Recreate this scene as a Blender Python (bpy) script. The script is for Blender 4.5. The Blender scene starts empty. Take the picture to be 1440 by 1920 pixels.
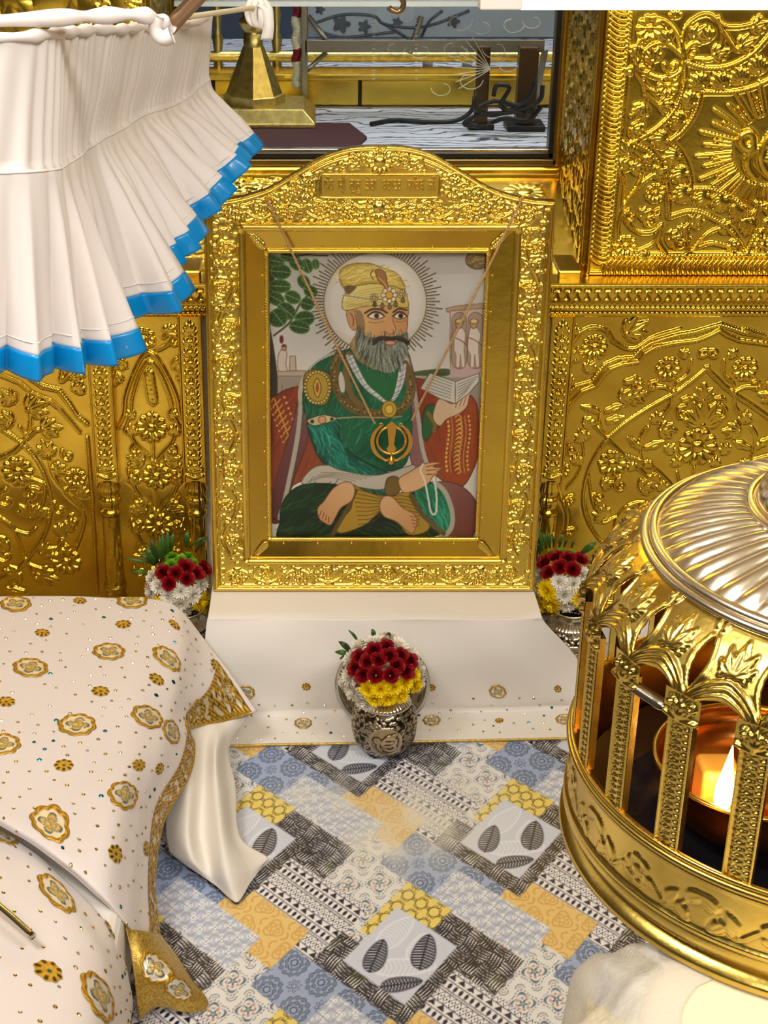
import bpy, math, random
import numpy as np
from mathutils import Vector, Matrix

# ------------------------------------------------------------------ camera
SC = bpy.context.scene
F, PX, PY, PITCH, CAMH = 2880., 590., 960., math.radians(26.), 1.86      # focal length and principal point for the 1440 x 1920 frame
cam_d = bpy.data.cameras.new('camera'); cam = bpy.data.objects.new('camera', cam_d)
SC.collection.objects.link(cam); SC.camera = cam
cam.location = (0, 0, CAMH); cam.rotation_euler = (math.pi/2 - PITCH, 0, 0)
cam_d.sensor_width = 36; cam_d.lens = F/1920*36; cam_d.shift_x = (720-PX)/1920; cam_d.shift_y = (PY-960)/1920
cam_d.clip_start = .02
# ------------------------------------------------------------------ light of the hall
W = bpy.data.worlds.new('world'); SC.world = W; W.use_nodes = True
W.node_tree.nodes['Background'].inputs[0].default_value = (1.0, .95, .88, 1)
W.node_tree.nodes['Background'].inputs[1].default_value = .22
SC.view_settings.view_transform = 'Standard'; SC.view_settings.look = 'None'
SC.view_settings.gamma = 1; SC.view_settings.exposure = -.05; SC.view_settings.use_curve_mapping = False
SC.cycles.use_denoising = True
def area(name, loc, target, sx, sy, power, col=(1, .96, .9)):
    d = bpy.data.lights.new(name, 'AREA'); d.shape = 'RECTANGLE'; d.size = sx; d.size_y = sy; d.energy = power; d.color = col
    o = bpy.data.objects.new(name, d); SC.collection.objects.link(o); o.location = loc
    o.rotation_euler = (Vector(target)-Vector(loc)).to_track_quat('-Z', 'Y').to_euler()
    return o
area('hall_ceiling_light', (-1.2, .7, 3.3), (-.2, 2.6, .3), 1.2, .5, 62)
area('hall_ceiling_light', (1.5, .3, 3.3), (.4, 2.8, .4), 1.2, .5, 56)
area('hall_ceiling_light', (.1, -1.6, 3.2), (.1, 2.8, .4), 2.2, .5, 66)
area('inner_room_light', (.5, 4.6, 2.9), (.4, 4.3, 1.0), 1.6, .6, 36, (.95, .97, 1))

# ------------------------------------------------------------------ photograph pixel -> place on a known plane
_c, _s = math.cos(PITCH), math.sin(PITCH)
def ray(u, v):
    a = (np.asarray(u, float)-PX)/F; b = (np.asarray(v, float)-PY)/F
    return np.stack([a, _c-b*_s, -_s-b*_c], -1)
EYE = np.array([0, 0, CAMH])
def at_z(u, v, z):
    d = ray(u, v); t = (np.asarray(z, float)-CAMH)/d[..., 2]; return d*t[..., None]+EYE
def at_y(u, v, y):
    d = ray(u, v); t = np.asarray(y, float)/d[..., 1]; return d*t[..., None]+EYE
def proj(p):
    p = np.asarray(p, float); x, y, z = p[..., 0], p[..., 1], p[..., 2]-CAMH
    zc = y*_c-z*_s; dn = -y*_s-z*_c
    return PX+F*x/zc, PY+F*dn/zc

# ------------------------------------------------------------------ mesh helpers
rng = np.random.default_rng(7); random.seed(7)
def setparent(o, parent):
    if parent is not None:
        o.parent = parent; o.matrix_parent_inverse = Matrix.Translation(-parent.location)
def link(name, me, mat, parent=None):
    o = bpy.data.objects.new(name, me); SC.collection.objects.link(o)
    if mat is not None and len(me.materials) == 0: me.materials.append(mat)
    setparent(o, parent); return o
class Bag:
    def __init__(s): s.V = []; s.Q = []; s.T = []; s.G = []; s.C = []; s.n = 0
    def add(s, V, Fc, col=None):
        V = np.asarray(V, float).reshape(-1, 3)
        if isinstance(Fc, np.ndarray):
            (s.Q if Fc.shape[1] == 4 else s.T).append(Fc+s.n)
        else:
            for f in Fc: s.G.append([i+s.n for i in f])
        s.V.append(V); s.n += len(V)
        if col is not None: s.C.append(np.broadcast_to(np.asarray(col, float), (len(V), 3)))
        return s
    def mesh(s, name, smooth=True):
        V = np.concatenate(s.V); loops = []; tot = []
        for a in s.Q: loops.append(a.ravel()); tot.append(np.full(len(a), 4))
        for a in s.T: loops.append(a.ravel()); tot.append(np.full(len(a), 3))
        if s.G: loops.append(np.array([i for f in s.G for i in f])); tot.append(np.array([len(f) for f in s.G]))
        L = np.concatenate(loops).astype(np.int32); N = np.concatenate(tot).astype(np.int32)
        me = bpy.data.meshes.new(name)
        me.vertices.add(len(V)); me.vertices.foreach_set('co', V.astype(np.float32).ravel())
        me.loops.add(len(L)); me.loops.foreach_set('vertex_index', L)
        me.polygons.add(len(N)); st = np.zeros(len(N), np.int32); st[1:] = np.cumsum(N)[:-1]
        me.polygons.foreach_set('loop_start', st)
        me.polygons.foreach_set('use_smooth', np.full(len(N), bool(smooth)))
        me.update(calc_edges=True)
        if s.C:
            C = np.concatenate(s.C); a = me.color_attributes.new('col', 'FLOAT_COLOR', 'POINT')
            a.data.foreach_set('color', np.concatenate([C, np.ones((len(C), 1))], 1).astype(np.float32).ravel())
        return me
    def build(s, name, mat, parent=None, smooth=True): return link(name, s.mesh(name, smooth), mat, parent)
def obj(name, V, Fc, mat, parent=None, smooth=True, col=None): return Bag().add(V, Fc, col).build(name, mat, parent, smooth)
def gridf(nu, nv, wrap=False, mask=None):
    """faces of a grid stored as V[i*nv+j]; i < nu, j < nv (wrap closes i)"""
    i = np.arange(nu if wrap else nu-1); j = np.arange(nv-1)
    I, J = np.meshgrid(i, j, indexing='ij'); I2 = (I+1) % nu
    Fq = np.stack([I*nv+J, I2*nv+J, I2*nv+J+1, I*nv+J+1], -1)
    if mask is not None: return Fq[mask]
    return Fq.reshape(-1, 4)
def tube(path, r, n=8, closed=False, cap=True):
    P = np.asarray(path, float); m = len(P)
    r = np.broadcast_to(np.asarray(r, float), (m,))
    T = np.roll(P, -1, 0)-np.roll(P, 1, 0)
    if not closed: T[0] = P[1]-P[0]; T[-1] = P[-1]-P[-2]
    T /= np.linalg.norm(T, axis=1)[:, None]+1e-12
    up = np.array([0, 0, 1.]) if abs(T[0, 2]) < .9 else np.array([1., 0, 0])
    N = np.zeros_like(P); a = up-T[0]*(up@T[0]); N[0] = a/np.linalg.norm(a)
    for k in range(1, m):
        a = N[k-1]-T[k]*(N[k-1]@T[k]); N[k] = a/(np.linalg.norm(a)+1e-12)
    B = np.cross(T, N); th = np.arange(n)/n*2*np.pi
    V = P[:, None]+r[:, None, None]*(np.cos(th)[None, :, None]*N[:, None]+np.sin(th)[None, :, None]*B[:, None])
    I, J = np.meshgrid(np.arange(m if closed else m-1), np.arange(n), indexing='ij'); I2 = (I+1) % m; J2 = (J+1) % n
    Fq = np.stack([I*n+J, I2*n+J, I2*n+J2, I*n+J2], -1).reshape(-1, 4)
    V = V.reshape(-1, 3); Fq = Fq[:, ::-1]
    if closed or not cap: return V, Fq
    return V, [list(f) for f in Fq]+[list(range(n)), list(range((m-1)*n, m*n))[::-1]]
def lathe(prof, n=64, c=(0, 0, 0), mod=None):
    p = np.asarray(prof, float); th = np.arange(n)/n*2*np.pi
    R = np.broadcast_to(p[None, :, 0], (n, len(p))).copy(); Z = np.broadcast_to(p[None, :, 1], (n, len(p))).copy()
    if mod is not None: R = R*mod(th[:, None], np.arange(len(p))[None, :])
    V = np.stack([c[0]+R*np.cos(th)[:, None], c[1]+R*np.sin(th)[:, None], c[2]+Z], -1).reshape(-1, 3)
    return V, gridf(n, len(p), wrap=True)
def boxm(lo, hi):
    (a, b, c), (d, e, f) = lo, hi
    V = [(a, b, c), (d, b, c), (d, e, c), (a, e, c), (a, b, f), (d, b, f), (d, e, f), (a, e, f)]
    return V, [[0, 3, 2, 1], [4, 5, 6, 7], [0, 1, 5, 4], [1, 2, 6, 5], [2, 3, 7, 6], [3, 0, 4, 7]]
def prism(pts, o, ux, uy, n, d):
    """polygon (local 2-D points) pushed out by d along n"""
    p = np.asarray(pts, float); a = o+p[:, :1]*ux+p[:, 1:2]*uy; b = a+np.asarray(n)*d; k = len(p)
    return np.concatenate([a, b]), [list(range(k))[::-1], list(range(k, 2*k))]+[[i, (i+1) % k, k+(i+1) % k, k+i] for i in range(k)]
def bevel(o, w, seg=2):
    m = o.modifiers.new('bevel', 'BEVEL'); m.width = w; m.segments = seg; m.limit_method = 'ANGLE'; return o
def solid(o, t, off=-1):
    m = o.modifiers.new('solidify', 'SOLIDIFY'); m.thickness = t; m.offset = off; return o
def spline(pts, n=8, closed=False):
    P = np.asarray(pts, float); m = len(P)
    if closed: Q = np.concatenate([P[-1:], P, P[:2]])
    else: Q = np.concatenate([[2*P[0]-P[1]], P, [2*P[-1]-P[-2]]])
    out = []
    t = np.linspace(0, 1, n, endpoint=False)[:, None]
    for k in range(m if closed else m-1):
        a, b, c, d = Q[k], Q[k+1], Q[k+2], Q[k+3]
        out.append(.5*((2*b)+(c-a)*t+(2*a-5*b+4*c-d)*t**2+(3*b-a-3*c+d)*t**3))
    if not closed: out.append(P[-1:])
    return np.concatenate(out)
def dense(ctrl, nu, nv):
    """bicubic surface through a net of control points [row, col, 3] -> [nu, nv, 3]"""
    C = np.asarray(ctrl, float)
    def along(C, n):
        m = len(C); Q = np.concatenate([[2*C[0]-C[1]], C, [2*C[-1]-C[-2]]]); x = np.linspace(0, m-1, n)
        k = np.minimum(x.astype(int), m-2); t = (x-k).reshape((-1,)+(1,)*(C.ndim-1))
        a, b, c, d = Q[k], Q[k+1], Q[k+2], Q[k+3]
        return .5*((2*b)+(c-a)*t+(2*a-5*b+4*c-d)*t**2+(3*b-a-3*c+d)*t**3)
    A = along(C, nu); return np.swapaxes(along(np.swapaxes(A, 0, 1), nv), 0, 1)
def gnormals(S):
    du = np.gradient(S, axis=0); dv = np.gradient(S, axis=1); N = np.cross(du, dv); return N/(np.linalg.norm(N, axis=-1, keepdims=True)+1e-12)
def wob(x, y, f, seed=0, k=6):
    r = np.random.default_rng(seed); h = 0
    for _ in range(k):
        a = r.uniform(0, 6.28); q = f*r.uniform(.6, 1.5); h = h+np.sin(q*(np.cos(a)*x+np.sin(a)*y)+r.uniform(0, 6.28))
    return h/k
def thing(name, label, cat, loc=(0, 0, 0), group=None):
    o = bpy.data.objects.new(name, None); SC.collection.objects.link(o); o.location = loc; o.empty_display_size = .05
    return tag(o, label, cat, group)
def tag(o, label, cat=None, group=None, kind=None):
    o['label'] = label
    if cat: o['category'] = cat
    if group: o['group'] = group
    if kind: o['kind'] = kind
    return o
def struct(o): o['kind'] = 'structure'; return o
def copy_thing(root, loc=None, label=None, group=None, rot=None):
    r = root.copy(); SC.collection.objects.link(r)
    if loc is not None: r.location = loc
    if rot is not None: r.rotation_euler = rot
    if label: r['label'] = label
    if group: r['group'] = group
    for ch in list(root.children):
        c = ch.copy(); SC.collection.objects.link(c); c.parent = r; c.matrix_parent_inverse = ch.matrix_parent_inverse.copy()
        for g in ch.children:
            d = g.copy(); SC.collection.objects.link(d); d.parent = c
    return r

# ------------------------------------------------------------------ materials
def lin(c):
    c = np.asarray(c, float)/255.; return np.where(c <= .04045, c/12.92, ((c+.055)/1.055)**2.4)
MATS = {}
def mat(name, col, rough=.5, metal=0, bump=0, bscale=200, var=0, vscale=20, col2=None, attr=False, sheen=0, sss=0, spec=None, emit=None, alpha=None, trans=0, ior=1.45, coat=0, rvar=0):
    m = bpy.data.materials.new(name); m.use_nodes = True; nt = m.node_tree; b = nt.nodes['Principled BSDF']; L = nt.links
    b.inputs['Base Color'].default_value = (*col, 1); b.inputs['Roughness'].default_value = rough; b.inputs['Metallic'].default_value = metal
    if spec is not None: b.inputs['Specular IOR Level'].default_value = spec
    b.inputs['IOR'].default_value = ior
    if sheen: b.inputs['Sheen Weight'].default_value = sheen
    if coat: b.inputs['Coat Weight'].default_value = coat; b.inputs['Coat Roughness'].default_value = .08
    if sss: b.inputs['Subsurface Weight'].default_value = sss; b.inputs['Subsurface Radius'].default_value = (.01, .008, .006); b.inputs['Subsurface Scale'].default_value = .3
    if emit: b.inputs['Emission Color'].default_value = (*emit[0], 1); b.inputs['Emission Strength'].default_value = emit[1]
    if alpha is not None: b.inputs['Alpha'].default_value = alpha
    if trans: b.inputs['Transmission Weight'].default_value = trans
    co = nt.nodes.new('ShaderNodeTexCoord')
    if attr:
        a = nt.nodes.new('ShaderNodeAttribute'); a.attribute_name = 'col'; L.new(a.outputs['Color'], b.inputs['Base Color'])
    elif var:
        n = nt.nodes.new('ShaderNodeTexNoise'); n.inputs['Scale'].default_value = vscale; n.inputs['Detail'].default_value = 5
        r = nt.nodes.new('ShaderNodeMapRange'); r.inputs['From Min'].default_value = .35; r.inputs['From Max'].default_value = .7
        x = nt.nodes.new('ShaderNodeMix'); x.data_type = 'RGBA'
        x.inputs['A'].default_value = (*col, 1); c2 = col2 if col2 is not None else tuple(np.asarray(col)*(1-var)); x.inputs['B'].default_value = (*c2, 1)
        L.new(co.outputs['Object'], n.inputs['Vector']); L.new(n.outputs['Fac'], r.inputs['Value']); L.new(r.outputs['Result'], x.inputs['Factor']); L.new(x.outputs['Result'], b.inputs['Base Color'])
    if rvar:
        n = nt.nodes.new('ShaderNodeTexNoise'); n.inputs['Scale'].default_value = vscale*1.7; n.inputs['Detail'].default_value = 4
        r = nt.nodes.new('ShaderNodeMapRange'); r.inputs['To Min'].default_value = max(0, rough-rvar); r.inputs['To Max'].default_value = rough+rvar
        L.new(co.outputs['Object'], n.inputs['Vector']); L.new(n.outputs['Fac'], r.inputs['Value']); L.new(r.outputs['Result'], b.inputs['Roughness'])
    if bump:
        n = nt.nodes.new('ShaderNodeTexNoise'); n.inputs['Scale'].default_value = bscale; n.inputs['Detail'].default_value = 3
        p = nt.nodes.new('ShaderNodeBump'); p.inputs['Strength'].default_value = bump; p.inputs['Distance'].default_value = .001
        L.new(co.outputs['Object'], n.inputs['Vector']); L.new(n.outputs['Fac'], p.inputs['Height']); L.new(p.outputs['Normal'], b.inputs['Normal'])
    MATS[name] = m; return m
GOLD = (.80, .56, .065)
gold = mat('gilded_sheet', GOLD, .25, 1, bump=.25, bscale=90, var=.35, vscale=9, col2=(.62, .38, .04), rvar=.08)
gold_flat = mat('plain_gilded_sheet', (.80, .56, .065), .24, 1, bump=.35, bscale=45, var=.3, vscale=6, col2=(.68, .44, .08), rvar=.08)
gold_frame = mat('gilded_frame', (.88, .65, .11), .28, 1, bump=.15, bscale=120, var=.3, vscale=12, col2=(.76, .52, .11), rvar=.06)
brass = mat('lantern_brass', (.68, .50, .12), .27, 1, bump=.2, bscale=150, var=.45, vscale=14, col2=(.50, .34, .07), rvar=.1)
brass_pale = mat('pale_brass', (.74, .66, .53), .26, 1, bump=.1, bscale=100, var=.3, vscale=10, col2=(.70, .56, .34), rvar=.06)
brass_dark = mat('inner_brass', (.62, .36, .07), .3, 1, var=.4, vscale=20)
copper = mat('copper_bowl', (.75, .33, .08), .22, 1, var=.4, vscale=15, col2=(.5, .18, .03))
gold_orange = mat('pendant_gold', (.80, .45, .09), .35, 1)
silver = mat('silver', (.78, .72, .62), .2, 1, bump=.1, bscale=100)
steel = mat('steel', (.62, .60, .55), .18, 1)
steel_dark = mat('dark_steel', (.10, .10, .11), .3, 1)
bronze_dark = mat('dark_bronze', (.10, .06, .03), .35, .7)
silver_attr = mat('oxidised_silver', (.7, .65, .55), .28, .9, attr=True)
white_cloth = mat('white_cotton', lin((228, 221, 212)), .9, 0, bump=.12, bscale=700, sheen=.1)
ivory_cloth = mat('ivory_silk', lin((222, 212, 209)), .62, 0, bump=.1, bscale=600, sheen=.25)
cream_cloth = mat('cream_cloth', lin((226, 211, 176)), .8, 0, bump=.1, bscale=400, sss=.1)
canopy_cloth = mat('canopy_cotton', lin((228, 219, 214)), .8, 0, bump=.08, bscale=500, sheen=.1)
blue_satin = mat('blue_satin', lin((0, 132, 200)), .34, 0, coat=.2)
embroid = mat('embroidery', (.8, .6, .2), .38, .55, attr=True, bump=.5, bscale=900)
gold_thread = mat('gold_thread', (.78, .55, .13), .34, .8, bump=.9, bscale=700, var=.5, vscale=220, col2=(.45, .27, .04))
sequin_m = mat('sequins', (.75, .6, .35), .2, .8, attr=True)
print_m = mat('printed_picture', (.5, .5, .5), .45, 0, attr=True)
vinyl = mat('printed_vinyl', (.5, .5, .5), .34, 0, attr=True, bump=.06, bscale=60)
plaster = mat('white_plaster', lin((235, 230, 220)), .8)
hall_wall = mat('hall_wall', lin((86, 68, 44)), .6, var=.4, vscale=1.2)
hall_ceiling = mat('hall_ceiling', lin((225, 215, 195)), .8)
marble = mat('hall_marble', lin((205, 198, 188)), .25, var=.2, vscale=3)

# ------------------------------------------------------------------ embossed sheet metal: a height field chased with flowers, leaves, scrolls and ropes
class Relief:
    def __init__(s, o, ux, uy, w, h, res):
        s.o = np.asarray(o, float); s.ux = np.asarray(ux, float); s.uy = np.asarray(uy, float); s.n = np.cross(s.ux, s.uy)
        s.w, s.h = w, h; s.nx, s.ny = int(w/res)+1, int(h/res)+1; s.rx, s.ry = w/(s.nx-1), h/(s.ny-1); s.res = res
        s.H = np.zeros((s.nx, s.ny)); s.x = np.linspace(0, w, s.nx); s.y = np.linspace(0, h, s.ny); s.k = 1.
    def uv(s, u, v):
        d = ray(u, v); t = ((s.o-EYE)@s.n)/(d@s.n); p = d*t[..., None]+EYE-s.o; return np.stack([p@s.ux, p@s.uy], -1)
    def zoom(s, x0, y0, sc):
        """pixels measured in an enlarged crop of the photograph -> local metres; sets the size of one crop pixel"""
        def f(pts):
            p = np.asarray(pts, float); return s.uv(x0+p[..., 0]*sc, y0+p[..., 1]*sc)
        return f
    def win(s, x, y, r):
        i0 = max(0, int((x-r)/s.rx)); i1 = min(s.nx, int((x+r)/s.rx)+2); j0 = max(0, int((y-r)/s.ry)); j1 = min(s.ny, int((y+r)/s.ry)+2)
        if i1 <= i0 or j1 <= j0: return None
        return (slice(i0, i1), slice(j0, j1)), s.x[i0:i1, None]-x, s.y[None, j0:j1]-y
    def put(s, sl, h): np.maximum(s.H[sl], h, out=s.H[sl])
    def ball(s, x, y, r, a):
        q = s.win(x, y, r)
        if q: sl, dx, dy = q; s.put(sl, a*np.sqrt(np.clip(1-(dx*dx+dy*dy)/(r*r), 0, 1)))
    def ell(s, x, y, rx, ry, ang, a):
        q = s.win(x, y, max(rx, ry))
        if q:
            sl, dx, dy = q; c, n = math.cos(ang), math.sin(ang); p = (dx*c+dy*n)/rx; t = (dy*c-dx*n)/ry
            s.put(sl, a*np.sqrt(np.clip(1-p*p-t*t, 0, 1)))
    def resample(s, P, d):
        P = np.asarray(P, float); L = np.concatenate([[0], np.cumsum(np.hypot(*np.diff(P, axis=0).T))]); n = max(2, int(L[-1]/d)+1)
        q = np.linspace(0, L[-1], n); return np.stack([np.interp(q, L, P[:, 0]), np.interp(q, L, P[:, 1])], 1)
    def stroke(s, P, w, a, w1=None, smooth=True):
        P = spline(P, 8) if smooth and len(P) > 2 else np.asarray(P, float)
        Q = s.resample(P, max(s.res*.8, w*.4)); m = len(Q)
        for k, (x, y) in enumerate(Q):
            ww = w if w1 is None else w+(w1-w)*k/(m-1); s.ball(x, y, max(ww, s.res*1.1), a*(.4+.6*ww/w))
        return Q
    def leaf(s, x, y, ang, L, Wd, a, lobes=3):
        q = s.win(x+math.cos(ang)*L/2, y+math.sin(ang)*L/2, L*.62)
        if not q: return
        sl, dx, dy = q; dx = dx+math.cos(ang)*L/2; dy = dy+math.sin(ang)*L/2
        c, n = math.cos(ang), math.sin(ang); t = (dx*c+dy*n)/L; b = (dy*c-dx*n)
        tt = np.clip(t, 1e-3, .999); hw = Wd*np.sin(np.pi*tt**.8)**.8*(1+.18*np.sin(lobes*2*np.pi*tt+1)); inside = (t > 0) & (t < 1)
        r = np.abs(b)/np.maximum(hw, 1e-6); h = a*np.sqrt(np.clip(1-r*r, 0, 1))*(.55+.45*np.minimum(1, r*3))*(.7+.3*np.sin(np.pi*tt))
        s.put(sl, np.where(inside & (r < 1), h, 0))
    def fan(s, x, y, ang, L, a, n=5, spread=1.1):
        for k in range(n):
            f = (k-(n-1)/2)/max(1, (n-1)/2); s.leaf(x, y, ang+f*spread, L*(1-.35*abs(f)), L*.17, a*(1-.25*abs(f)), 0)
        s.ball(x, y, L*.13, a)
    def flower(s, x, y, R, a, n=10, rot=0., core=.33):
        q = s.win(x, y, R*1.05)
        if not q: return
        sl, dx, dy = q; r = np.hypot(dx, dy); t = np.arctan2(dy, dx)+rot; m = np.abs(np.cos(n*t/2))
        edge = R*(.80+.20*m**.6); u = np.clip((r-core*R)/(edge-core*R+1e-9), 0, 1)
        h = a*m**.45*np.sqrt(np.clip(1-(2*u-1.05)**2/1.12, 0, 1))*(.55+.45*u); h = np.where((r < edge) & (r > core*R), h, 0)
        c = np.where(r < core*R*.92, a*1.05*np.sqrt(np.clip(1-(r/(core*R))**2, 0, 1)), 0); s.put(sl, np.maximum(h, c))
    def bud(s, x, y, ang, R, a):
        """half-open rosette seen from the side: a ball heart with a ring of short petals on one side"""
        s.ball(x, y, R*.5, a*1.15)
        for k in range(7):
            f = ang+(k-3)*.42; s.ell(x+math.cos(f)*R*.78, y+math.sin(f)*R*.78, R*.27, R*.15, f, a)
    def spiral(s, x, y, r, ang, turns, d, w, a):
        t = np.linspace(0, 1, int(14*turns)+4); rr = r*(1-.85*t); th = ang+d*2*np.pi*turns*t
        s.stroke(np.stack([x+rr*np.cos(th), y+rr*np.sin(th)], 1), w, a, w*.8); s.ball(x, y, w*1.7, a*1.2)
    def rope(s, P, w, a, pitch=None, core=True, smooth=False):
        P = spline(P, 8) if smooth and len(P) > 2 else np.asarray(P, float)
        if core: s.stroke(P, w, a*.6, smooth=False)
        Q = s.resample(P, pitch or w*1.3); T = np.gradient(Q, axis=0)
        for (x, y), (tx, ty) in zip(Q, T): s.ell(x, y, w*1.25, w*.48, math.atan2(ty, tx)+.85, a)
    def beads(s, P, r, a, pitch):
        for x, y in s.resample(P, pitch): s.ball(x, y, r, a)
    def gadroon(s, P, w, a, pitch, sl=.9):
        Q = s.resample(P, pitch); T = np.gradient(Q, axis=0)
        for (x, y), (tx, ty) in zip(Q, T):
            l = math.hypot(tx, ty); tx /= l; ty /= l; nx, ny = -ty, tx; p = []
            for k in np.linspace(-1, 1, 7): p.append((x+nx*w*k+tx*sl*w*(.45*k+.35*k*k), y+ny*w*k+ty*sl*w*(.45*k+.35*k*k)))
            s.stroke(p, pitch*.46, a, pitch*.30)
    def vine(s, P, w, n, a, flowers=True, seed=1):
        """dense scrolling vine with rosettes along a centre line P, band half-width w, n turns"""
        r = np.random.default_rng(seed); P = np.asarray(P, float); Q = s.resample(P, w*.08); m = len(Q); T = np.gradient(Q, axis=0); T /= np.linalg.norm(T, axis=1)[:, None]
        N = np.stack([-T[:, 1], T[:, 0]], 1); t = np.linspace(0, n*np.pi, m)
        s.stroke(Q+N*(np.sin(t)*w*.55)[:, None], w*.085, a*.8, smooth=False)
        for k in range(n):
            i = min(m-1, int((k+.5)/n*m)); sg = 1 if k % 2 == 0 else -1; c = Q[i]-N[i]*w*.12*sg; ang = math.atan2(N[i, 1]*sg, N[i, 0]*sg)
            if flowers: s.flower(c[0], c[1], w*.50, a*1.15, 9, r.uniform(0, 1), .42); s.ball(c[0], c[1], w*.2, a*1.5)
            s.spiral(c[0], c[1], w*.74, ang+2.6*sg, .52, sg, w*.10, a*.9); i2 = min(m-1, int((k+1.)/n*m)); q = Q[i2]; tg = math.atan2(T[i2, 1], T[i2, 0])
            for e in (-1, 1):
                for f in (.55, 1.0, 1.5): s.leaf(q[0], q[1], tg+e*f+(math.pi if (k+e) % 2 else 0), w*(.85-.22*f), w*.15, a*.95, 2)
            o2 = c+N[i]*w*.78*sg; s.fan(o2[0], o2[1], ang+math.pi*.5, w*.34, a*.8, 3, .5); s.fan(o2[0], o2[1], ang-math.pi*.5, w*.34, a*.8, 3, .5)
        s.fill(Q, w, w*.42, a*.5, r)
    def fill(s, Q, w, L, a, r, tries=None):
        for k in range(tries or len(Q)*2):
            q = Q[r.integers(len(Q))]+r.uniform(-.9, .9, 2)*w
            i, j = int(q[0]/s.rx), int(q[1]/s.ry)
            if 0 <= i < s.nx and 0 <= j < s.ny:
                e = max(1, int(L*.2/s.res)); sub = s.H[max(0, i-e):i+e+1, max(0, j-e):j+e+1]
                if sub.size and sub.max() < a*.12: s.leaf(q[0]-L*.4, q[1], r.uniform(-.7, .7)+r.integers(2)*3.14, L, L*.24, a*.85, 2)
    def box(s, x0, y0, x1, y1, a, edge=.003):
        X, Y = np.meshgrid(s.x, s.y, indexing='ij'); d = np.minimum(np.minimum(X-x0, x1-X), np.minimum(Y-y0, y1-Y)); s.H = np.maximum(s.H, a*np.clip(d/edge+.5, 0, 1))
    def blur(s, A, k):
        for ax in (0, 1):
            for _ in range(2):
                p = np.pad(A, [(k, k) if q == ax else (0, 0) for q in (0, 1)], mode='edge'); c = np.cumsum(p, axis=ax)
                z = np.zeros_like(np.take(c, [0], axis=ax)); c = np.concatenate([z, c], axis=ax); n = A.shape[ax]
                A = (np.take(c, np.arange(2*k+1, 2*k+1+n), axis=ax)-np.take(c, np.arange(n), axis=ax))/(2*k+1)
        return A
    def finish(s, groove=.0020, dent=.0006, f=18, seed=3):
        m = (s.H > 1e-4).astype(float); b = s.blur(m, max(1, int(.0022/s.res)))
        s.H = s.H-groove*np.clip(b*2.2, 0, 1)*(1-m)
        X, Y = np.meshgrid(s.x, s.y, indexing='ij'); s.H = s.H+dent*wob(X, Y, f*3, seed, 8); return s
    def verts(s, add=None):
        H = s.H if add is None else s.H+add
        return (s.o+s.x[:, None, None]*s.ux+s.y[None, :, None]*s.uy+H[..., None]*s.n).reshape(-1, 3)
    def part(s, name, m, parent=None, mask=None, add=None):
        if mask is None: return obj(name, s.verts(add), gridf(s.nx, s.ny), m, parent)
        V = s.verts(add); Fq = gridf(s.nx, s.ny, mask=mask); ids = np.unique(Fq); mp = np.full(len(V), -1); mp[ids] = np.arange(len(ids))
        return obj(name, V[ids], mp[Fq], m, parent)
# the two-letter emblem drawn on vase and wall panel, in a unit box (y down)
EMB = [[(.16, .47), (.10, .40), (.10, .30), (.17, .25), (.24, .30), (.26, .40), (.22, .48), (.16, .47)], [(.25, .34), (.27, .48), (.22, .62), (.24, .78), (.34, .92)],
       [(.98, .02), (.86, .10), (.68, .12), (.52, .24), (.42, .42), (.40, .62), (.47, .80), (.62, .92), (.80, .93), (.92, .84), (.93, .70), (.82, .62), (.92, .54), (.96, .40), (.88, .27), (.74, .25), (.56, .27)],
       [(.46, .44), (.62, .46), (.80, .44)], [(.44, .64), (.62, .66), (.82, .62)]]

# ------------------------------------------------------------------ the setting
YW, ZC, XR, XL, YWIN = 3.10, .895, .565, -.325, 3.573         # wall face, cornice top, the two sides of the window bay, window plane
XA, XB = -1.6, 2.0
def slab(name, lo, hi, m, parent=None): return obj(name, *boxm(lo, hi), m, parent, smooth=False)
for nm, lo, hi, m in (('ceiling', (-3.2, -3.4, 3.45), (3.4, 5.6, 3.55), hall_ceiling), ('wall_front', (-3.2, -3.5, -.05), (3.4, -3.4, 3.5), hall_wall),
                      ('wall_left', (-3.3, -3.5, -.05), (-3.2, 5.6, 3.5), hall_wall), ('wall_right', (3.4, -3.5, -.05), (3.5, 5.6, 3.5), hall_wall),
                      ('floor_hall', (-3.3, -3.5, -.06), (3.5, 3.3, -.004), marble)):
    struct(slab(nm, lo, hi, m))
wall = struct(slab('wall_back', (-3.2, YW+.012, 0), (3.4, YW+.06, .88), plaster))
wall['label'] = 'gilded embossed wall behind the framed portrait'
ZB, ZT = .10, .815                                            # gilded dado from bottom rail to cornice
def wallrelief(x0, x1, z0, z1, res=.0018, y=YW): return Relief((x0, y, z0), (1, 0, 0), (0, 0, 1), x1-x0, z1-z0, res)
pil_x = [at_y(207, 950, YW)[0], at_y(366, 850, YW)[0], at_y(1034, 850, YW)[0]]
A = .0072
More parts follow.
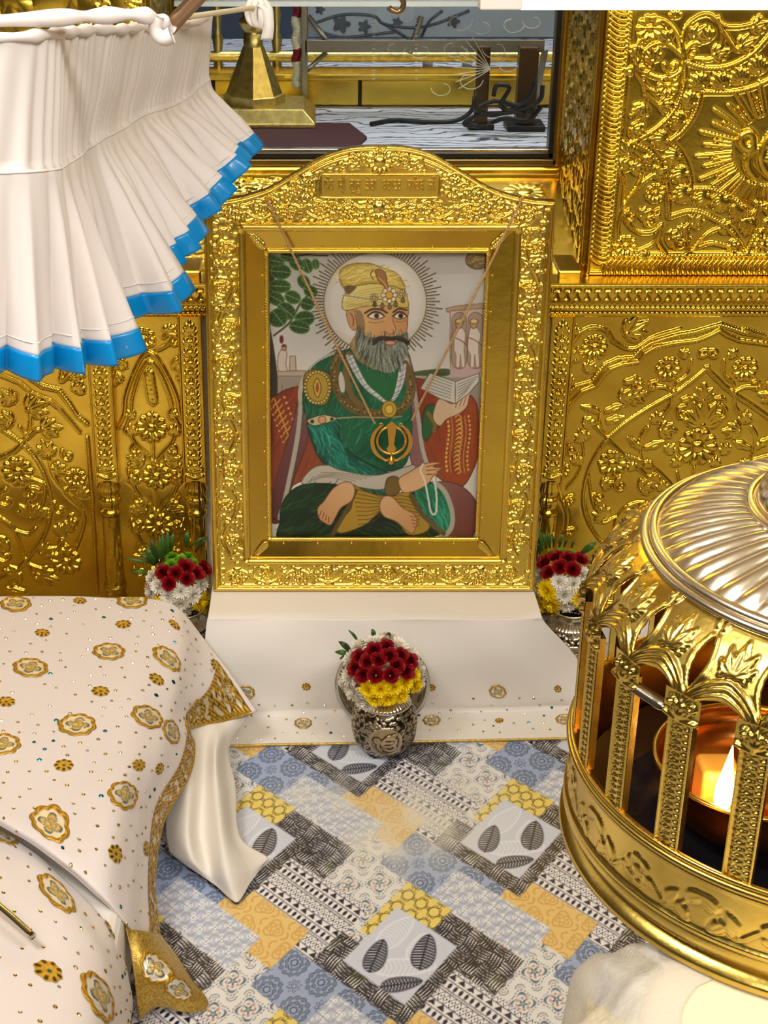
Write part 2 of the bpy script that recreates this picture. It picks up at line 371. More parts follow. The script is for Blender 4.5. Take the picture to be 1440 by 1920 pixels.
# right panel, measured in the crop x 1000.., y 500.., scale .3125
R = wallrelief(pil_x[2]+.012, 1.07, ZB, ZT); Z = R.zoom(1000, 500, .3125); u = .3125*.00115
ax = Z([(985, 1080)])[0, 0]
def both(f):
    f(False); f(True)
def mir(P, m):
    P = np.array(P, float)
    if m: P[:, 0] = 2*ax-P[:, 0]
    return P
arch_o = [(128, 930), (160, 840), (205, 760), (255, 715), (350, 690), (385, 640), (430, 585), (510, 550), (600, 545), (640, 500), (700, 460), (790, 430), (880, 405), (970, 390), (1050, 365), (1122, 345)]
arch_i = [(140, 960), (190, 880), (235, 800), (290, 745), (370, 715), (410, 660), (460, 610), (540, 580), (630, 570), (665, 520), (730, 480), (820, 460), (890, 450), (980, 440), (1060, 410), (1115, 380)]
aax = Z([(1122, 345)])[0, 0]; off = ax-aax
def part_right(m):
    q = lambda P: mir(Z(P), m)
    ao = Z(arch_o); ai = Z(arch_i)
    if m: ao = ao.copy(); ai = ai.copy(); ao[:, 0] = 2*aax-ao[:, 0]; ai[:, 0] = 2*aax-ai[:, 0]
    R.rope(ao, 13*u, A*.9); R.stroke(ai, 9*u, A*.8, smooth=False)
    R.rope(q([(1050, 600), (940, 690), (850, 755), (700, 840), (560, 930), (450, 1025), (375, 1130), (325, 1235), (298, 1370), (315, 1500), (390, 1630), (500, 1730), (640, 1850)]), 11*u, A*.75, smooth=True)
    st = lambda P, w=9, w1=None: R.stroke(q(P), w*u, A*.75, None if w1 is None else w1*u)
    fl = lambda x, y, r, n=10: R.flower(*q([(x, y)])[0], r*u, A*1.15, n)
    fa = lambda x, y, d, L: R.fan(*q([(x, y)])[0], math.pi-d if m else d, L*u, A)
    lf = lambda x, y, d, L, w=22: R.leaf(*q([(x, y)])[0], math.pi-d if m else d, L*u, w*u, A, 2)
    sp = lambda x, y, r, d, t=.8: R.spiral(*q([(x, y)])[0], r*u, math.pi-d if m else d, t, -1 if m else 1, 10*u, A)
    fl(475, 1180, 92); fl(165, 1222, 58); fl(810, 612, 76); fl(368, 482, 78, 12)
    st([(925, 1490), (900, 1400), (830, 1310), (740, 1220), (640, 1160), (540, 1128)]); st([(895, 1490), (850, 1400), (800, 1330), (700, 1270), (640, 1215), (600, 1200)])
    st([(945, 1490), (935, 1380), (880, 1300), (860, 1230)]); st([(830, 1490), (740, 1435), (640, 1410), (560, 1440), (500, 1510), (480, 1600), (430, 1690)]); st([(810, 1490), (790, 1430), (770, 1370)])
    st([(540, 1128), (470, 1060), (420, 1000), (395, 930), (400, 870)]); st([(650, 1170), (640, 1090), (650, 1010), (690, 960)]); st([(420, 1000), (360, 945)])
    st([(850, 755), (860, 700), (930, 640), (950, 560)]); st([(850, 760), (790, 720), (700, 720)]); st([(830, 780), (820, 830), (780, 880)])
    st([(330, 1250), (350, 1390), (370, 1450)]); st([(490, 1500), (430, 1530), (370, 1520)]); st([(165, 1290), (160, 1370), (200, 1480), (190, 1590), (140, 1640)], 8)
    st([(200, 1330), (270, 1240), (300, 1130), (290, 1050)], 8); st([(215, 600), (225, 480), (270, 400), (350, 360), (440, 380), (490, 450), (600, 490), (720, 420), (880, 370)]); st([(430, 1690), (360, 1790), (300, 1850)], 8)
    fa(860, 1190, 1.7, 70); fa(800, 1110, .9, 75); fa(770, 1340, 1.4, 80); fa(720, 1280, 1.2, 70); fa(600, 1210, 2.2, 60); fa(690, 1200, 1.8, 60); fa(300, 1040, 2., 90); fa(250, 1180, 1.3, 75)
    fa(630, 1450, 3.3, 95); fa(430, 1500, 2.3, 110); fa(410, 1310, .3, 80); fa(560, 1590, .4, 110); fa(640, 1330, .5, 110); fa(560, 400, .6, 150); fa(250, 560, 1.4, 90); fa(320, 620, .9, 80)
    fa(200, 700, 1.6, 80); fa(890, 530, .7, 60); fa(740, 930, 1.7, 80); fa(760, 980, 0., 110); fa(580, 770, .1, 120); fa(520, 790, .3, 100); fa(300, 940, .2, 80); fa(240, 400, 1.3, 60)
    lf(400, 870, 2.8, 130); lf(420, 870, .4, 150); lf(430, 930, .3, 130); lf(640, 1090, 2.4, 120); lf(660, 1090, .4, 140); lf(880, 800, .2, 80); lf(540, 690, .1, 120, 26)
    sp(640, 700, 55, 2.2); sp(530, 1310, 60, 1.8); sp(900, 880, 55, 1.4); sp(225, 1410, 45, 1.4); sp(230, 1100, 45, 2.); sp(1020, 530, 45, 0.); sp(400, 1380, 40, 2.6); sp(720, 720, 40, 1.); sp(220, 1600, 40, 1.)
both(part_right)
R.flower(*Z([(985, 1080)])[0], 122*u, A*1.3, 11); R.stroke(Z([(960, 1490), (958, 1330), (965, 1200)]), 9*u, A*.7); R.stroke(Z([(1000, 990), (1015, 850), (1020, 700)]), 9*u, A*.7)
R.fan(*Z([(1015, 950)])[0], 1.57, 190*u, A, 7, 1.25); R.fan(*Z([(1018, 800)])[0], 1.57, 120*u, A); R.fan(*Z([(950, 1400)])[0], 1.57, 120*u, A, 7, .9)
R.stroke(Z([(660, 1520), (800, 1510), (1000, 1500), (1180, 1490)]), 26*u, A*1.1); R.stroke(Z([(700, 1570), (900, 1560), (1150, 1545)]), 12*u, A)
R.rope([(.004, .01), (.004, R.h-.01)], .004, A*.6); R.stroke([(0, .012), (R.w, .012)], .008, A, smooth=False)
R.finish().part('panel', gold, wall)
# left panel, crop x 0.., y 500.., scale 1/3
R = wallrelief(-.80, pil_x[0]-.02, ZB, ZT); Z = R.zoom(0, 500, 1/3); u = .00115/3
ax = Z([(-215, 1000)])[0, 0]
def part_left(m):
    q = lambda P: mir(Z(P), m)
    st = lambda P, w=10, w1=None: R.stroke(q(P), w*u, A*.75, None if w1 is None else w1*u)
    fl = lambda x, y, r, n=10: R.flower(*q([(x, y)])[0], r*u, A*1.15, n)
    fa = lambda x, y, d, L: R.fan(*q([(x, y)])[0], math.pi-d if m else d, L*u, A)
    lf = lambda x, y, d, L, w=24: R.leaf(*q([(x, y)])[0], math.pi-d if m else d, L*u, w*u, A, 2)
    sp = lambda x, y, r, d, t=.8: R.spiral(*q([(x, y)])[0], r*u, math.pi-d if m else d, t, -1 if m else 1, 11*u, A)
    R.rope(q([(-215, 480), (-100, 520), (0, 545), (100, 565), (170, 620), (240, 670), (330, 690), (385, 760), (430, 830), (490, 880)]), 13*u, A*.9)
    R.stroke(q([(-215, 560), (-100, 590), (0, 605), (110, 650), (180, 710), (280, 750), (340, 800), (400, 870), (450, 930)]), 9*u, A*.8, smooth=False)
    R.rope(q([(-60, 860), (0, 905), (80, 960), (140, 1010), (205, 1085), (255, 1180), (288, 1300), (280, 1420), (235, 1540), (150, 1650), (60, 1740)]), 12*u, A*.75, smooth=True)
    fl(100, 1152, 92); fl(425, 1190, 62); fl(372, 1660, 92); fl(-120, 1250, 85)
    st([(0, 1075), (90, 1030), (150, 950), (170, 880), (170, 820)]); st([(155, 960), (200, 920), (240, 915)]); st([(150, 960), (110, 900)]); st([(180, 1190), (250, 1230), (240, 1340), (200, 1370)])
    st([(0, 1405), (70, 1460), (100, 1530), (150, 1660), (280, 1710)]); st([(80, 1480), (160, 1500), (200, 1470)]); st([(150, 1660), (180, 1720), (200, 1760)]); st([(150, 1670), (90, 1710), (40, 1750)])
    st([(425, 1590), (460, 1500), (475, 1400), (430, 1320), (360, 1250), (300, 1170), (275, 1080)]); st([(430, 1330), (370, 1270), (390, 1230)]); st([(340, 640), (350, 560), (340, 500), (300, 470)]); st([(350, 640), (400, 580), (420, 500)])
    fa(275, 1060, 1.9, 110); fa(300, 1130, -.4, 90); fa(170, 1410, 1.6, 130); fa(230, 1370, -1., 80); fa(160, 800, .4, 140); fa(60, 880, 2.6, 110); fa(240, 910, .1, 120); fa(70, 760, 2.2, 100); fa(330, 1500, .9, 90); fa(380, 1480, 1.2, 80)
    fa(110, 1730, 3.4, 130); fa(220, 1730, -.3, 130); fa(230, 1610, .4, 110); fa(40, 1550, 3.5, 110); fa(280, 560, 1.9, 100); fa(400, 620, .7, 100); fa(430, 700, 1., 80); fa(460, 1290, 1.2, 70)
    sp(385, 1060, 45, 2.4); sp(340, 1360, 50, 2.2); sp(180, 1280, 55, .6); sp(40, 1310, 70, 1.6); sp(420, 1430, 45, 1.8); sp(30, 1620, 60, 2.8); sp(370, 1570, 45, 2.)
    lf(150, 1830, 2.9, 130); lf(440, 1290, 1.2, 90)
both(part_left)
R.rope(Z([(492, 960), (520, 1300), (548, 1840)]), 12*u, A*.7); R.stroke([(0, .012), (R.w, .012)], .008, A, smooth=False)
R.finish(seed=5).part('panel', gold, wall)
# narrow niche panel between the two pilasters on the left (mirrored beyond the portrait: hidden)
R = wallrelief(pil_x[0]+.005, pil_x[1]-.01, ZB, ZT, .0018); Z = R.zoom(0, 500, 1/3)
ax = Z([(865, 1000)])[0, 0]
def part_niche(m):
    q = lambda P: mir(Z(P), m)
    fa = lambda x, y, d, L: R.fan(*q([(x, y)])[0], math.pi-d if m else d, L*u, A)
    sp = lambda x, y, r, d, t=.8: R.spiral(*q([(x, y)])[0], r*u, math.pi-d if m else d, t, -1 if m else 1, 9*u, A)
    R.stroke(q([(665, 900), (700, 830), (710, 730), (750, 610), (800, 510), (838, 478)]), 11*u, A*.8); R.stroke(q([(700, 920), (735, 830), (745, 740), (780, 620), (820, 545), (842, 530)]), 8*u, A*.6)
    for y0 in (1010, 1290, 1560):
        x = 862+(y0-905)*.055
        R.stroke(q([(x, y0+100), (x-40, y0+50), (x-100, y0-10), (x-130, y0-60)]), 9*u, A*.8); sp(x-90, y0+30, 48, 1.9); fa(x-60, y0+75, 3.0, 100); fa(x-120, y0-70, 1.8, 70); fa(x-110, y0-180, 3.2, 60); sp(x-105, y0+150, 45, 2.6)
    R.stroke(q([(800, 470), (740, 440), (690, 400), (660, 350)]), 9*u, A*.7); sp(700, 420, 55, .5); fa(690, 520, 4., 90); fa(655, 600, 4.5, 80); fa(730, 370, 2.5, 70)
both(part_niche)
for x, y, r in ((808, 405, 66), (852, 905, 90), (880, 1180, 84), (893, 1455, 84), (900, 1740, 80)): R.flower(*Z([(x, y)])[0], r*u, A*1.15, 11)
for k in range(6): R.fan(*Z([(842+k*4, 640+k*26)])[0], 1.57, 80*u, A, 5, .55)
R.stroke(Z([(855, 820), (866, 1100), (880, 1400), (895, 1800)]), 8*u, A*.6); R.stroke([(0, .012), (R.w, .012)], .008, A, smooth=False)
R.finish(seed=6).part('panel', gold, wall)
# pilasters: block above, turned shaft below
def pilaster(x, hide=False):
    h1 = .43                                                  # top of the turned shaft
    prof = [(.030, .100), (.030, .112), (.024, .116), (.026, .130), (.022, .14), (.021, .155), (.026, .158), (.026, .166), (.0205, .17)]
    prof += [(.0205-.003*(t-.17)/(h1-.26), t) for t in np.linspace(.172, h1-.085, 30)]
    prof += [(.023, h1-.083), (.023, h1-.072), (.018, h1-.07), (.021, h1-.058), (.025, h1-.05), (.022, h1-.04), (.017, h1-.036), (.023, h1-.026), (.025, h1-.018), (.020, h1-.006), (.024, h1), (.024, h1+.004)]
    def mod(th, k):
        z = np.array([q[1] for q in prof])[k]; return 1+np.where((z > .17) & (z < h1-.09), .05*np.abs(np.sin(6*th+0*z))+.07*np.sin(th*9+z*160)*np.sin(z*230), np.where(z > h1-.07, .05*np.cos(14*th), 0))
    obj('pilaster_shaft', *lathe(prof, 72, (x, YW-.004, 0), mod), gold, wall)
    r = Relief((x-.026, YW-.024, h1+.004), (1, 0, 0), (0, 0, 1), .052, ZT-h1-.004, .0014)
    rr = np.random.default_rng(int(1000+x*100)); yy = .03; r.stroke([(.010, .016), (.026, .010), (.042, .016)], .005, .005); r.stroke([(.012, .028), (.026, .024), (.040, .028)], .006, .005)
    while yy < r.h-.03:
        for sg in (-1, 1): r.fan(.026, yy, 1.57+sg*.9, .022, .005, 4, .6); r.ball(.026+sg*.009, yy+.014, .0045, .005)
        r.ball(.026, yy+.02, .005, .006); yy += .024
    r.fan(.026, r.h-.035, 1.57, .03, .005, 5, .7); r.rope([(.003, 0), (.003, r.h)], .0025, .003); r.rope([(.049, 0), (.049, r.h)], .0025, .003)
    p = r.finish(.001, .0002).part('pilaster_block', gold, wall)
    obj('pilaster_block', *boxm((x-.026, YW-.023, h1+.002), (x+.026, YW+.014, ZT)), gold, wall, smooth=False)
for x in pil_x: pilaster(x)
# cornice: leaf band over two ropes
R = Relief((XA, YW-.042, ZT-.004), (1, 0, 0), (0, 0, 1), XB-XA, ZC-ZT+.004, .0026); X = R.x; k = 0; hh = R.h
R.rope([(0, .008), (R.w, .008)], .0065, .006, .010); R.rope([(0, .024), (R.w, .024)], .007, .008, .0105); R.stroke([(0, .036), (R.w, .036)], .003, .004, smooth=False)
for x in np.arange(.01, R.w, .021):
    R.ell(x, .058, .008, .017, 0, .009); R.ell(x-.0055, .060, .003, .014, .25, .010); R.ell(x+.0055, .060, .003, .014, -.25, .010); R.ball(x+.0105, .046, .005, .007); R.ball(x, .074, .005, .009)
R.stroke([(0, hh-.004), (R.w, hh-.004)], .0045, .006, smooth=False)
prof = np.interp(R.y, [0, .016, .017, .033, .036, .078, hh], [-.03, -.028, -.016, -.012, -.004, .012, .016]); R.finish(.0008, .0003).part('cornice', gold, wall, add=prof[None, :]+0*R.H)
obj('cornice', *boxm((XA, YW-.060, ZC-.0015), (XB, YW+.02, ZC+.004)), gold_flat, wall, smooth=False)
# plain gilded sheets further out, bottom rail
slab('panel', (1.07, YW-.002, ZB), (3.3, YW+.014, ZT), gold_flat, wall); slab('panel', (-3.1, YW-.002, ZB), (-.80, YW+.014, ZT), gold_flat, wall)
bevel(slab('bottom_rail', (-.80, YW-.014, ZB-.012), (pil_x[1], YW+.013, ZB+.006), gold_flat, wall), .003); bevel(slab('bottom_rail', (pil_x[2], YW-.014, ZB-.012), (1.12, YW+.013, ZB+.006), gold_flat, wall), .003)

# ---- upper right wall: sun panel; crop x 1020.., y 0.., scale .2917
wr = struct(slab('wall_upper_right', (XR, YW+.01, ZC), (3.4, YW+.40, 3.45), gold_flat)); wr['label'] = 'gilded wall block with sunburst emblem beside the window'
R = wallrelief(XR, 1.06, ZC+.004, 1.54, .0018); Z = R.zoom(1020, 0, .2917); u = .2917*.00105
gl = Z([(470, 60), (340, 1745)]); x0 = .024
R.gadroon([(x0, .03), (x0, R.h)], .0155, .009, .0105); R.gadroon([(.04, .019), (R.w, .019)], .0145, .009, .0105)
xr = .047; R.rope([(xr, .04), (xr, R.h)], .0055, .006); R.rope([(xr, .042), (R.w, .042)], .0055, .006); R.stroke([(.004, 0), (.004, R.h)], .004, .006, smooth=False); R.stroke([(0, .003), (R.w, .003)], .003, .006, smooth=False)
cx, cy = Z([(1450, 960)])[0]
def arcs(P, w):
    for a in P: q = spline(Z(a), 10); R.rope(q, w*u, A*.9); q2 = q.copy(); q2[:, 0] = 2*cx-q2[:, 0]; R.rope(q2, w*u, A*.9)
arcs([[(1450, 225), (1330, 350), (1180, 425), (1040, 435), (905, 395)], [(905, 395), (895, 560), (840, 700), (730, 820), (575, 910)], [(575, 910), (690, 980), (760, 1090), (795, 1230), (805, 1390)], [(805, 1390), (950, 1355), (1090, 1400), (1210, 1490), (1300, 1640)], [(1300, 1640), (1350, 1530), (1450, 1430)]], 15)
arcs([[(1450, 510), (1340, 560), (1200, 590), (1010, 590)], [(1010, 590), (970, 720), (900, 830), (805, 910)], [(805, 910), (880, 990), (930, 1100), (945, 1215)], [(945, 1215), (1080, 1215), (1220, 1280), (1330, 1380)], [(1330, 1380), (1390, 1330), (1450, 1300)]], 15)
for x, y in [(985, 520), (1125, 515), (1250, 480), (1370, 410), (920, 640), (850, 770), (740, 895), (820, 1010), (865, 1125), (880, 1250), (1010, 1280), (1130, 1310), (1245, 1370), (1310, 1455)]:
    for sg in (0, 1):
        p = Z([(x, y)])[0]; d = np.array([cx, cy])-p; an = math.atan2(d[1], d[0])+math.pi; q = p-np.array([math.cos(an), math.sin(an)])*55*u
        if sg: q = np.array([2*cx-q[0], q[1]]); an = math.pi-an
        R.fan(q[0], q[1], an, 120*u, A, 7, 1.0)
for k in range(72):
    a = k*2*math.pi/72; r1 = (265, 480, 370, 430)[k % 4]
    if k % 4 == 0: continue
    c_, s_ = math.cos(a), math.sin(a); R.stroke([(cx+c_*255*u, cy+s_*255*u*.95), (cx+c_*r1*u, cy+s_*r1*u*.95)], 13*u, A*.8, 9*u, smooth=False)
for g in EMB: R.stroke([(cx+(-240+480*x)*u, cy+(215-430*y)*u) for x, y in g], 30*u, A*1.2)
st = lambda P, w=11: R.stroke(Z(P), w*u, A*.75); fl = lambda x, y, r: R.flower(*Z([(x, y)])[0], r*u, A*1.15, 10)
fa = lambda x, y, d, L: R.fan(*Z([(x, y)])[0], d, L*u, A); sp = lambda x, y, r, d, t=.9, s=1: R.spiral(*Z([(x, y)])[0], r*u, d, t, s, 11*u, A)
for f in ((680, 180, 88), (795, 548, 70), (715, 1240, 65), (525, 1582, 78), (1400, 1570, 60)): fl(*f)
st([(890, 350), (860, 230), (800, 150), (740, 120)]); st([(900, 340), (900, 200), (960, 120), (1060, 90), (1180, 170), (1350, 150), (1380, 100)]); st([(880, 350), (790, 280), (690, 290), (610, 380), (600, 470)]); st([(900, 360), (880, 450), (790, 500), (680, 480), (600, 420), (590, 320), (620, 250)])
st([(1120, 110), (1150, 230), (1090, 370), (950, 375)]); st([(1150, 190), (1230, 310), (1290, 310)]); st([(600, 470), (660, 560), (720, 590)]); st([(640, 520), (650, 650), (560, 740)]); st([(660, 600), (740, 680)])
fa(1090, 350, .3, 110); fa(1260, 300, .5, 120); fa(1060, 250, 2.2, 100); fa(1340, 180, .4, 110); fa(700, 390, 1.8, 110); fa(640, 680, 4.2, 110); fa(560, 830, -.2, 110); fa(750, 670, 0, 100); fa(840, 110, 1.6, 70); fa(610, 300, 4.4, 90); fa(960, 240, .8, 110); fa(800, 260, 2.4, 100)
sp(960, 330, 60, 1.); sp(830, 420, 60, 3.); sp(640, 430, 60, 1.5, 1, -1); sp(550, 460, 30, 1.)
st([(755, 1440), (690, 1490), (590, 1480), (520, 1400), (500, 1320)]); st([(755, 1450), (740, 1560), (830, 1660), (920, 1620), (945, 1530)]); st([(755, 1450), (700, 1560), (600, 1610)]); st([(500, 1340), (600, 1200), (700, 1120)]); st([(510, 1320), (480, 1440), (480, 1530)]); st([(500, 1330), (510, 1180), (480, 1070)]); st([(960, 1600), (1050, 1500), (1130, 1460)]); st([(940, 1610), (1060, 1560), (1180, 1580)]); st([(600, 1200), (640, 1080), (560, 980)])
fa(540, 990, 2., 110); fa(500, 1080, 1., 90); fa(570, 1090, .5, 90); fa(710, 1120, .5, 100); fa(1130, 1470, .6, 90); fa(1190, 1580, .1, 90); fa(950, 1440, .8, 110); fa(800, 1540, .3, 120); fa(880, 1500, 1., 90); fa(650, 1620, 4.6, 80); fa(620, 1390, .6, 90); fa(660, 1040, 1., 70); fa(1380, 1600, 1., 80)
sp(690, 1430, 55, 1.); sp(560, 1390, 50, 2.); sp(730, 1380, 40, 1.4); sp(880, 1560, 60, 2.4)
R.finish(seed=8).part('panel', gold, wr)
# left counterpart, mostly behind the canopy frill
wl = struct(slab('wall_upper_left', (-3.2, YW+.01, ZC), (XL, YW+.40, 3.45), gold_flat)); wl['label'] = 'gilded wall block behind the hanging frill'
R = wallrelief(-.70, XL, ZC+.004, 1.54, .0032); R.gadroon([(R.w-.024, .03), (R.w-.024, R.h)], .0155, .009, .0105); R.gadroon([(0, .019), (R.w-.04, .019)], .0145, .009, .0105); R.rope([(R.w-.047, .04), (R.w-.047, R.h)], .0055, .006)
R.vine([(R.w*.45, .10), (R.w*.45, R.h)], .2, 3, A, seed=4); R.vine([(R.w-.09, .05), (R.w-.09, R.h)], .035, 14, A, seed=9); R.finish(seed=9).part('panel', gold, wl)
# window bay: sloping sill, the two reveals
bay = struct(slab('trim_1', (XL, YWIN+.02, .2), (XR, YWIN+.10, .995), plaster)); bay['label'] = 'gilded sill and reveals of the window bay'
sl = math.hypot(YWIN-YW, .11); R = Relief((XL, YW-.005, ZC+.002), (1, 0, 0), (0, (YWIN-YW)/sl, .11/sl), XR-XL, sl, .0038)
R.vine([(0, sl-.075), (.26, sl-.075)], .045, 6, .004, seed=11); R.vine([(0, .10), (.16, .10)], .09, 4, .005, seed=12); R.vine([(0, .27), (.16, .27)], .09, 4, .005, seed=17)
R.flower(R.w-.085, sl-.11, .05, .003, 14); R.stroke([(0, sl-.02), (R.w, sl-.02)], .012, .010, smooth=False); R.stroke([(0, sl-.13), (.26, sl-.13)], .008, .006, smooth=False)
R.finish(.0008, .0010, 10).part('sill_sheet', gold_flat, bay)
bevel(slab('sill_block', (XR-.062, YW-.03, ZC), (XR-.012, YW+.10, ZC+.022), gold_flat, bay), .004); bevel(slab('sill_block', (XL+.01, YW-.03, ZC), (XL+.09, YW+.10, ZC+.022), gold_flat, bay), .004)
def reveal(x, sg):
    r = Relief((x, YWIN if sg < 0 else YW, ZC-.01), (0, -1 if sg < 0 else 1, 0), (0, 0, 1), YWIN-YW, .72, .0036 if sg < 0 else .007)
    for yy in np.arange(.04, .70, .05):
        for xx in (.13, .24, .35): r.fan(xx, yy, 1.57, .055, .005, 5, .8); r.leaf(xx-.05, yy+.02, 1.2, .04, .010, .004); r.leaf(xx+.05, yy+.02, 1.9, .04, .010, .004)
    for xx in (.06, .42): r.rope([(xx, 0), (xx, .72)], .007, .006)
    for xx in (.015, .455): r.stroke([(xx, 0), (xx, .72)], .010, .007, smooth=False)
    r.finish(.001, .0006).part('reveal_sheet', gold, bay)
reveal(XR-.001, -1); reveal(XL+.001, 1)

# ------------------------------------------------------------------ framed portrait standing on the covered bench, leaning back
FO = at_z(701, 1114, .236); FO[1] = 2.935; LEAN = .0864
f_ux = np.array([1., 0, 0]); f_uy = np.array([0, math.sin(LEAN), math.cos(LEAN)]); f_n = np.cross(f_ux, f_uy)
fw = .350
frame = thing('portrait_frame', 'gilded arched picture frame with embossed borders holding a painted portrait, on the white bench', 'picture frame', tuple(FO))
R = Relief(FO-f_ux*fw, f_ux, f_uy, 2*fw, .985, .00165)
Zf = R.zoom(360, 260, .4861); u = .4861*.00108; Am = .0065
def fl_xy(x, y): return R.uv(np.array([x]), np.array([y]))[0]
# rectangles (local): outer moulding and painting opening
ox0, oy0 = fl_xy(463, 1052); ox1, oy1 = fl_xy(968, 426); ox0 = (ox0+fl_xy(452, 430)[0])/2; ox1 = (ox1+fl_xy(947, 1050)[0])/2
ix0, iy0 = fl_xy(505, 1014); ix1, iy1 = fl_xy(916, 472); ix0 = (ix0+fl_xy(500, 474)[0])/2; ix1 = (ix1+fl_xy(897, 1012)[0])/2
ytop = fl_xy(382, 378)[1]
half = [(700, 28), (640, 31), (580, 42), (500, 72), (400, 130), (330, 172), (280, 197), (200, 222), (130, 235), (60, 240), (20, 240)]
hc = Zf(half); mid = fw; pk = hc[0, 1]
hx = np.linspace(0, 1, len(hc)); edge = spline(hc, 6)                         # crest edge from peak to left corner
def crest_y(x): d = np.abs(x-mid); return np.interp(d, (mid-edge[:, 0]), edge[:, 1])
X, Y = np.meshgrid(R.x, R.y, indexing='ij'); CY = crest_y(X)
bw = ox0                                                                      # side border width
R.vine([(bw*.54, oy0+.012), (bw*.54, oy1-.004)], bw*.37, 9, Am, seed=21); R.vine([(2*fw-bw*.54, oy0+.012), (2*fw-bw*.54, oy1-.004)], bw*.37, 9, Am, seed=22)
R.vine([(.02, oy0*.52), (2*fw-.02, oy0*.52)], oy0*.36, 10, Am, seed=23)
# crest: band along the bottom and two shoulders, rosettes where the photograph shows them
R.vine([(.025, oy1+.032), (2*fw-.025, oy1+.032)], .025, 11, Am, seed=24)
for sg in (-1, 1):
    q = lambda P: np.stack([mid+sg*(Zf(P)[:, 0]-mid), Zf(P)[:, 1]], 1)
    R.vine(q([(240, 265), (330, 230), (400, 200), (470, 150)]), .024, 5, Am, seed=25+sg); R.vine(q([(560, 105), (640, 75), (700, 62)]), .016, 3, Am, seed=28+sg)
    for x, y, r in ((440, 200, 38), (325, 265, 30), (175, 285, 34), (545, 270, 26), (600, 255, 20), (650, 298, 18)): p = q([(x, y)])[0]; R.flower(*p, r*u, Am*1.2, 9)
    R.stroke(np.stack([mid+sg*(edge[:, 0]-mid), edge[:, 1]-.0065], 1), .004, .005, smooth=False); R.stroke(np.stack([mid+sg*(edge[:, 0]-mid), edge[:, 1]-.018], 1), .0025, .004, smooth=False)
R.flower(*Zf([(720, 265)])[0], 50*u, Am*1.4, 12); R.ball(*Zf([(720, 262)])[0], 24*u, Am*1.5); R.flower(*Zf([(724, 88)])[0], 48*u, Am*1.3, 12); R.ball(*Zf([(724, 86)])[0], 24*u, Am*1.5)
# plaque
p0, p1 = Zf([(495, 228)])[0], Zf([(957, 138)])[0]; inpl = (X > p0[0]) & (X < p1[0]) & (Y > p0[1]) & (Y < p1[1]); R.H[inpl] = 0
inner = (X > p0[0]-.004) & (X < p1[0]+.004) & (Y > p0[1]-.004) & (Y < p1[1]+.004)
# outer roll and line
R.stroke([(.006, .004), (.006, ytop-.004)], .006, .006, smooth=False); R.stroke([(2*fw-.006, .004), (2*fw-.006, ytop-.004)], .006, .006, smooth=False); R.stroke([(0, .006), (2*fw, .006)], .006, .006, smooth=False)
R.stroke([(.017, .015), (.017, ytop-.02)], .002, .003, smooth=False); R.stroke([(2*fw-.017, .015), (2*fw-.017, ytop-.02)], .002, .003, smooth=False); R.stroke([(.015, .016), (2*fw-.015, .016)], .002, .003, smooth=False)
R.finish(.0011, .0003)
d_edge = np.minimum(np.minimum(X, 2*fw-X), np.minimum(Y, CY-Y))
hole = (X > ox0) & (X < ox1) & (Y > oy0) & (Y < oy1)
add = -.006*np.clip(1-np.maximum(d_edge, 0)/.008, 0, 1)**2
cell = lambda m: m[:-1, :-1] & m[1:, :-1] & m[:-1, 1:] & m[1:, 1:]
inside = Y <= CY-.0008
R.part('crest', gold_frame, frame, cell(inside & (Y >= oy1)), add)
R.part('side_rail', gold_frame, frame, cell((Y >= oy0-R.ry) & (Y <= oy1+R.ry) & (X <= ox0+R.rx)), add); R.part('side_rail', gold_frame, frame, cell((Y >= oy0-R.ry) & (Y <= oy1+R.ry) & (X >= ox1-R.rx)), add)
R.part('bottom_rail', gold_frame, frame, cell(Y <= oy0), add)
# body of the frame behind the sheet: crest board, two stiles, bottom board
def fpos(x, y, d=0.): return FO-f_ux*fw+f_ux*x+f_uy*y+f_n*d
def fbox(x0, y0, x1, y1, d0, d1, name, m, bv=0):
    V = [fpos(x, y, d) for d in (d0, d1) for x, y in ((x0, y0), (x1, y0), (x1, y1), (x0, y1))]
    o = obj(name, V, [[3, 2, 1, 0], [4, 5, 6, 7], [0, 1, 5, 4], [1, 2, 6, 5], [2, 3, 7, 6], [3, 0, 4, 7]], m, frame, smooth=False)
    return bevel(o, bv) if bv else o
TH = -.032
for a in ((0, 0, 2*fw, oy0), (0, oy0, ox0, ytop-.03), (ox1, oy0, 2*fw, ytop-.03)): fbox(*a, TH, -.0012, 'backing_board', gold_flat)
cp = [(0, ytop-.03), (2*fw, ytop-.03)]+[(2*mid-x, y-.001) for x, y in edge[::-1]]+[(x, y-.001) for x, y in edge[1:]]
cp = [(min(max(x, 0), 2*fw), y) for x, y in cp]; obj('backing_board', *prism(cp, fpos(0, 0, TH), f_ux, f_uy, f_n, -TH-.0035), gold_flat, frame, smooth=False)
fbox(ox0-.002, oy1-.002, ox1+.002, ytop-.03, TH, -.0012, 'backing_board', gold_flat)
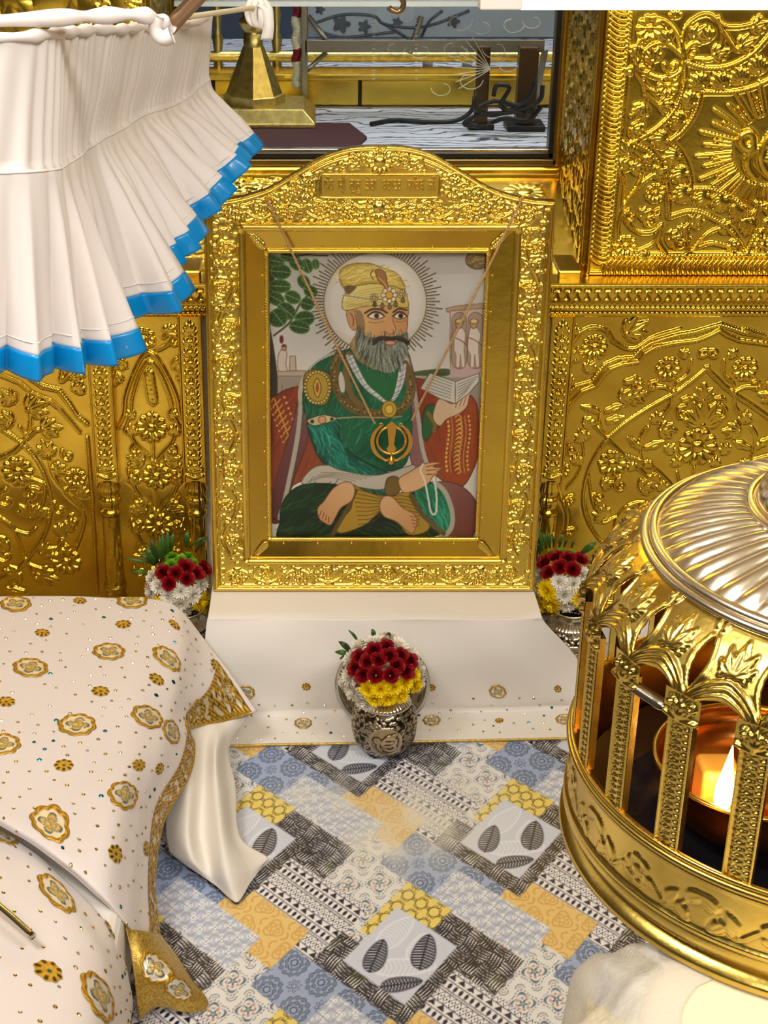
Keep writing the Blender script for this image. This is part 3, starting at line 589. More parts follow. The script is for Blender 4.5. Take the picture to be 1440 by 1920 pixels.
# mouldings and the plain sloping slips between border and picture
def rail(name, x0, y0, x1, y1, r, d, twist=0):
    P = np.array([fpos(x0, y0, d), fpos(x1, y1, d)]); n = 60; t = np.linspace(0, 1, n)[:, None]; P = P[0]*(1-t)+P[1]*t
    o = obj(name, *tube(P, r, 10), gold_frame, frame); return o
for a in ((ox0, oy0, ox1, oy0), (ox0, oy1, ox1, oy1), (ox0, oy0, ox0, oy1), (ox1, oy0, ox1, oy1)): rail('outer_moulding', *a, .0085, .001)
for a in ((ix0, iy0, ix1, iy0), (ix0, iy1, ix1, iy1), (ix0, iy0, ix0, iy1), (ix1, iy0, ix1, iy1)): rail('inner_moulding', *a, .0052, -.010)
def ropes(x0, y0, x1, y1, r, d):                              # light diagonal twist cut into the mouldings
    L = math.hypot(x1-x0, y1-y0); n = int(L/.006); b = Bag(); tx, ty = (x1-x0)/L, (y1-y0)/L
    for k in range(n):
        c = ((k+.5)/n); x, y = x0+(x1-x0)*c, y0+(y1-y0)*c; P = []
        for a in np.linspace(-1.2, 1.2, 5): P.append(fpos(x+tx*.003*a-ty*r*math.sin(a), y+ty*.003*a+tx*r*math.sin(a), d+r*math.cos(a)))
        b.add(*tube(P, .0006, 4, cap=False))
    o = b.build('twist', gold_frame, frame); o['kind'] = 'stuff'; return o
for a in ((ix0, iy0, ix1, iy0), (ix0, iy1, ix1, iy1), (ix0, iy0, ix0, iy1), (ix1, iy0, ix1, iy1)): ropes(*a, .0052, -.010)
g = .0035
def slip(P): obj('slip', [fpos(x, y, d) for x, y, d in P], [[0, 1, 2, 3]], gold_flat, frame, smooth=False)
d0, d1 = -.002, -.011
slip([(ox0, oy0, d0), (ox1, oy0, d0), (ix1, iy0, d1), (ix0, iy0, d1)]); slip([(ix0, iy1, d1), (ix1, iy1, d1), (ox1, oy1, d0), (ox0, oy1, d0)])
slip([(ox0, oy0, d0), (ix0, iy0, d1), (ix0, iy1, d1), (ox0, oy1, d0)]); slip([(ix1, iy0, d1), (ox1, oy0, d0), (ox1, oy1, d0), (ix1, iy1, d1)])
for cx_, cy_, a in ((ix0, iy1, 2.30), (ix1, iy1, .84), (ix0, iy0, 3.98), (ix1, iy0, 5.44)):       # leaf in each mitred corner
    r = Relief(fpos(cx_-.04, cy_-.04, -.0052), f_ux, f_uy, .08, .08, .0011); c_, s_ = math.cos(a), math.sin(a)
    for k in range(6):
        for sg in (-1, 1): r.leaf(.04+c_*(.006+.006*k), .04+s_*(.006+.006*k), a+sg*.55, .017-.001*k, .0028, .0035, 0)
    r.leaf(.04+c_*.034, .04+s_*.034, a, .016, .003, .0035, 0); r.stroke([(.04, .04), (.04+c_*.045, .04+s_*.045)], .0012, .004, smooth=False); m = r.H > 2e-4
    r.part('corner_leaf', gold_frame, frame, cell(m))
nails = Bag()
for x in np.linspace(ix0+.04, ix1-.04, 6): nails.add(*lathe([(0, .002), (.002, .0012), (.0028, 0)], 8))
for k, (x, y) in enumerate([(x, iy1+.009) for x in np.linspace(ix0+.04, ix1-.04, 6)]+[(x, iy0-.009) for x in np.linspace(ix0+.03, ix1-.05, 6)]+[(ix0-.009, y) for y in np.linspace(iy0+.05, iy1-.05, 8)]+[(ix1+.009, y) for y in np.linspace(iy0+.05, iy1-.05, 8)]):
    b = Bag(); V, Fc = lathe([(.0001, .0022), (.0018, .0014), (.0028, 0)], 8); V = fpos(x, y, -.0085)+V[:, :1]*f_ux+V[:, 1:2]*f_uy+V[:, 2:]*f_n; b.add(V, Fc); b.build('nail', gold_frame, frame)
# plaque and its raised lettering
plaque_m = mat('matt_gilding', (.52, .34, .05), .45, 1, bump=.2, bscale=150)
pl = obj('plaque', *prism([(p0[0]+.003, p0[1]+.003), (p1[0]-.003, p0[1]+.003), (p1[0]-.003, p1[1]-.003), (p0[0]+.003, p1[1]-.003)], fpos(0, 0, -.002), f_ux, f_uy, f_n, .003), plaque_m, frame, smooth=False)
P = [fpos(x, y, .001) for x, y in ((p0[0], p0[1]), (p1[0], p0[1]), (p1[0], p1[1]), (p0[0], p1[1]))]
P = np.concatenate([np.linspace(P[k], P[(k+1) % 4], 12, endpoint=False) for k in range(4)]); obj('rim', *tube(P, .0024, 8, closed=True), gold_frame, pl)
words = ['\u0a27\u0a70\u0a28', '\u0a38\u0a4d\u0a40', '\u0a17\u0a41\u0a30\u0a42', '\u0a24\u0a47\u0a17', '\u0a2c\u0a39\u0a3e\u0a26\u0a30', '\u0a38\u0a3e\u0a3f\u0a39\u0a2c', '\u0a1c\u0a40']
slots = [(508, 548), (562, 592), (608, 652), (668, 712), (730, 808), (828, 896), (908, 942)]
for w_, (a, b) in zip(words, slots):
    cu = bpy.data.curves.new('lettering', 'FONT'); cu.body = w_; cu.extrude = .06; cu.bevel_depth = .012; cu.resolution_u = 3
    t = bpy.data.objects.new('lettering', cu); SC.collection.objects.link(t); bpy.context.view_layer.update()
    me = bpy.data.meshes.new_from_object(t.evaluated_get(bpy.context.evaluated_depsgraph_get())); bpy.data.objects.remove(t)
    co = np.zeros(len(me.vertices)*3, np.float32); me.vertices.foreach_get('co', co); co = co.reshape(-1, 3).astype(float)
    lo, hi = co.min(0), co.max(0); qa, qb = Zf([(a, 200)])[0], Zf([(b, 160)])[0]; sx = (qb[0]-qa[0])/(hi[0]-lo[0]); sy = .0215/.72
    yb = Zf([(a, 196)])[0, 1]; W3 = fpos(0, 0, .001)+((co[:, :1]-lo[0])*sx+qa[0])*f_ux+(co[:, 1:2]*sy+yb)*f_uy+(co[:, 2:]*.034+.0012)*f_n
    me.vertices.foreach_set('co', W3.astype(np.float32).ravel()); me.update(); me.materials.clear(); o = link('lettering', me, gold_frame, pl)

# ------------------------------------------------------------------ the painted portrait (flat print), drawn in the crop x 480.., y 460.., scale .3194
class Paint:
    def __init__(s, X, Y): s.X, s.Y = X, Y; s.C = np.zeros(X.shape+(3,)); s.px = 2.2
    def sub(s, lo, hi, pad=30):
        m = (s.X[:, 0] > -1e9); i = np.where((s.X.max(1) >= lo[0]-pad) & (s.X.min(1) <= hi[0]+pad))[0]; j = np.where((s.Y.max(0) >= lo[1]-pad) & (s.Y.min(0) <= hi[1]+pad))[0]
        if len(i) == 0 or len(j) == 0: return None
        return slice(i[0], i[-1]+1), slice(j[0], j[-1]+1)
    def mix(s, sl, a, col): a = a[..., None]; s.C[sl] = s.C[sl]*(1-a)+np.asarray(col, float)*a
    def sdf(s, P, sl, closed=True):
        x, y = s.X[sl], s.Y[sl]; d = np.full(x.shape, 1e18); ins = np.zeros(x.shape, bool); n = len(P)
        for k in range(n if closed else n-1):
            (ax_, ay), (bx, by) = P[k], P[(k+1) % n]; ex, ey = bx-ax_, by-ay; t = np.clip(((x-ax_)*ex+(y-ay)*ey)/(ex*ex+ey*ey+1e-9), 0, 1)
            d = np.minimum(d, (x-ax_-t*ex)**2+(y-ay-t*ey)**2)
            if closed and ay != by: ins ^= ((ay > y) != (by > y)) & (x < (bx-ax_)*(y-ay)/(by-ay)+ax_)
        d = np.sqrt(d); return np.where(ins, -d, d)
    def poly(s, P, col, smooth=True, line=None, lw=3., rim=None, rw=40., grad=None, a=1.):
        P = spline(P, 5, True) if smooth else np.asarray(P, float); sl = s.sub(P.min(0), P.max(0))
        if sl is None: return None
        d = s.sdf(P, sl); cov = np.clip(.5-d/(2*s.px), 0, 1)*a; c = np.broadcast_to(np.asarray(col, float), s.C[sl].shape).copy()
        if grad is not None:
            (x0, y0), (x1, y1), c2 = grad; t = np.clip(((s.X[sl]-x0)*(x1-x0)+(s.Y[sl]-y0)*(y1-y0))/((x1-x0)**2+(y1-y0)**2), 0, 1)[..., None]; c = c*(1-t)+np.asarray(c2, float)*t
        if rim is not None: t = np.clip(1+d/rw, 0, 1)[..., None]**1.5; c = c*(1-t)+np.asarray(rim, float)*t
        s.mix(sl, cov, c)
        if line is not None: s.mix(sl, np.clip(1.-(np.abs(d)-lw*.5)/s.px, 0, 1)*.9, line)
        return sl, d
    def line(s, P, w, col, smooth=True, a=1., closed=False):
        P = spline(P, 5, closed) if smooth and len(P) > 2 else np.asarray(P, float); sl = s.sub(P.min(0), P.max(0), w+8)
        if sl is None: return
        s.mix(sl, np.clip(1.-(s.sdf(P, sl, False)*1.-w*.5)/s.px, 0, 1)*a, col)
    def dot(s, x, y, r, col, ry=None, a=1., line=None):
        ry = ry or r; sl = s.sub(np.array([x-r, y-ry]), np.array([x+r, y+ry]), 8)
        if sl is None: return
        q = np.hypot((s.X[sl]-x)/r, (s.Y[sl]-y)/ry); s.mix(sl, np.clip(.5-(q-1)*min(r, ry)/(2*s.px), 0, 1)*a, col)
        if line is not None: s.mix(sl, np.clip(1.-(np.abs(q-1)*min(r, ry)-1.5)/s.px, 0, 1)*.8, line)
    def streak(s, res, cols, n, L, w, ang, seed, a=.5, bend=.4):
        """short brush strokes kept inside a painted shape"""
        sl, d = res; r = np.random.default_rng(seed); x, y = s.X[sl], s.Y[sl]; idx = np.argwhere(d < -w); keep = s.C.copy() if False else None
        for k in range(n):
            i, j = idx[r.integers(len(idx))]; px_, py_ = x[i, j], y[i, j]; an = ang(px_, py_) if callable(ang) else ang; an += r.normal()*.12; l = L*r.uniform(.5, 1.2)
            P = [(px_+math.cos(an+bend*t)*l*t, py_+math.sin(an+bend*t)*l*t) for t in (-.5, 0, .5)]
            s.line(P, w*r.uniform(.5, 1.1), cols[r.integers(len(cols))], a=a)
pr = .0013; pnx, pny = int((ix1-ix0+.008)/pr), int((iy1-iy0+.008)/pr)
gx = np.linspace(ix0-.004, ix1+.004, pnx); gy = np.linspace(iy0-.004, iy1+.004, pny)
G = fpos(0, 0, -.022)+gx[:, None, None]*f_ux+gy[None, :, None]*f_uy
U_, V_ = proj(G); PA = Paint((U_-480)/.3194, (V_-460)/.3194); p = PA
p.C[:] = (196, 190, 180); BR = (92, 62, 40)
n_ = wob(p.X, p.Y, .012, 5, 8)[..., None]; p.C += n_*14
t = np.clip((p.Y-500)/300, 0, 1)[..., None]; p.C = p.C*(1-t)+np.array((222, 214, 200))*t
t = np.clip((250-p.Y)/200, 0, 1)[..., None]*.55; p.C = p.C*(1-t)+np.array((150, 140, 125))*t
p.poly([(60, 30), (1380, 30), (1380, 150), (1000, 170), (900, 150), (400, 60)], (168, 158, 148), a=.5)
p.poly([(60, 770), (1330, 770), (1330, 1000), (60, 1000)], (150, 138, 122), smooth=False); p.poly([(920, 745), (1010, 730), (1130, 725), (1130, 765), (920, 765)], (70, 84, 48))
# halo with rays
for k in range(110):
    a = k*2*math.pi/110; r1 = 340+(38, 10, 55, 22)[k % 4]; p.line([(700+math.cos(a)*296, 330+math.sin(a)*285), (700+math.cos(a)*r1, 330+math.sin(a)*r1*.96)], 5.5, (84, 66, 30), smooth=False)
th = np.linspace(0, 2*np.pi, 60, endpoint=False); p.poly(np.stack([700+302*np.cos(th), 335+292*np.sin(th)], 1), (216, 208, 196), smooth=False, line=(120, 98, 50), lw=5, rim=(196, 186, 170), rw=60)
# pavilion and figures at the right, well and figure at the left
p.poly([(1115, 370), (1180, 355), (1340, 340), (1345, 372), (1120, 392)], (170, 140, 110), False, BR, 2); p.poly([(1140, 385), (1330, 370), (1325, 720), (1140, 720)], (192, 170, 150), False, BR, 2); p.poly([(1140, 715), (1325, 705), (1320, 775), (1140, 775)], (188, 158, 150), False)
for x in (1195, 1290): p.poly([(x-45, 500), (x-40, 420), (x, 392), (x+38, 420), (x+40, 500), (x+38, 700), (x-42, 700)], (160, 136, 116), line=BR, lw=2)
for x, w in ((1195, 1), (1280, 1.1)):
    p.poly([(x-24*w, 500), (x-34*w, 600), (x-20, 650), (x-22, 710), (x, 712), (x+4, 640), (x+12, 710), (x+32, 705), (x+26, 600), (x+34*w, 520), (x, 470)], (214, 200, 186), line=(130, 96, 70), lw=2); p.dot(x-2, 462, 20, (188, 140, 100), 26, line=BR); p.dot(x, 446, 24, (218, 196, 120), 14, line=BR); p.line([(x-34, 540), (x+10, 560), (x+60, 600)], 4, (110, 70, 50))
p.poly([(150, 610), (130, 650), (128, 720), (150, 755), (185, 755), (175, 690), (182, 640), (170, 606)], (206, 190, 170), line=BR, lw=2); p.dot(165, 600, 15, (170, 130, 100), 18, line=BR); p.dot(165, 590, 15, (90, 50, 40), 8); p.poly([(200, 650), (232, 650), (236, 745), (196, 745)], (190, 172, 150), False, BR, 2); p.poly([(120, 740), (290, 735), (290, 768), (120, 768)], (180, 160, 140), False, BR, 2); p.dot(150, 552, 12, (110, 24, 30), 24)
# tree
p.poly([(62, 40), (110, 200), (75, 400), (105, 600), (125, 760), (120, 900), (60, 900)], (58, 50, 36)); p.line([(105, 530), (200, 450), (260, 340), (300, 300)], 10, (80, 70, 50)); p.line([(70, 300), (110, 120), (250, 60), (420, 60)], 9, (70, 62, 44))
for x, y, l, w, a in ((145, 155, 62, 46, .1), (140, 240, 66, 42, .05), (120, 315, 52, 40, .5), (180, 385, 62, 46, .7), (130, 425, 56, 58, .9), (215, 305, 50, 40, .4), (285, 430, 60, 46, -.1), (255, 480, 62, 40, .2), (100, 90, 70, 34, .2), (300, 120, 45, 34, 1.2), (350, 110, 32, 24, 1.4), (240, 110, 50, 36, .5), (280, 215, 46, 36, 1.), (320, 270, 44, 36, .5), (300, 345, 42, 38, .3), (200, 70, 60, 30, .2)):
    c_, s_ = math.cos(a), math.sin(a); q = [(x+l*c_*math.cos(t)-w*s_*math.sin(t), y+l*s_*math.cos(t)+w*c_*math.sin(t)) for t in np.linspace(0, 6.28, 12, endpoint=False)]
    p.poly(q, (38, 62, 22), rim=(92, 128, 62), rw=16); p.line([(x-l*c_, y-l*s_), (x+l*c_, y+l*s_)], 2.5, (120, 150, 90)); 
    for t in (-.4, 0, .4): p.line([(x+l*t*c_, y+l*t*s_), (x+l*(t+.3)*c_-w*.7*s_, y+l*(t+.3)*s_+w*.7*c_)], 1.6, (90, 122, 66), a=.7); p.line([(x+l*t*c_, y+l*t*s_), (x+l*(t+.3)*c_+w*.7*s_, y+l*(t+.3)*s_-w*.7*c_)], 1.6, (90, 122, 66), a=.7)
# bolster cushions
RED = (120, 42, 22)
r_ = p.poly([(75, 960), (120, 880), (240, 830), (420, 860), (500, 1100), (420, 1300), (200, 1420), (80, 1560)], RED, line=(60, 26, 16), grad=((100, 900), (400, 1300), (140, 66, 34))); p.streak(r_, [(160, 70, 40), (90, 36, 20)], 60, 130, 7, 1.9, 3, .35)
for k in range(8): x, y = 112+k*12, 920+k*32; p.line([(x-24, y), (x-8, y-22), (x+10, y+6), (x+30, y-16)], 5, (196, 150, 52)); p.dot(x+55, y-28, 7, (206, 164, 60)); p.dot(x-36, y+10, 6, (206, 164, 60))
r_ = p.poly([(900, 800), (1000, 790), (1150, 830), (1280, 900), (1310, 1050), (1310, 1200), (1270, 1330), (1200, 1420), (1080, 1370), (980, 1250), (930, 1000)], (132, 48, 22), line=(60, 26, 16), grad=((950, 850), (1280, 1350), (150, 66, 30))); p.streak(r_, [(166, 80, 40), (104, 36, 18)], 70, 140, 7, 1.4, 4, .3)
for k in range(13): y = 1010+k*26; x = 1188+math.sin(k*.5)*8; p.line([(x-18, y), (x+2, y-16), (x+16, y+6), (x-2, y+18)], 4.5, (206, 164, 70)); p.dot(x-64, y, 7, (214, 176, 84), 9); p.dot(x+60, y-6, 6, (214, 176, 84), 8); p.line([(x-44, y-12), (x-40, y+12)], 3, (190, 140, 60)); p.line([(x+38, y-12), (x+36, y+12)], 3, (190, 140, 60))
# cloak: mauve lining, pale silver hem
p.poly([(500, 600), (380, 670), (285, 770), (250, 900), (200, 1100), (110, 1400), (80, 1600), (150, 1610), (230, 1350), (300, 1150), (320, 900), (400, 720), (520, 640)], (128, 84, 82), line=(60, 34, 34), grad=((300, 700), (100, 1500), (92, 44, 40)))
p.line([(520, 615), (400, 665), (300, 750), (262, 850), (262, 960), (240, 1150), (180, 1450), (140, 1600)], 26, (176, 170, 150)); p.line([(520, 628), (410, 680), (315, 765), (280, 860), (276, 960), (255, 1160), (195, 1450)], 3, (80, 60, 50))
p.poly([(890, 640), (920, 720), (950, 850), (965, 1010), (980, 1150), (1010, 1290), (940, 1330), (900, 1200), (900, 900)], (140, 96, 92), line=(60, 34, 34)); p.line([(880, 650), (905, 760), (935, 900), (960, 1060), (975, 1180), (1005, 1290)], 22, (180, 174, 156))
# robe
GR = (16, 74, 48)
body = p.poly([(560, 610), (470, 640), (350, 700), (290, 800), (275, 930), (310, 1050), (340, 1180), (400, 1270), (460, 1320), (700, 1330), (860, 1300), (905, 1180), (915, 1000), (900, 850), (870, 690), (760, 720), (640, 690)], GR, line=(12, 40, 24), lw=4, grad=((300, 700), (900, 1250), (22, 98, 66)))
p.streak(body, [(40, 140, 90), (10, 52, 32), (60, 160, 110), (26, 96, 40)], 260, 90, 6, lambda x, y: 2.1+(x-600)*.0012, 5, .4)
p.poly([(560, 700), (700, 900), (790, 940), (860, 780), (870, 700), (760, 760)], (30, 96, 50), a=.9)
p.line([(490, 640), (460, 720), (480, 850), (560, 950), (700, 990), (820, 975), (900, 900), (905, 780), (870, 700)], 54, (104, 82, 40)); p.line([(545, 640), (530, 740), (560, 880), (640, 960)], 34, (118, 92, 46))
for k in range(70): t = k/69; q = spline([(490, 640), (460, 720), (480, 850), (560, 950), (700, 990), (820, 975), (900, 900), (905, 780)], 10); i = int(t*(len(q)-1)); p.dot(q[i, 0]+rng.normal()*9, q[i, 1]+rng.normal()*9, 6, ((160, 132, 74), (60, 46, 22))[k % 2])
p.poly([(485, 780), (500, 740), (520, 800), (518, 860), (495, 850)], (206, 202, 190))
# left arm lobe and right sleeve
slv = p.poly([(300, 1050), (330, 1040), (480, 1020), (490, 1130), (560, 1220), (680, 1290), (790, 1350), (800, 1440), (740, 1470), (600, 1420), (470, 1350), (380, 1260), (330, 1160)], (20, 96, 76), line=(10, 40, 26), lw=4, rim=(10, 60, 40), rw=40)
p.streak(slv, [(60, 170, 150), (20, 120, 100), (10, 60, 44)], 160, 110, 8, lambda x, y: .75 if x > 460 else 1.2, 6, .45)
p.poly([(290, 750), (360, 728), (430, 760), (445, 840), (420, 920), (375, 940), (310, 900), (280, 830)], (170, 140, 50), line=(70, 50, 14), rim=(120, 90, 24), rw=26)
for k in range(26): a = k*2*math.pi/26; p.dot(360+72*math.cos(a), 835+92*math.sin(a), 9, (214, 190, 90), line=(80, 58, 18))
p.poly([(360, 780), (382, 830), (372, 880), (360, 892), (345, 870), (338, 820)], (196, 160, 60), line=(80, 50, 14)); p.poly([(360, 800), (370, 840), (360, 866), (350, 840)], (150, 70, 30))
p.poly([(300, 1030), (340, 1008), (395, 995), (450, 1005), (478, 1018), (440, 1034), (390, 1050), (335, 1058)], (196, 180, 130), line=(60, 44, 20)); p.dot(388, 1024, 22, (206, 150, 110), line=(90, 60, 30)); p.dot(330, 1034, 13, (20, 40, 30), line=(190, 170, 120)); p.dot(446, 1020, 12, (20, 30, 30), line=(190, 170, 120)); p.line([(478, 1015), (600, 1008), (750, 1012), (850, 1005)], 5, (170, 150, 100))
# necklaces
for off_, c in ((-13, (206, 202, 196)), (0, (180, 178, 180)), (13, (212, 208, 200))): p.line([(548+off_, 650), (580+off_, 720), (640+off_*.7, 820), (720+off_*.5, 890), (780, 925+off_*.4), (820-off_*.5, 880), (850-off_, 790), (862-off_, 700)], 12, c)
for k in range(22):
    q = spline([(548, 650), (580, 720), (640, 820), (720, 890), (780, 925), (820, 880), (850, 790), (862, 700)], 8); i = int(k/21*(len(q)-1)); p.line([(q[i, 0]-16, q[i, 1]+8), (q[i, 0]+16, q[i, 1]-8)], 2, (110, 104, 110))
p.dot(782, 962, 44, (190, 150, 50), 50, line=(80, 56, 14)); p.dot(782, 962, 24, (214, 180, 70), 28, line=(110, 76, 20))
# sash, legs, trousers
p.poly([(270, 1400), (330, 1310), (420, 1290), (500, 1320), (700, 1350), (880, 1300), (930, 1290), (920, 1340), (760, 1430), (600, 1420), (440, 1400)], (196, 186, 166), line=(90, 74, 56)); 
for k in range(5): p.line([(300+k*20, 1390-k*14), (420+k*20, 1360-k*6), (560+k*30, 1392-k*8)], 3, (140, 124, 104), a=.7)
leg = p.poly([(160, 1500), (260, 1410), (440, 1400), (560, 1440), (740, 1470), (900, 1440), (1040, 1390), (1130, 1480), (1150, 1600), (1090, 1690), (900, 1730), (500, 1735), (150, 1735), (140, 1620)], (22, 50, 26), line=(10, 26, 14), grad=((250, 1400), (500, 1730), (10, 26, 12)))
p.streak(leg, [(46, 96, 50), (10, 28, 14), (60, 110, 56)], 190, 120, 6, lambda x, y: 2.6 if x < 600 else .5, 8, .4)
kn = p.poly([(930, 1450), (1040, 1395), (1110, 1470), (1150, 1580), (1120, 1680), (1030, 1660), (960, 1560)], (24, 110, 76), line=(10, 40, 26)); p.streak(kn, [(70, 180, 140), (16, 80, 54)], 50, 110, 8, 1.1, 9, .45)
p.poly([(1060, 1390), (1180, 1400), (1270, 1470), (1310, 1560), (1300, 1640), (1240, 1735), (1090, 1735), (1160, 1640), (1150, 1540), (1110, 1450)], (130, 84, 76), line=(60, 30, 30), grad=((1100, 1400), (1280, 1700), (104, 46, 34))); p.line([(1050, 1390), (1110, 1450), (1150, 1560), (1145, 1660), (1080, 1730)], 26, (176, 172, 150))
trs = p.poly([(560, 1410), (640, 1440), (760, 1470), (900, 1450), (960, 1540), (1020, 1660), (900, 1700), (820, 1610), (740, 1560), (640, 1640), (500, 1690), (470, 1640), (560, 1540)], (168, 132, 40), line=(80, 56, 14))
for k in range(9): p.line([(570+k*4, 1430+k*26), (660+k*2, 1450+k*22), (740, 1480+k*12)], 3.5, (96, 68, 20), a=.8); p.line([(760, 1480+k*14), (860, 1470+k*20), (960, 1500+k*18)], 3.5, (96, 68, 20), a=.8)
p.line([(585, 1440), (540, 1540), (470, 1660), (440, 1725)], 22, (96, 72, 34)); p.line([(910, 1470), (960, 1560), (1040, 1640), (1100, 1690)], 26, (100, 78, 38))
SK = (214, 170, 118); SKL = (120, 70, 40)
p.poly([(560, 1395), (580, 1440), (560, 1500), (500, 1540), (470, 1590), (440, 1640), (405, 1630), (370, 1600), (362, 1545), (400, 1500), (450, 1430), (510, 1392)], SK, line=SKL, grad=((520, 1400), (400, 1640), (196, 140, 90))); p.poly([(750, 1475), (800, 1478), (860, 1540), (930, 1580), (945, 1630), (920, 1690), (880, 1670), (820, 1620), (750, 1590), (725, 1530)], SK, line=SKL, grad=((760, 1490), (920, 1680), (196, 140, 90)))
for k in range(4): p.line([(385+k*14, 1560+k*12), (372+k*18, 1590+k*12)], 3, SKL); p.line([(905+k*7, 1590+k*20), (940-k*2, 1596+k*20)], 3, SKL)
# hands: resting right hand with beads, raised left hand with the open book
p.poly([(770, 1370), (830, 1360), (850, 1420), (820, 1465), (760, 1460)], (110, 84, 36), line=(50, 36, 14)); p.poly([(840, 1370), (900, 1330), (970, 1290), (1030, 1275), (1085, 1278), (1040, 1300), (1105, 1310), (1060, 1330), (1095, 1340), (1040, 1355), (1010, 1400), (940, 1440), (870, 1450), (845, 1420)], SK, line=SKL)
for q in ([(1000, 1300), (1085, 1280)], [(1000, 1322), (1104, 1312)], [(1000, 1345), (1094, 1340)]): p.line(q, 3, SKL)
p.line([(980, 1285), (965, 1320), (990, 1380), (1010, 1480), (1025, 1560), (1045, 1580), (1060, 1550), (1058, 1450), (1045, 1370)], 9, (226, 220, 206))
p.poly([(990, 960), (1050, 940), (1090, 1040), (1040, 1090), (1000, 1150), (975, 1100)], (40, 84, 46), line=(16, 40, 22)); p.line([(1010, 985), (1050, 1050), (1045, 1090)], 22, (120, 96, 44))
p.poly([(1050, 950), (1080, 900), (1150, 930), (1180, 900), (1210, 880), (1235, 870), (1250, 900), (1235, 950), (1190, 990), (1120, 1020), (1080, 1060), (1040, 1020)], (206, 176, 140), line=SKL)
for k in range(4): p.line([(1160+k*24, 950-k*6), (1180+k*22, 905-k*8), (1192+k*20, 885-k*5)], 9, (214, 184, 148)); p.line([(1170+k*24, 950-k*6), (1190+k*22, 905-k*8)], 2, SKL)
p.poly([(965, 840), (1020, 750), (1170, 800), (1310, 750), (1310, 800), (1250, 870), (1170, 930), (1080, 900)], (206, 200, 184), False, (90, 76, 60), 3)
for k in range(6): p.line([(1030-k*10+6, 768+k*16), (1150-k*2, 812+k*17)], 3, (130, 120, 104), smooth=False); p.line([(1185, 815+k*18), (1300-k*12, 770+k*16)], 3, (130, 120, 104), smooth=False)
p.line([(1170, 800), (1170, 930)], 3, (90, 76, 60))
# neck, head, turban, beard
p.poly([(560, 560), (580, 640), (680, 700), (760, 700), (760, 600), (620, 520)], (176, 130, 84)); p.line([(560, 580), (600, 660), (680, 710), (740, 730)], 20, (150, 116, 60))
p.poly([(530, 390), (560, 370), (590, 400), (600, 460), (580, 500), (548, 470)], (186, 140, 92), line=SKL); p.line([(555, 400), (572, 430), (570, 470)], 5, (130, 70, 50))
face = p.poly([(590, 370), (700, 345), (880, 350), (890, 430), (885, 520), (880, 600), (800, 650), (700, 640), (620, 560), (595, 470)], (208, 164, 108), line=SKL, grad=((640, 400), (890, 560), (182, 128, 78)))
p.poly([(592, 380), (625, 400), (640, 470), (630, 540), (600, 520), (590, 440)], (110, 90, 60), a=.7); p.poly([(800, 430), (830, 480), (830, 515), (790, 522), (752, 512), (766, 480)], (200, 150, 96), a=.8); p.line([(800, 410), (806, 450), (822, 490), (810, 515), (780, 520), (758, 506)], 4, (140, 84, 50))
for x, w in ((704, 46), (846, 36)):
    p.poly([(x-w, 418), (x-w*.3, 396), (x+w*.5, 400), (x+w, 420), (x+w*.2, 432), (x-w*.5, 430)], (226, 216, 200), line=(90, 50, 34), lw=4); p.dot(x+4, 414, 15, (70, 46, 26), 15); p.dot(x+4, 414, 7, (14, 10, 8)); p.line([(x-w-4, 414), (x-w*.3, 390), (x+w*.5, 394), (x+w+4, 416)], 6, (60, 34, 22))
p.line([(640, 398), (680, 376), (735, 378), (768, 396)], 10, (66, 46, 28)); p.line([(806, 392), (840, 372), (884, 380)], 9, (66, 46, 28)); p.line([(660, 450), (704, 456), (748, 446)], 3, (150, 96, 64)); p.line([(812, 446), (850, 450), (880, 440)], 3, (150, 96, 64))
bd = p.poly([(598, 480), (625, 520), (680, 540), (740, 530), (790, 545), (850, 525), (888, 510), (895, 560), (890, 630), (860, 690), (800, 745), (740, 740), (660, 700), (600, 640), (580, 560)], (78, 76, 56), grad=((700, 530), (780, 740), (150, 156, 140)))
p.streak(bd, [(60, 58, 42), (120, 124, 104), (176, 182, 168), (46, 42, 30)], 240, 90, 4, lambda x, y: 1.57+(740-x)*.0022, 10, .5, .1)
p.streak((bd[0], bd[1]+30), [(190, 196, 184), (150, 156, 140)], 60, 60, 4, lambda x, y: 1.57+(740-x)*.003, 11, .3, .1)
p.line([(700, 560), (740, 545), (790, 548), (840, 545), (892, 570)], 24, (56, 46, 32)); p.line([(690, 580), (730, 552), (780, 545)], 14, (50, 42, 30)); p.line([(760, 560), (790, 552), (850, 556), (890, 580)], 10, (40, 34, 24)); p.dot(788, 572, 34, (206, 150, 122), 12, line=(120, 70, 54))
tb = p.poly([(520, 380), (508, 320), (540, 260), (600, 215), (700, 200), (800, 220), (870, 260), (890, 320), (886, 365), (780, 352), (640, 358)], (224, 208, 130), line=(110, 84, 30), lw=3, grad=((560, 250), (860, 360), (206, 180, 88)))
t2 = p.poly([(515, 250), (490, 190), (500, 140), (560, 110), (660, 105), (740, 130), (820, 160), (860, 210), (872, 260), (780, 235), (680, 225), (580, 240)], (216, 190, 96), line=(110, 84, 30), lw=3, rim=(170, 136, 50), rw=50); p.streak(t2, [(240, 222, 140), (176, 140, 52)], 60, 120, 5, lambda x, y: 2.9+(x-650)*.002, 12, .5); p.poly([(515, 250), (540, 235), (590, 245), (540, 290)], (110, 84, 50))
for k in range(6): p.line([(530, 300+k*14), (640, 262+k*14), (760, 250+k*18), (880, 300+k*10)], 2.5, (180, 150, 70), a=.7)
for k in range(4): p.line([(512, 330+k*12), (600, 345+k*4), (700, 320+k*10)], 2, (170, 140, 70), a=.6)
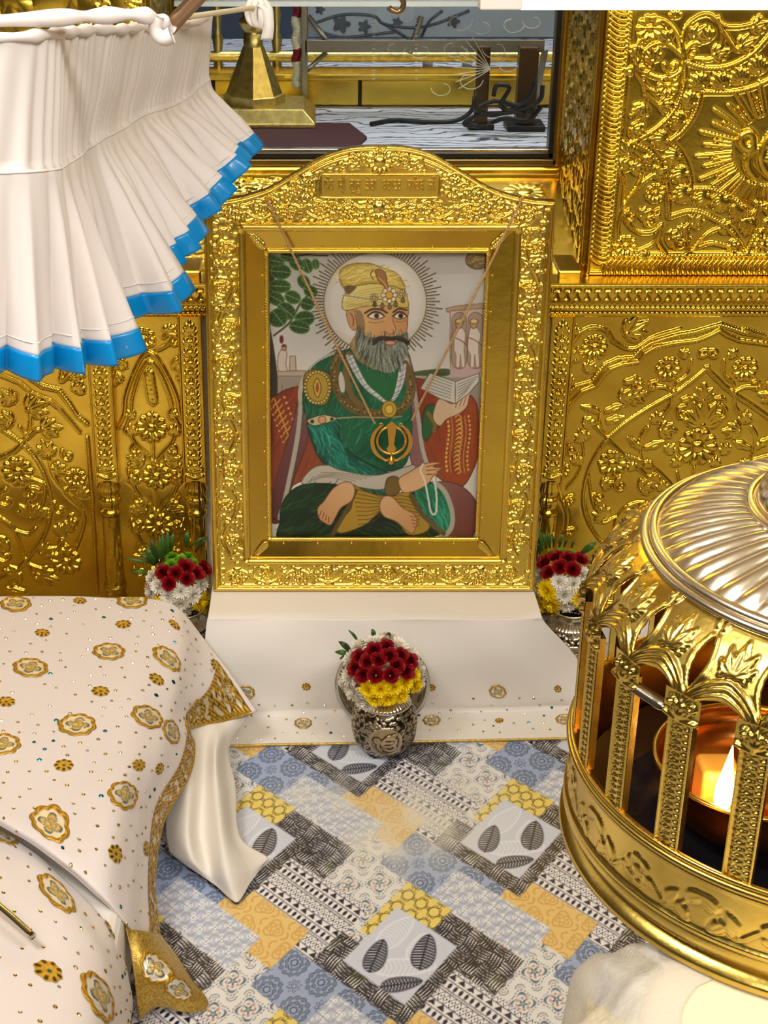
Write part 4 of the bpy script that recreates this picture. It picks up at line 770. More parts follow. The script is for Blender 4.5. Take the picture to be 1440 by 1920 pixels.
p.line([(510, 292), (600, 306), (690, 318), (780, 312), (890, 285)], 9, (206, 196, 170)); p.line([(510, 292), (600, 306), (690, 318), (780, 312), (890, 285)], 2, (90, 70, 40))
def ros(x, y, r, c=(214, 160, 60)):
    for k in range(8): p.dot(x+r*math.cos(k*.785), y+r*math.sin(k*.785), r*.42, (224, 214, 186), line=(90, 66, 30))
    p.dot(x, y, r*.66, c, line=(90, 60, 20))
ros(782, 292, 34); ros(693, 308, 17); ros(852, 286, 17)
for x, y in ((697, 346), (742, 356), (784, 360), (820, 346), (862, 322)): p.poly([(x, y-20), (x+11, y+4), (x, y+16), (x-11, y+4)], ((120, 110, 60), (70, 90, 50))[int(x) % 2], line=(80, 56, 20))
p.poly([(700, 150), (730, 140), (760, 165), (770, 220), (775, 260), (750, 240), (715, 200)], (150, 104, 60), line=(90, 60, 20)); p.line([(690, 145), (672, 170), (690, 200)], 5, (110, 80, 40)); p.line([(720, 190), (760, 230), (775, 270)], 5, (210, 150, 80))
th = np.linspace(0, 6.28, 24, endpoint=False); p.poly(np.stack([1300+70*np.cos(th), 85+56*np.sin(th)], 1), (112, 92, 52), False, line=(80, 64, 36)); 
for k in range(30): p.dot(1300+rng.normal()*30, 85+rng.normal()*24, 5, (150, 126, 76))
p.poly([(60, 30), (75, 30), (90, 1740), (60, 1740)], (30, 24, 18), False, a=.8); p.poly([(1345, 30), (1385, 30), (1385, 1740), (1300, 1740), (1318, 1200)], (46, 28, 20), False, a=.85)
pc = lin(np.clip(PA.C, 0, 255))
obj('painting', G.reshape(-1, 3), gridf(pnx, pny), print_m, frame, smooth=True, col=pc.reshape(-1, 3))
glass_m = mat('picture_glass', (1, 1, 1), .02, 0, trans=1, ior=1.12, spec=.25)
fbox(ix0-.004, iy0-.004, ix1+.004, iy1+.004, -.0165, -.0150, 'glass_pane', glass_m)

# ------------------------------------------------------------------ emblem hung on two cords in front of the glass
pend = thing('hanging_emblem', 'gold ring and sword emblem hung on two twisted cords before the portrait', 'pendant', tuple(fpos(fw, iy0+.2, .004)))
def fuv(u, v, d): q = R.uv(np.array([u]), np.array([v]))[0]; return fpos(q[0], q[1], d)
R.o = R.o+f_n*.012; Zp = R.zoom(480, 460, .3194); po = FO-f_ux*fw+f_n*.012
ec = Zp([(795, 1130)])[0]; e1 = .3194*.00108
def ering(cx, cy, r, w, d, x0=0, x1=2*math.pi, n=48, name='ring'):
    t = np.linspace(x0, x1, n); P = po+(cx+r*np.cos(t))[:, None]*f_ux+(cy+r*np.sin(t))[:, None]*f_uy+f_n*d; return obj(name, *tube(P, w, 8, closed=abs(x1-x0) > 6.2), gold_orange, pend)
ering(ec[0], ec[1]-12*e1, 86*e1, 9*e1, .003)
for sg in (-1, 1):                                           # curved single-edged swords
    out, inn = [], []
    for k in np.linspace(0, 1, 26):
        a = math.radians(62-172*k) if sg > 0 else math.radians(118+172*k); r = 124*e1; w = 24*e1*math.sin(math.pi*min(1, .12+k*.95))**.7*(1 if k < .95 else .7)
        cxx, cyy = ec[0]+sg*4*e1, ec[1]-22*e1; out.append((cxx+r*math.cos(a), cyy+r*math.sin(a))); inn.append((cxx+(r-w)*math.cos(a), cyy+(r-w)*math.sin(a)))
    obj('curved_sword', *prism(out+inn[::-1] if sg < 0 else inn+out[::-1], po+f_n*.001, f_ux, f_uy, f_n, .004), gold_orange, pend, smooth=False)
    hx = ec[0]-sg*28*e1; hy = ec[1]-142*e1; P = [po+(ec[0]-sg*q[0]*e1)*f_ux+(ec[1]-q[1]*e1)*f_uy+f_n*.003 for q in ((-20, 128), (10, 136), (36, 142), (52, 128))]; obj('hilt', *tube(spline(P, 5), 7*e1, 8), gold_orange, pend)
bl = [(0, 112), (-38, 78), (-26, 66), (-16, -40), (-30, -62), (-20, -84), (20, -84), (30, -62), (16, -40), (26, 66), (38, 78)]
obj('straight_sword', *prism([(ec[0]+x*e1, ec[1]+y*e1) for x, y in bl], po+f_n*.003, f_ux, f_uy, f_n, .005), gold_orange, pend, smooth=False)
P = [po+ec[0]*f_ux+(ec[1]+y*e1)*f_uy+f_n*.004 for y in (-84, -100, -118, -132, -150, -166)]; obj('grip', *tube(P, np.array([8, 8, 10, 20, 22, 8])*e1, 10), gold_orange, pend)
def cord(a, b, sag=.004, name='cord'):
    A_, B_ = np.array(a), np.array(b); n = 220; t = np.linspace(0, 1, n)[:, None]; P = A_*(1-t)+B_*t-np.array([0, 0, 1])*sag*np.sin(np.pi*t); L = np.linalg.norm(B_-A_); b_ = Bag()
    T = (B_-A_)/L; N = np.cross(T, f_n); 
    for k in (0, math.pi): w = t*L/.011*2*math.pi+k; b_.add(*tube(P+(np.cos(w)*N+np.sin(w)*f_n)*.0014, .0016, 6))
    return b_.build(name, cord_m, pend)
cord_m = mat('brown_cord', lin((190, 150, 95)), .55, var=.5, vscale=300)
hL, hR = fuv(500, 372, .012), fuv(980, 370, .012)
cord(hL, fuv(703, 796, .006)); cord(hR, fuv(772, 790, .006)); ering(Zp([(735, 1040)])[0, 0], Zp([(735, 1050)])[0, 1], 10*e1, 3*e1, .004, name='link'); ering(Zp([(850, 1040)])[0, 0], Zp([(850, 1050)])[0, 1], 10*e1, 3*e1, .004, name='link')
for hh_ in (hL, hR): V, Fc = lathe([(.0001, .006), (.004, .004), (.005, 0), (.003, -.012)], 10); obj('hook', hh_+V[:, :1]*f_ux+V[:, 1:2]*f_uy+V[:, 2:]*f_n, Fc, gold_frame, pend)
R.o = R.o-f_n*.012

# ------------------------------------------------------------------ printed vinyl sheet on the floor: overlapping patches, flat print
fl_o = np.array([.149, 2.185]); fl_M = np.array([[.1, -.1], [-.105, -.14]]); fl_Mi = np.linalg.inv(fl_M); PP, PQ = 2.85, 2.3
fx = np.arange(-.40, .80, .0019); fy = np.arange(1.72, 2.84, .0022); FX, FY = np.meshgrid(fx, fy, indexing='ij')
gp = fl_Mi[0, 0]*(FX-fl_o[0])+fl_Mi[0, 1]*(FY-fl_o[1]); gq = fl_Mi[1, 0]*(FX-fl_o[0])+fl_Mi[1, 1]*(FY-fl_o[1])
Cf = np.zeros(FX.shape+(3,)); Cf[:] = (214, 212, 214)
E_ = .012
def sm(d, e=E_): return np.clip(.5-d/(2*e), 0, 1)
def ov(C, a, col): a = np.clip(a, 0, 1)[..., None]; return C*(1-a)+np.asarray(col, float)*a
def t_paisley(p, q):
    C = np.zeros(p.shape+(3,)); C[:] = (226, 224, 222); x = (p+q)/.58; y = (q-p)/.58; cx = x-np.round(x); row = np.round(x); y2 = y+.5*(row % 2); cy = y2-np.round(y2)
    r = np.hypot(cx, cy); t = np.arctan2(cy, cx); INK = (92, 112, 132)
    C = ov(C, sm(np.abs(r-.40-.06*np.cos(4*t))-.018, .012)*(np.sin(26*t) > -.3), INK); C = ov(C, sm(np.abs(r-.30-.05*np.cos(4*t))-.022*(1+np.sin(4*t+1)), .012), INK)
    C = ov(C, sm(np.abs(r-.19)-.03*(np.cos(8*t) > .2)-.005, .012), (184, 138, 120)); C = ov(C, sm(r-.11-.05*np.cos(5*t), .012), (94, 122, 140)); C = ov(C, sm(r-.035), (210, 180, 170))
    m = np.hypot(np.abs(cx)-.5, np.abs(cy)-.5); C = ov(C, sm(np.abs(m-.14)-.014, .012), INK); return ov(C, sm(np.abs(m-.06)-.012, .012), (150, 120, 110))
def t_damask(p, q):
    C = np.zeros(p.shape+(3,)); C[:] = (156, 170, 204); x = p/.46; y = q/.46; cx = x-np.round(x); cy = y-np.round(y); r = np.hypot(cx, cy); t = np.arctan2(cy, cx); I = (62, 72, 96); S = (116, 134, 160)
    C = ov(C, sm(np.abs(r-.36)-.055*np.abs(np.cos(6*t))), S); C = ov(C, sm(np.abs(np.abs(r-.36)-.06*np.abs(np.cos(6*t)))-.008, .010), I); C = ov(C, sm(np.abs(r-.21)-.05*np.abs(np.sin(4*t))), S); C = ov(C, sm(np.abs(np.abs(r-.21)-.05*np.abs(np.sin(4*t)))-.008, .010), I)
    C = ov(C, sm(np.abs(r-.09)-.02*np.abs(np.cos(4*t))-.006, .010), I); m = np.hypot(np.abs(cx)-.5, np.abs(cy)-.5); t2 = np.arctan2(np.abs(cy)-.5, np.abs(cx)-.5); C = ov(C, sm(np.abs(m-.15-.04*np.cos(8*t2))-.012, .010), I); return ov(C, sm(np.abs(m-.07)-.010, .010), I)
def t_tribal(p, q):
    C = np.zeros(p.shape+(3,)); C[:] = (232, 230, 232); y = q/.40; b = (y-np.floor(y)); K = (34, 32, 52); z = p/.085; f = z-np.floor(z)-.5
    C = ov(C, sm(np.minimum(np.minimum(np.abs(b-.06), np.abs(b-.34)), np.minimum(np.abs(b-.42), np.abs(b-.80)))-.013, .012), K)
    C = ov(C, sm(np.hypot(f*.5, (b-.20)*1.3)-.13, .02)*(np.abs(b-.2) < .12), K); C = ov(C, sm(np.abs(np.abs(f)*.55+np.abs(b-.61)*1.5-.27)-.028, .02)*(np.abs(b-.61) < .19), K); C = ov(C, sm(np.hypot(f*.5, (b-.61)*1.3)-.05, .02), K)
    z2 = p/.14; f2 = z2-np.floor(z2)-.5; C = ov(C, sm(np.abs(f2)*.9-(b-.80)*1.9, .05)*(b > .80)*(b < .985), K); C = ov(C, (np.sin(p*150)*np.sin(q*150) > .4)*(b > .34)*(b < .42)*.5, (160, 160, 175)); return C
def t_ochre(p, q):
    C = np.zeros(p.shape+(3,)); C[:] = (226, 194, 124); x = p/.34; y = q/.34; cx = x-np.round(x); cy = y-np.round(y+.5*(np.round(x) % 2))+.5*(np.round(x) % 2); cy = cy-np.round(cy); r = np.hypot(cx, cy); t = np.arctan2(cy, cx); I = (204, 158, 92)
    C = ov(C, sm(np.abs(r-.34-.06*np.cos(3*t))-.028, .02), I); C = ov(C, sm(np.abs(r-.22-.05*np.cos(5*t))-.028, .02), I); C = ov(C, sm(np.abs(r-.11)-.03*np.abs(np.cos(4*t)), .02), I); m = np.hypot(np.abs(cx)-.5, np.abs(cy)-.5); return ov(C, sm(np.abs(m-.16)-.03, .02), I)
def t_lattice(p, q):
    C = np.zeros(p.shape+(3,)); C[:] = (190, 196, 214); x = (p+q)/.27; y = (q-p)/.27; cx = x-np.round(x); row = np.round(x) % 2; y2 = y+.5*row; cy = y2-np.round(y2); r = np.hypot(cx, cy); t = np.arctan2(cy, cx); k = np.abs(np.cos(2*t))**.6
    C = ov(C, sm(r-.16-.24*k, .02), (236, 238, 242)); C = ov(C, sm(np.abs(r-.12-.16*k)-.022, .015), (140, 146, 160)); C = ov(C, sm(r-.06, .02), (150, 156, 172)); return ov(C, sm(np.abs(r-.11)*(k > .5)-.02, .02)*.5, (150, 156, 172))
def t_yellow(p, q):
    C = np.zeros(p.shape+(3,)); C[:] = (232, 208, 112); I = (74, 66, 30)
    x = p/.22; y = q/.22; cx = x-np.round(x); cy = y-np.round(y); r = np.hypot(cx, cy); t = np.arctan2(cy, cx)
    for rr in (.40, .33): C = ov(C, sm(np.abs(r-rr-.05*np.cos(6*t)*(rr > .35))-.020, .025), I)
    m = np.hypot(np.abs(cx)-.5, (np.abs(cy)-.0)*1.7); C = ov(C, sm(np.abs(m-.15)-.02, .025), I); m = np.hypot((np.abs(cx))*1.7, np.abs(cy)-.5); return ov(C, sm(np.abs(m-.15)-.02, .025), I)
def t_weave(p, q):
    C = np.zeros(p.shape+(3,)); x = p/.20; y = q/.20; ix, iy = np.floor(x), np.floor(y); f, g = x-ix, y-iy; odd = ((ix+iy) % 2) > .5; al = np.where(odd, f, g); ac = np.where(odd, g, f)
    seed = np.sin(ix*12.9+iy*78.2)*43.7; sdd = seed-np.floor(seed); ph = ac*5.2+.35*np.sin(al*3+sdd*6.28)+sdd; st = np.abs(ph-np.floor(ph)-.5)
    C[:] = (44, 42, 50); C = ov(C, (sdd > .72)[...]*.8, (70, 72, 52)); C = ov(C, sm(st-.13-.07*np.sin(al*4+sdd*5), .06), (226, 224, 226)); return ov(C, sm(np.minimum(ac, 1-ac)-.03, .02), (30, 28, 36))
def t_leaf(p, q):
    C = np.zeros(p.shape+(3,)); C[:] = (204, 210, 226); x = (p-q); y = (1-(p+q))          # x right, y up in the diamond (-1..1)
    def lf(cx, cy, a, L, Wd, ink, dark):
        nonlocal C
        c, s = math.cos(a), math.sin(a); u = ((x-cx)*c+(y-cy)*s)/L; v = ((y-cy)*c-(x-cx)*s); w = Wd*np.sqrt(np.clip(1-u*u, 0, 1))*(1-.25*u); ins = np.where(np.abs(u) < 1, np.abs(v)-w, 1)
        ph = (u*6.5+np.abs(v)/Wd*.9); st = np.abs(ph-np.floor(ph)-.5)
        if dark: C = ov(C, sm(ins, .02), (44, 46, 60)); C = ov(C, sm(ins+.02, .02)*sm(st-.16, .10), (196, 200, 212)); C = ov(C, sm(np.abs(v)-.012, .01)*(np.abs(u) < 1.05), (30, 30, 44))
        else: C = ov(C, sm(ins, .03)*.55*sm(st-.2, .15), (238, 240, 246)); C = ov(C, sm(np.abs(ins)-.012, .02)*.8, (240, 242, 248))
    lf(-.05, .45, .7, .42, .20, 0, False); lf(.05, -.28, -.1, .55, .16, 0, False); lf(.3, .1, 1.0, .3, .12, 0, False)
    lf(-.42, .02, 1.15, .34, .19, 0, True); lf(.42, -.02, 1.25, .36, .21, 0, True); lf(-.02, -.60, .02, .36, .14, 0, True); return C
def wrap(lo, hi, v, per): return v-per*np.floor((v-(lo+hi)/2)/per+.5)
def patch(p0, p1, q0, q1, fn, edge=.012):
    global Cf
    p = wrap(p0, p1, gp, PP); q = wrap(q0, q1, gq, PQ); m = (p > p0-.03) & (p < p1+.03) & (q > q0-.03) & (q < q1+.03)
    d = np.maximum(np.maximum(p0-p, p-p1), np.maximum(q0-q, q-q1))[m]; c = fn(p[m], q[m]); a = sm(d, edge)[:, None]; Cf[m] = Cf[m]*(1-a)+c*a
Cf[:] = t_paisley(gp, gq)
for r in (((-1.15, -.03, -.62, .72), t_paisley), ((-.66, .97, -1.12, -.38), t_damask), ((-1.76, -.26, .24, 1.24), t_tribal), ((-1.88, -.63, .95, 1.62), t_ochre), ((.24, 1.79, -.92, -.37), t_lattice), ((-.14, .62, -.38, .55), t_yellow),
          ((.60, 1.79, -.34, .27), t_weave), ((-.30, 1.16, 1.0, 1.23), t_weave), ((1.0, 1.18, .2, 1.23), t_weave), ((-.30, .0, .70, 1.05), t_weave), ((0, 1, 0, 1), t_leaf)): patch(*r[0], r[1])
# pale smeared area blended unevenly over the print in front of the vase
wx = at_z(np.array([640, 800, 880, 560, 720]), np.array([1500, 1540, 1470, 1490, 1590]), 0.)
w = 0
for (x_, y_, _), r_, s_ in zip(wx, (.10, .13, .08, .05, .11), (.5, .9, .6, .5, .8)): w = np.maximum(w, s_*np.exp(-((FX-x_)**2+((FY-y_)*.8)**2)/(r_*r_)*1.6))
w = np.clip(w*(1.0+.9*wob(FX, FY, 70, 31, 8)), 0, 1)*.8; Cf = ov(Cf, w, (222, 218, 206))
FZ = .0005+.0008*wob(FX, FY, 14, 9, 7)
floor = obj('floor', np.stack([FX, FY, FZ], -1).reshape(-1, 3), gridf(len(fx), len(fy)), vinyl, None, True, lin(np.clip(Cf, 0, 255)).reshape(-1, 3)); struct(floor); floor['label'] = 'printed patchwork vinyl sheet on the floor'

# ------------------------------------------------------------------ embroidery sewn on cloth surfaces
class Cloth:
    """a draped cloth given as a net of photograph points with a height above the floor; embroidery is laid on its own surface"""
    def __init__(s, net, nu, nv, fold=0., ff=30, seed=1, damp=None):
        s.S = dense(np.array([[at_z(u, v, z) for u, v, z in row] for row in net]), nu, nv); s.nu, s.nv = nu, nv
        N = gnormals(s.S)
        if (N*(EYE-s.S)).sum(-1).mean() < 0: s.flip = True; N = -N
        else: s.flip = False
        if fold:
            U, Vv = np.meshgrid(np.linspace(0, 1, nu), np.linspace(0, 1, nv), indexing='ij'); h = fold*wob(U, Vv, ff, seed, 7)
            s.S = s.S+N*(h*(damp(U, Vv) if damp else 1))[..., None]; N = gnormals(s.S)*(-1 if s.flip else 1)
        s.N = N; s.pu, s.pv = proj(s.S)
    def build(s, name, m, parent=None, t=.0025):
        Fq = gridf(s.nu, s.nv); Fq = Fq[:, ::-1] if s.flip else Fq; o = obj(name, s.S.reshape(-1, 3), Fq, m, parent); solid(o, t); return o
    def find(s, u, v): i = np.argmin((s.pu-u)**2+(s.pv-v)**2); return np.unravel_index(i, s.pu.shape)
    def at(s, i, j, h=0.):
        i = np.clip(i, 0, s.nu-1.001); j = np.clip(j, 0, s.nv-1.001); a, b = i.astype(int), j.astype(int); f, g = (i-a)[..., None], (j-b)[..., None]
        q = lambda A: A[a, b]*(1-f)*(1-g)+A[a+1, b]*f*(1-g)+A[a, b+1]*(1-f)*g+A[a+1, b+1]*f*g
        return q(s.S)+q(s.N)*np.asarray(h)[..., None]
    def local(s, i, j, X, Y, h):
        """metres along the cloth from grid point (i, j) -> points"""
        i0, j0 = int(np.clip(i, 1, s.nu-2)), int(np.clip(j, 1, s.nv-2)); du = np.linalg.norm(s.S[i0+1, j0]-s.S[i0-1, j0])/2; dv = np.linalg.norm(s.S[i0, j0+1]-s.S[i0, j0-1])/2
        return s.at(i+Y/max(du, 1e-4), j+X/max(dv, 1e-4), h)
    def medallion(s, u, v, r, parent, big=True, rot=0., name=None):
        i, j = s.find(u, v); nr, nt = (15, 48) if big else (9, 32); rr = np.linspace(0, 1, nr); th = np.arange(nt)/nt*2*np.pi; Rr, T = np.meshgrid(rr, th, indexing='ij'); T2 = T+rot
        G1, G2, G3, TEAL, WH = lin((214, 172, 60)), lin((150, 108, 26)), lin((206, 190, 140)), lin((40, 92, 96)), lin((236, 230, 220))
        if big:
            ed = .86+.14*np.abs(np.cos(4*T2))**.7; ring = (Rr > .76); k = np.abs(np.cos(2*T2)); pe = .16+.46*k**.5; pet = Rr < pe-.07; outl = (Rr < pe) & ~pet; h = .0008+.0022*np.where(ring, np.sqrt(np.clip(1-((Rr-.88)/.12)**2, 0, 1)), 0)+.0018*np.where(pet | outl, np.clip(k, .3, 1), 0)
            c = np.where(ring[..., None], np.where((np.sin(T*36+Rr*40) > 0)[..., None], G1, G2), np.where(pet[..., None], np.where((np.sin(Rr*60) > .2)[..., None], G3, lin((178, 150, 90))), np.where(outl[..., None], TEAL, WH))); c = np.where((Rr < .13)[..., None], G1, c)
        else:
            ed = .82+.18*np.abs(np.cos(4*T2)); k = np.abs(np.cos(4*T2)); h = .0008+.0018*k*(Rr > .35)*np.sin(np.pi*np.clip(Rr, 0, 1)); c = np.where((Rr > .38)[..., None], np.where(((k > .72) & (Rr > .52) & (Rr < .9))[..., None], lin((70, 56, 30)), G1), np.where((Rr > .22)[..., None], G1, TEAL))
        V = s.local(i, j, Rr*ed*r*np.cos(T), Rr*ed*r*np.sin(T), h+.0006); I, J = np.meshgrid(np.arange(nr-1), np.arange(nt), indexing='ij'); J2 = (J+1) % nt
        Fq = np.stack([I*nt+J, (I+1)*nt+J, (I+1)*nt+J2, I*nt+J2], -1).reshape(-1, 4); return obj(name or ('medallion' if big else 'rosette'), V.reshape(-1, 3), Fq if not s.flip else Fq[:, ::-1], embroid, parent, True, np.broadcast_to(c, Rr.shape+(3,)).reshape(-1, 3))
    def sequins(s, parent, n, region, r=.0032, seed=1, sep=.028, keep=()):
        rg = np.random.default_rng(seed); b = Bag(); pts = [s.S[s.find(*k[:2])] for k in keep]; rad = [k[2] for k in keep]; got = []; cols = [lin((190, 160, 90)), lin((206, 186, 140)), lin((214, 206, 200)), lin((20, 96, 110)), lin((170, 140, 96))]
        for _ in range(n*6):
            i, j = rg.uniform(region[0], region[1])*(s.nu-1), rg.uniform(region[2], region[3])*(s.nv-1); P = s.at(np.array([i]), np.array([j]))[0]
            if any(np.sum((P-q)**2) < (rr+.006)**2 for q, rr in zip(pts, rad)) or any(np.sum((P-q)**2) < sep**2 for q in got): continue
            got.append(P); t = np.arange(6)/6*2*np.pi; rr = r*rg.uniform(.8, 1.25)*(1.25 if len(got) % 11 == 0 else 1); base = s.local(i, j, rr*np.cos(t), rr*np.sin(t), np.full(6, .0006)); top = s.local(i, j, .55*rr*np.cos(t), .55*rr*np.sin(t), np.full(6, .0022))
            c = cols[3] if len(got) % 11 == 0 else cols[rg.choice([0, 1, 2, 4])]; b.add(np.concatenate([base, top]), [[k, (k+1) % 6, 6+(k+1) % 6, 6+k] if not s.flip else [k, 6+k, 6+(k+1) % 6, (k+1) % 6] for k in range(6)]+[[6, 7, 8, 9, 10, 11] if not s.flip else [11, 10, 9, 8, 7, 6]], c)
            if len(got) >= n: break
        o = b.build('sequins', sequin_m, parent, smooth=False); o['kind'] = 'stuff'; return o
    def hem(s, i0, i1, j0, j1, n, m_, parent, name='gold_border', h=.0016, mt=None):
        """strip of the cloth between two edges given as functions of t"""
        t = np.linspace(0, 1, n); I = np.linspace(i0, i1, n)*(s.nu-1); W_ = np.linspace(0, 1, m_); J = (j0(t)[:, None]*(1-W_)+j1(t)[:, None]*W_)*(s.nv-1); II = np.broadcast_to(I[:, None], J.shape)
        hh = h+.0014*np.abs(np.sin(t[:, None]*190))*np.abs(np.sin(W_[None, :]*9)); V = s.at(II.astype(float), J, hh+0*J); Fq = gridf(n, m_); rg = np.random.default_rng(5); T_, W2 = np.meshgrid(t, W_, indexing='ij')
        G1, G2, IV, OL = lin((212, 170, 62)), lin((140, 100, 24)), lin((222, 208, 176)), lin((92, 78, 40)); e_ = np.minimum(W2, 1-W2); c = np.where((np.sin(T_*420+W2*30) > 0)[..., None], G1, G2)
        k_ = wob(T_*60, W2*5, 3.2, 3, 6); k2 = wob(T_*90, W2*7, 3.5, 8, 6); c = np.where(((e_ > .12) & (k_ > .16))[..., None], IV, c); c = np.where(((e_ > .12) & (k2 > .3))[..., None], OL, c)
        return obj(name, V.reshape(-1, 3), Fq[:, ::-1] if s.flip else Fq, mt or embroid, parent, True, c.reshape(-1, 3))

# bench cloth (bench, front drop, and the apron lying on the floor)
z0 = .233
net = []
for v, zz, us in ((1098, z0, (398, 480, 600, 720, 840, 940, 998)), (1130, z0+.002, (394, 476, 598, 720, 845, 948, 1008)), (1156, z0, (390, 473, 597, 720, 850, 955, 1016)), (1172, z0-.014, (387, 472, 597, 720, 852, 960, 1026)),
                  (1245, .135, (380, 470, 598, 722, 862, 985, 1085)), (1318, .038, (378, 470, 600, 724, 872, 1000, 1096)), (1338, .010, (378, 472, 600, 726, 874, 1002, 1096)), (1352, .004, (380, 474, 602, 727, 876, 1004, 1096)), (1400, .004, (384, 480, 604, 728, 878, 1006, 1092))):
    net.append([(u_, v-(u_-430)*.022*min(1, max(0, (v-1180)/180)), zz if k < 6 else max(.004, zz*(1-.25*min(1, max(0, (v-1150)/95))))) for k, u_ in enumerate(us)])
bc = Cloth(net, 110, 170, .0055, 22, 4, lambda U, V: np.clip(U*2.4-.15, .08, 1)*np.clip(2.6-U*2.8, .1, 1))
bench = thing('covered_bench', 'low bench under a white embroidered cloth, carrying the gilded portrait', 'bench', (FO[0], 2.88, 0))
cl = bc.build('cloth', white_cloth, bench); slab('bench_box', (FO[0]-.33, 2.845, 0), (FO[0]+.335, 3.04, .229), white_cloth, bench)
crop = lambda x, y: (340+x*.5417, 1090+y*.5417)
bm = [(225, 385, .019, 1), (425, 492, .020, 1), (862, 484, .020, 1), (1097, 382, .019, 1), (1325, 478, .020, 1), (436, 360, .010, 0), (868, 368, .010, 0), (1300, 376, .009, 0), (1100, 484, .010, 0), (640, 500, .010, 0)]
kp = []
for x, y, r, b in bm: u_, v_ = crop(x, y); bc.medallion(u_, v_, r, bench, bool(b), .4*x); kp.append((u_, v_, r))
bc.sequins(bench, 110, (.62, .97, .05, .97), .0028, 3, .026, kp)
P = bc.S[-1]+np.array([0, 0, .002]); obj('piping', *tube(P[::2], .0028, 8), gold_thread, bench)
# left: embroidered cover over the low platform
netA = [[(-280, 1120, .29), (-70, 1120, .29), (80, 1118, .29), (200, 1120, .29), (290, 1124, .288), (337, 1142, .275), (397, 1215, .20), (482, 1333, .10)],
        [(-280, 1155, .292), (-70, 1155, .292), (80, 1155, .292), (200, 1160, .292), (285, 1166, .288), (340, 1195, .268), (376, 1262, .20), (424, 1350, .11)],
        [(-280, 1225, .292), (-70, 1225, .292), (80, 1228, .292), (195, 1232, .291), (275, 1241, .285), (328, 1266, .262), (347, 1312, .21), (352, 1366, .14)],
        [(-280, 1305, .292), (-70, 1305, .292), (80, 1306, .292), (190, 1311, .290), (262, 1320, .281), (312, 1338, .25), (340, 1366, .20), (364, 1396, .15)],
        [(-280, 1385, .291), (-70, 1385, .291), (70, 1386, .291), (180, 1391, .289), (250, 1397, .279), (296, 1410, .245), (328, 1432, .19), (354, 1456, .13)],
        [(-280, 1455, .290), (-70, 1455, .290), (60, 1458, .290), (165, 1466, .287), (226, 1476, .275), (264, 1492, .232), (288, 1516, .18), (308, 1542, .12)],
        [(-280, 1500, .290), (-70, 1500, .290), (50, 1522, .289), (140, 1560, .282), (206, 1591, .262), (247, 1612, .21), (272, 1632, .15), (290, 1652, .09)],
        [(-280, 1512, .288), (-70, 1512, .288), (38, 1556, .287), (122, 1612, .276), (192, 1668, .24), (236, 1716, .185), (268, 1742, .12), (300, 1752, .07)],
        [(-280, 1522, .270), (-70, 1522, .270), (34, 1568, .270), (116, 1626, .258), (186, 1684, .222), (232, 1732, .165), (264, 1762, .10), (298, 1776, .055)]]
ca = Cloth(netA, 190, 215, .0035, 24, 12, lambda U, V: .45+1.2*V)
plat = struct(slab('trim_2', (-1.2, 1.45, 0), (-.31, 2.92, .20), white_cloth)); plat['label'] = 'low platform under the embroidered covers'; bevel(plat, .03, 4)
cover = thing('embroidered_cover', 'ivory cover with gold flower medallions and gold border spread over the low platform', 'cloth', (-.4, 2.4, .29)); ca.build('cloth', ivory_cloth, cover)
cr = lambda x, y: (x*.4269, 1100+y*.4269)
mA = [(135, 355, .036, 1), (480, 290, .034, 1), (345, 608, .037, 1), (70, 75, .034, 1), (585, 65, .034, 1), (740, 315, .034, 1), (650, 575, .035, 1), (752, 640, .034, 1), (545, 915, .037, 1), (220, 1045, .043, 1), (10, 690, .034, 1),
      (183, 203, .016, 0), (545, 165, .017, 0), (440, 462, .018, 0), (25, 505, .018, 0), (283, 787, .018, 0), (508, 1170, .019, 0), (638, 1155, .017, 0), (690, 405, .017, 0), (610, 785, .017, 0), (765, 165, .015, 0), (940, 345, .015, 0), (350, 62, .015, 0), (700, 800, .016, 0)]
kp = []
for x, y, r, b in mA: u_, v_ = cr(x, y); ca.medallion(u_, v_, r, cover, bool(b), .3*x); kp.append((u_, v_, r))
ca.sequins(cover, 300, (.01, .93, .13, .93), .0034, 5, .026, kp)
one = lambda t: 0*t+.997
ca.hem(.02, .96, lambda t: .882+.026*np.sin(t*7)+.026*t, one, 420, 22, cover)
for k in range(7):
    i = (.07+.135*k)*(ca.nu-1); j = .944*(ca.nv-1); ii, jj = int(i), int(j); ca.medallion(ca.pu[ii, jj], ca.pv[ii, jj], .024, cover, True, .5*k, 'border_flower')
e = ca.S[4:-8, -1]; obj('piping', *tube(e[::3], .003, 8), gold_thread, cover); e = ca.S[2, int(.84*189):]; 
# the gathered gold tail of the border
netT = [[(238, 1738, .16), (262, 1745, .14), (288, 1750, .11), (303, 1752, .075)], [(246, 1790, .12), (272, 1795, .115), (305, 1795, .10), (330, 1792, .05)], [(252, 1840, .085), (282, 1835, .09), (325, 1832, .08), (362, 1838, .035)], [(258, 1888, .04), (292, 1868, .05), (345, 1872, .045), (389, 1872, .02)], [(262, 1910, .015), (295, 1890, .02), (348, 1897, .015), (386, 1892, .004)]]
ct = Cloth(netT, 60, 50, .004, 14, 3); ct.build('border_tail', gold_thread, cover)
ct.medallion(290, 1815, .028, cover, True, .4, 'border_flower'); ct.medallion(335, 1855, .026, cover, True, .9, 'border_flower')
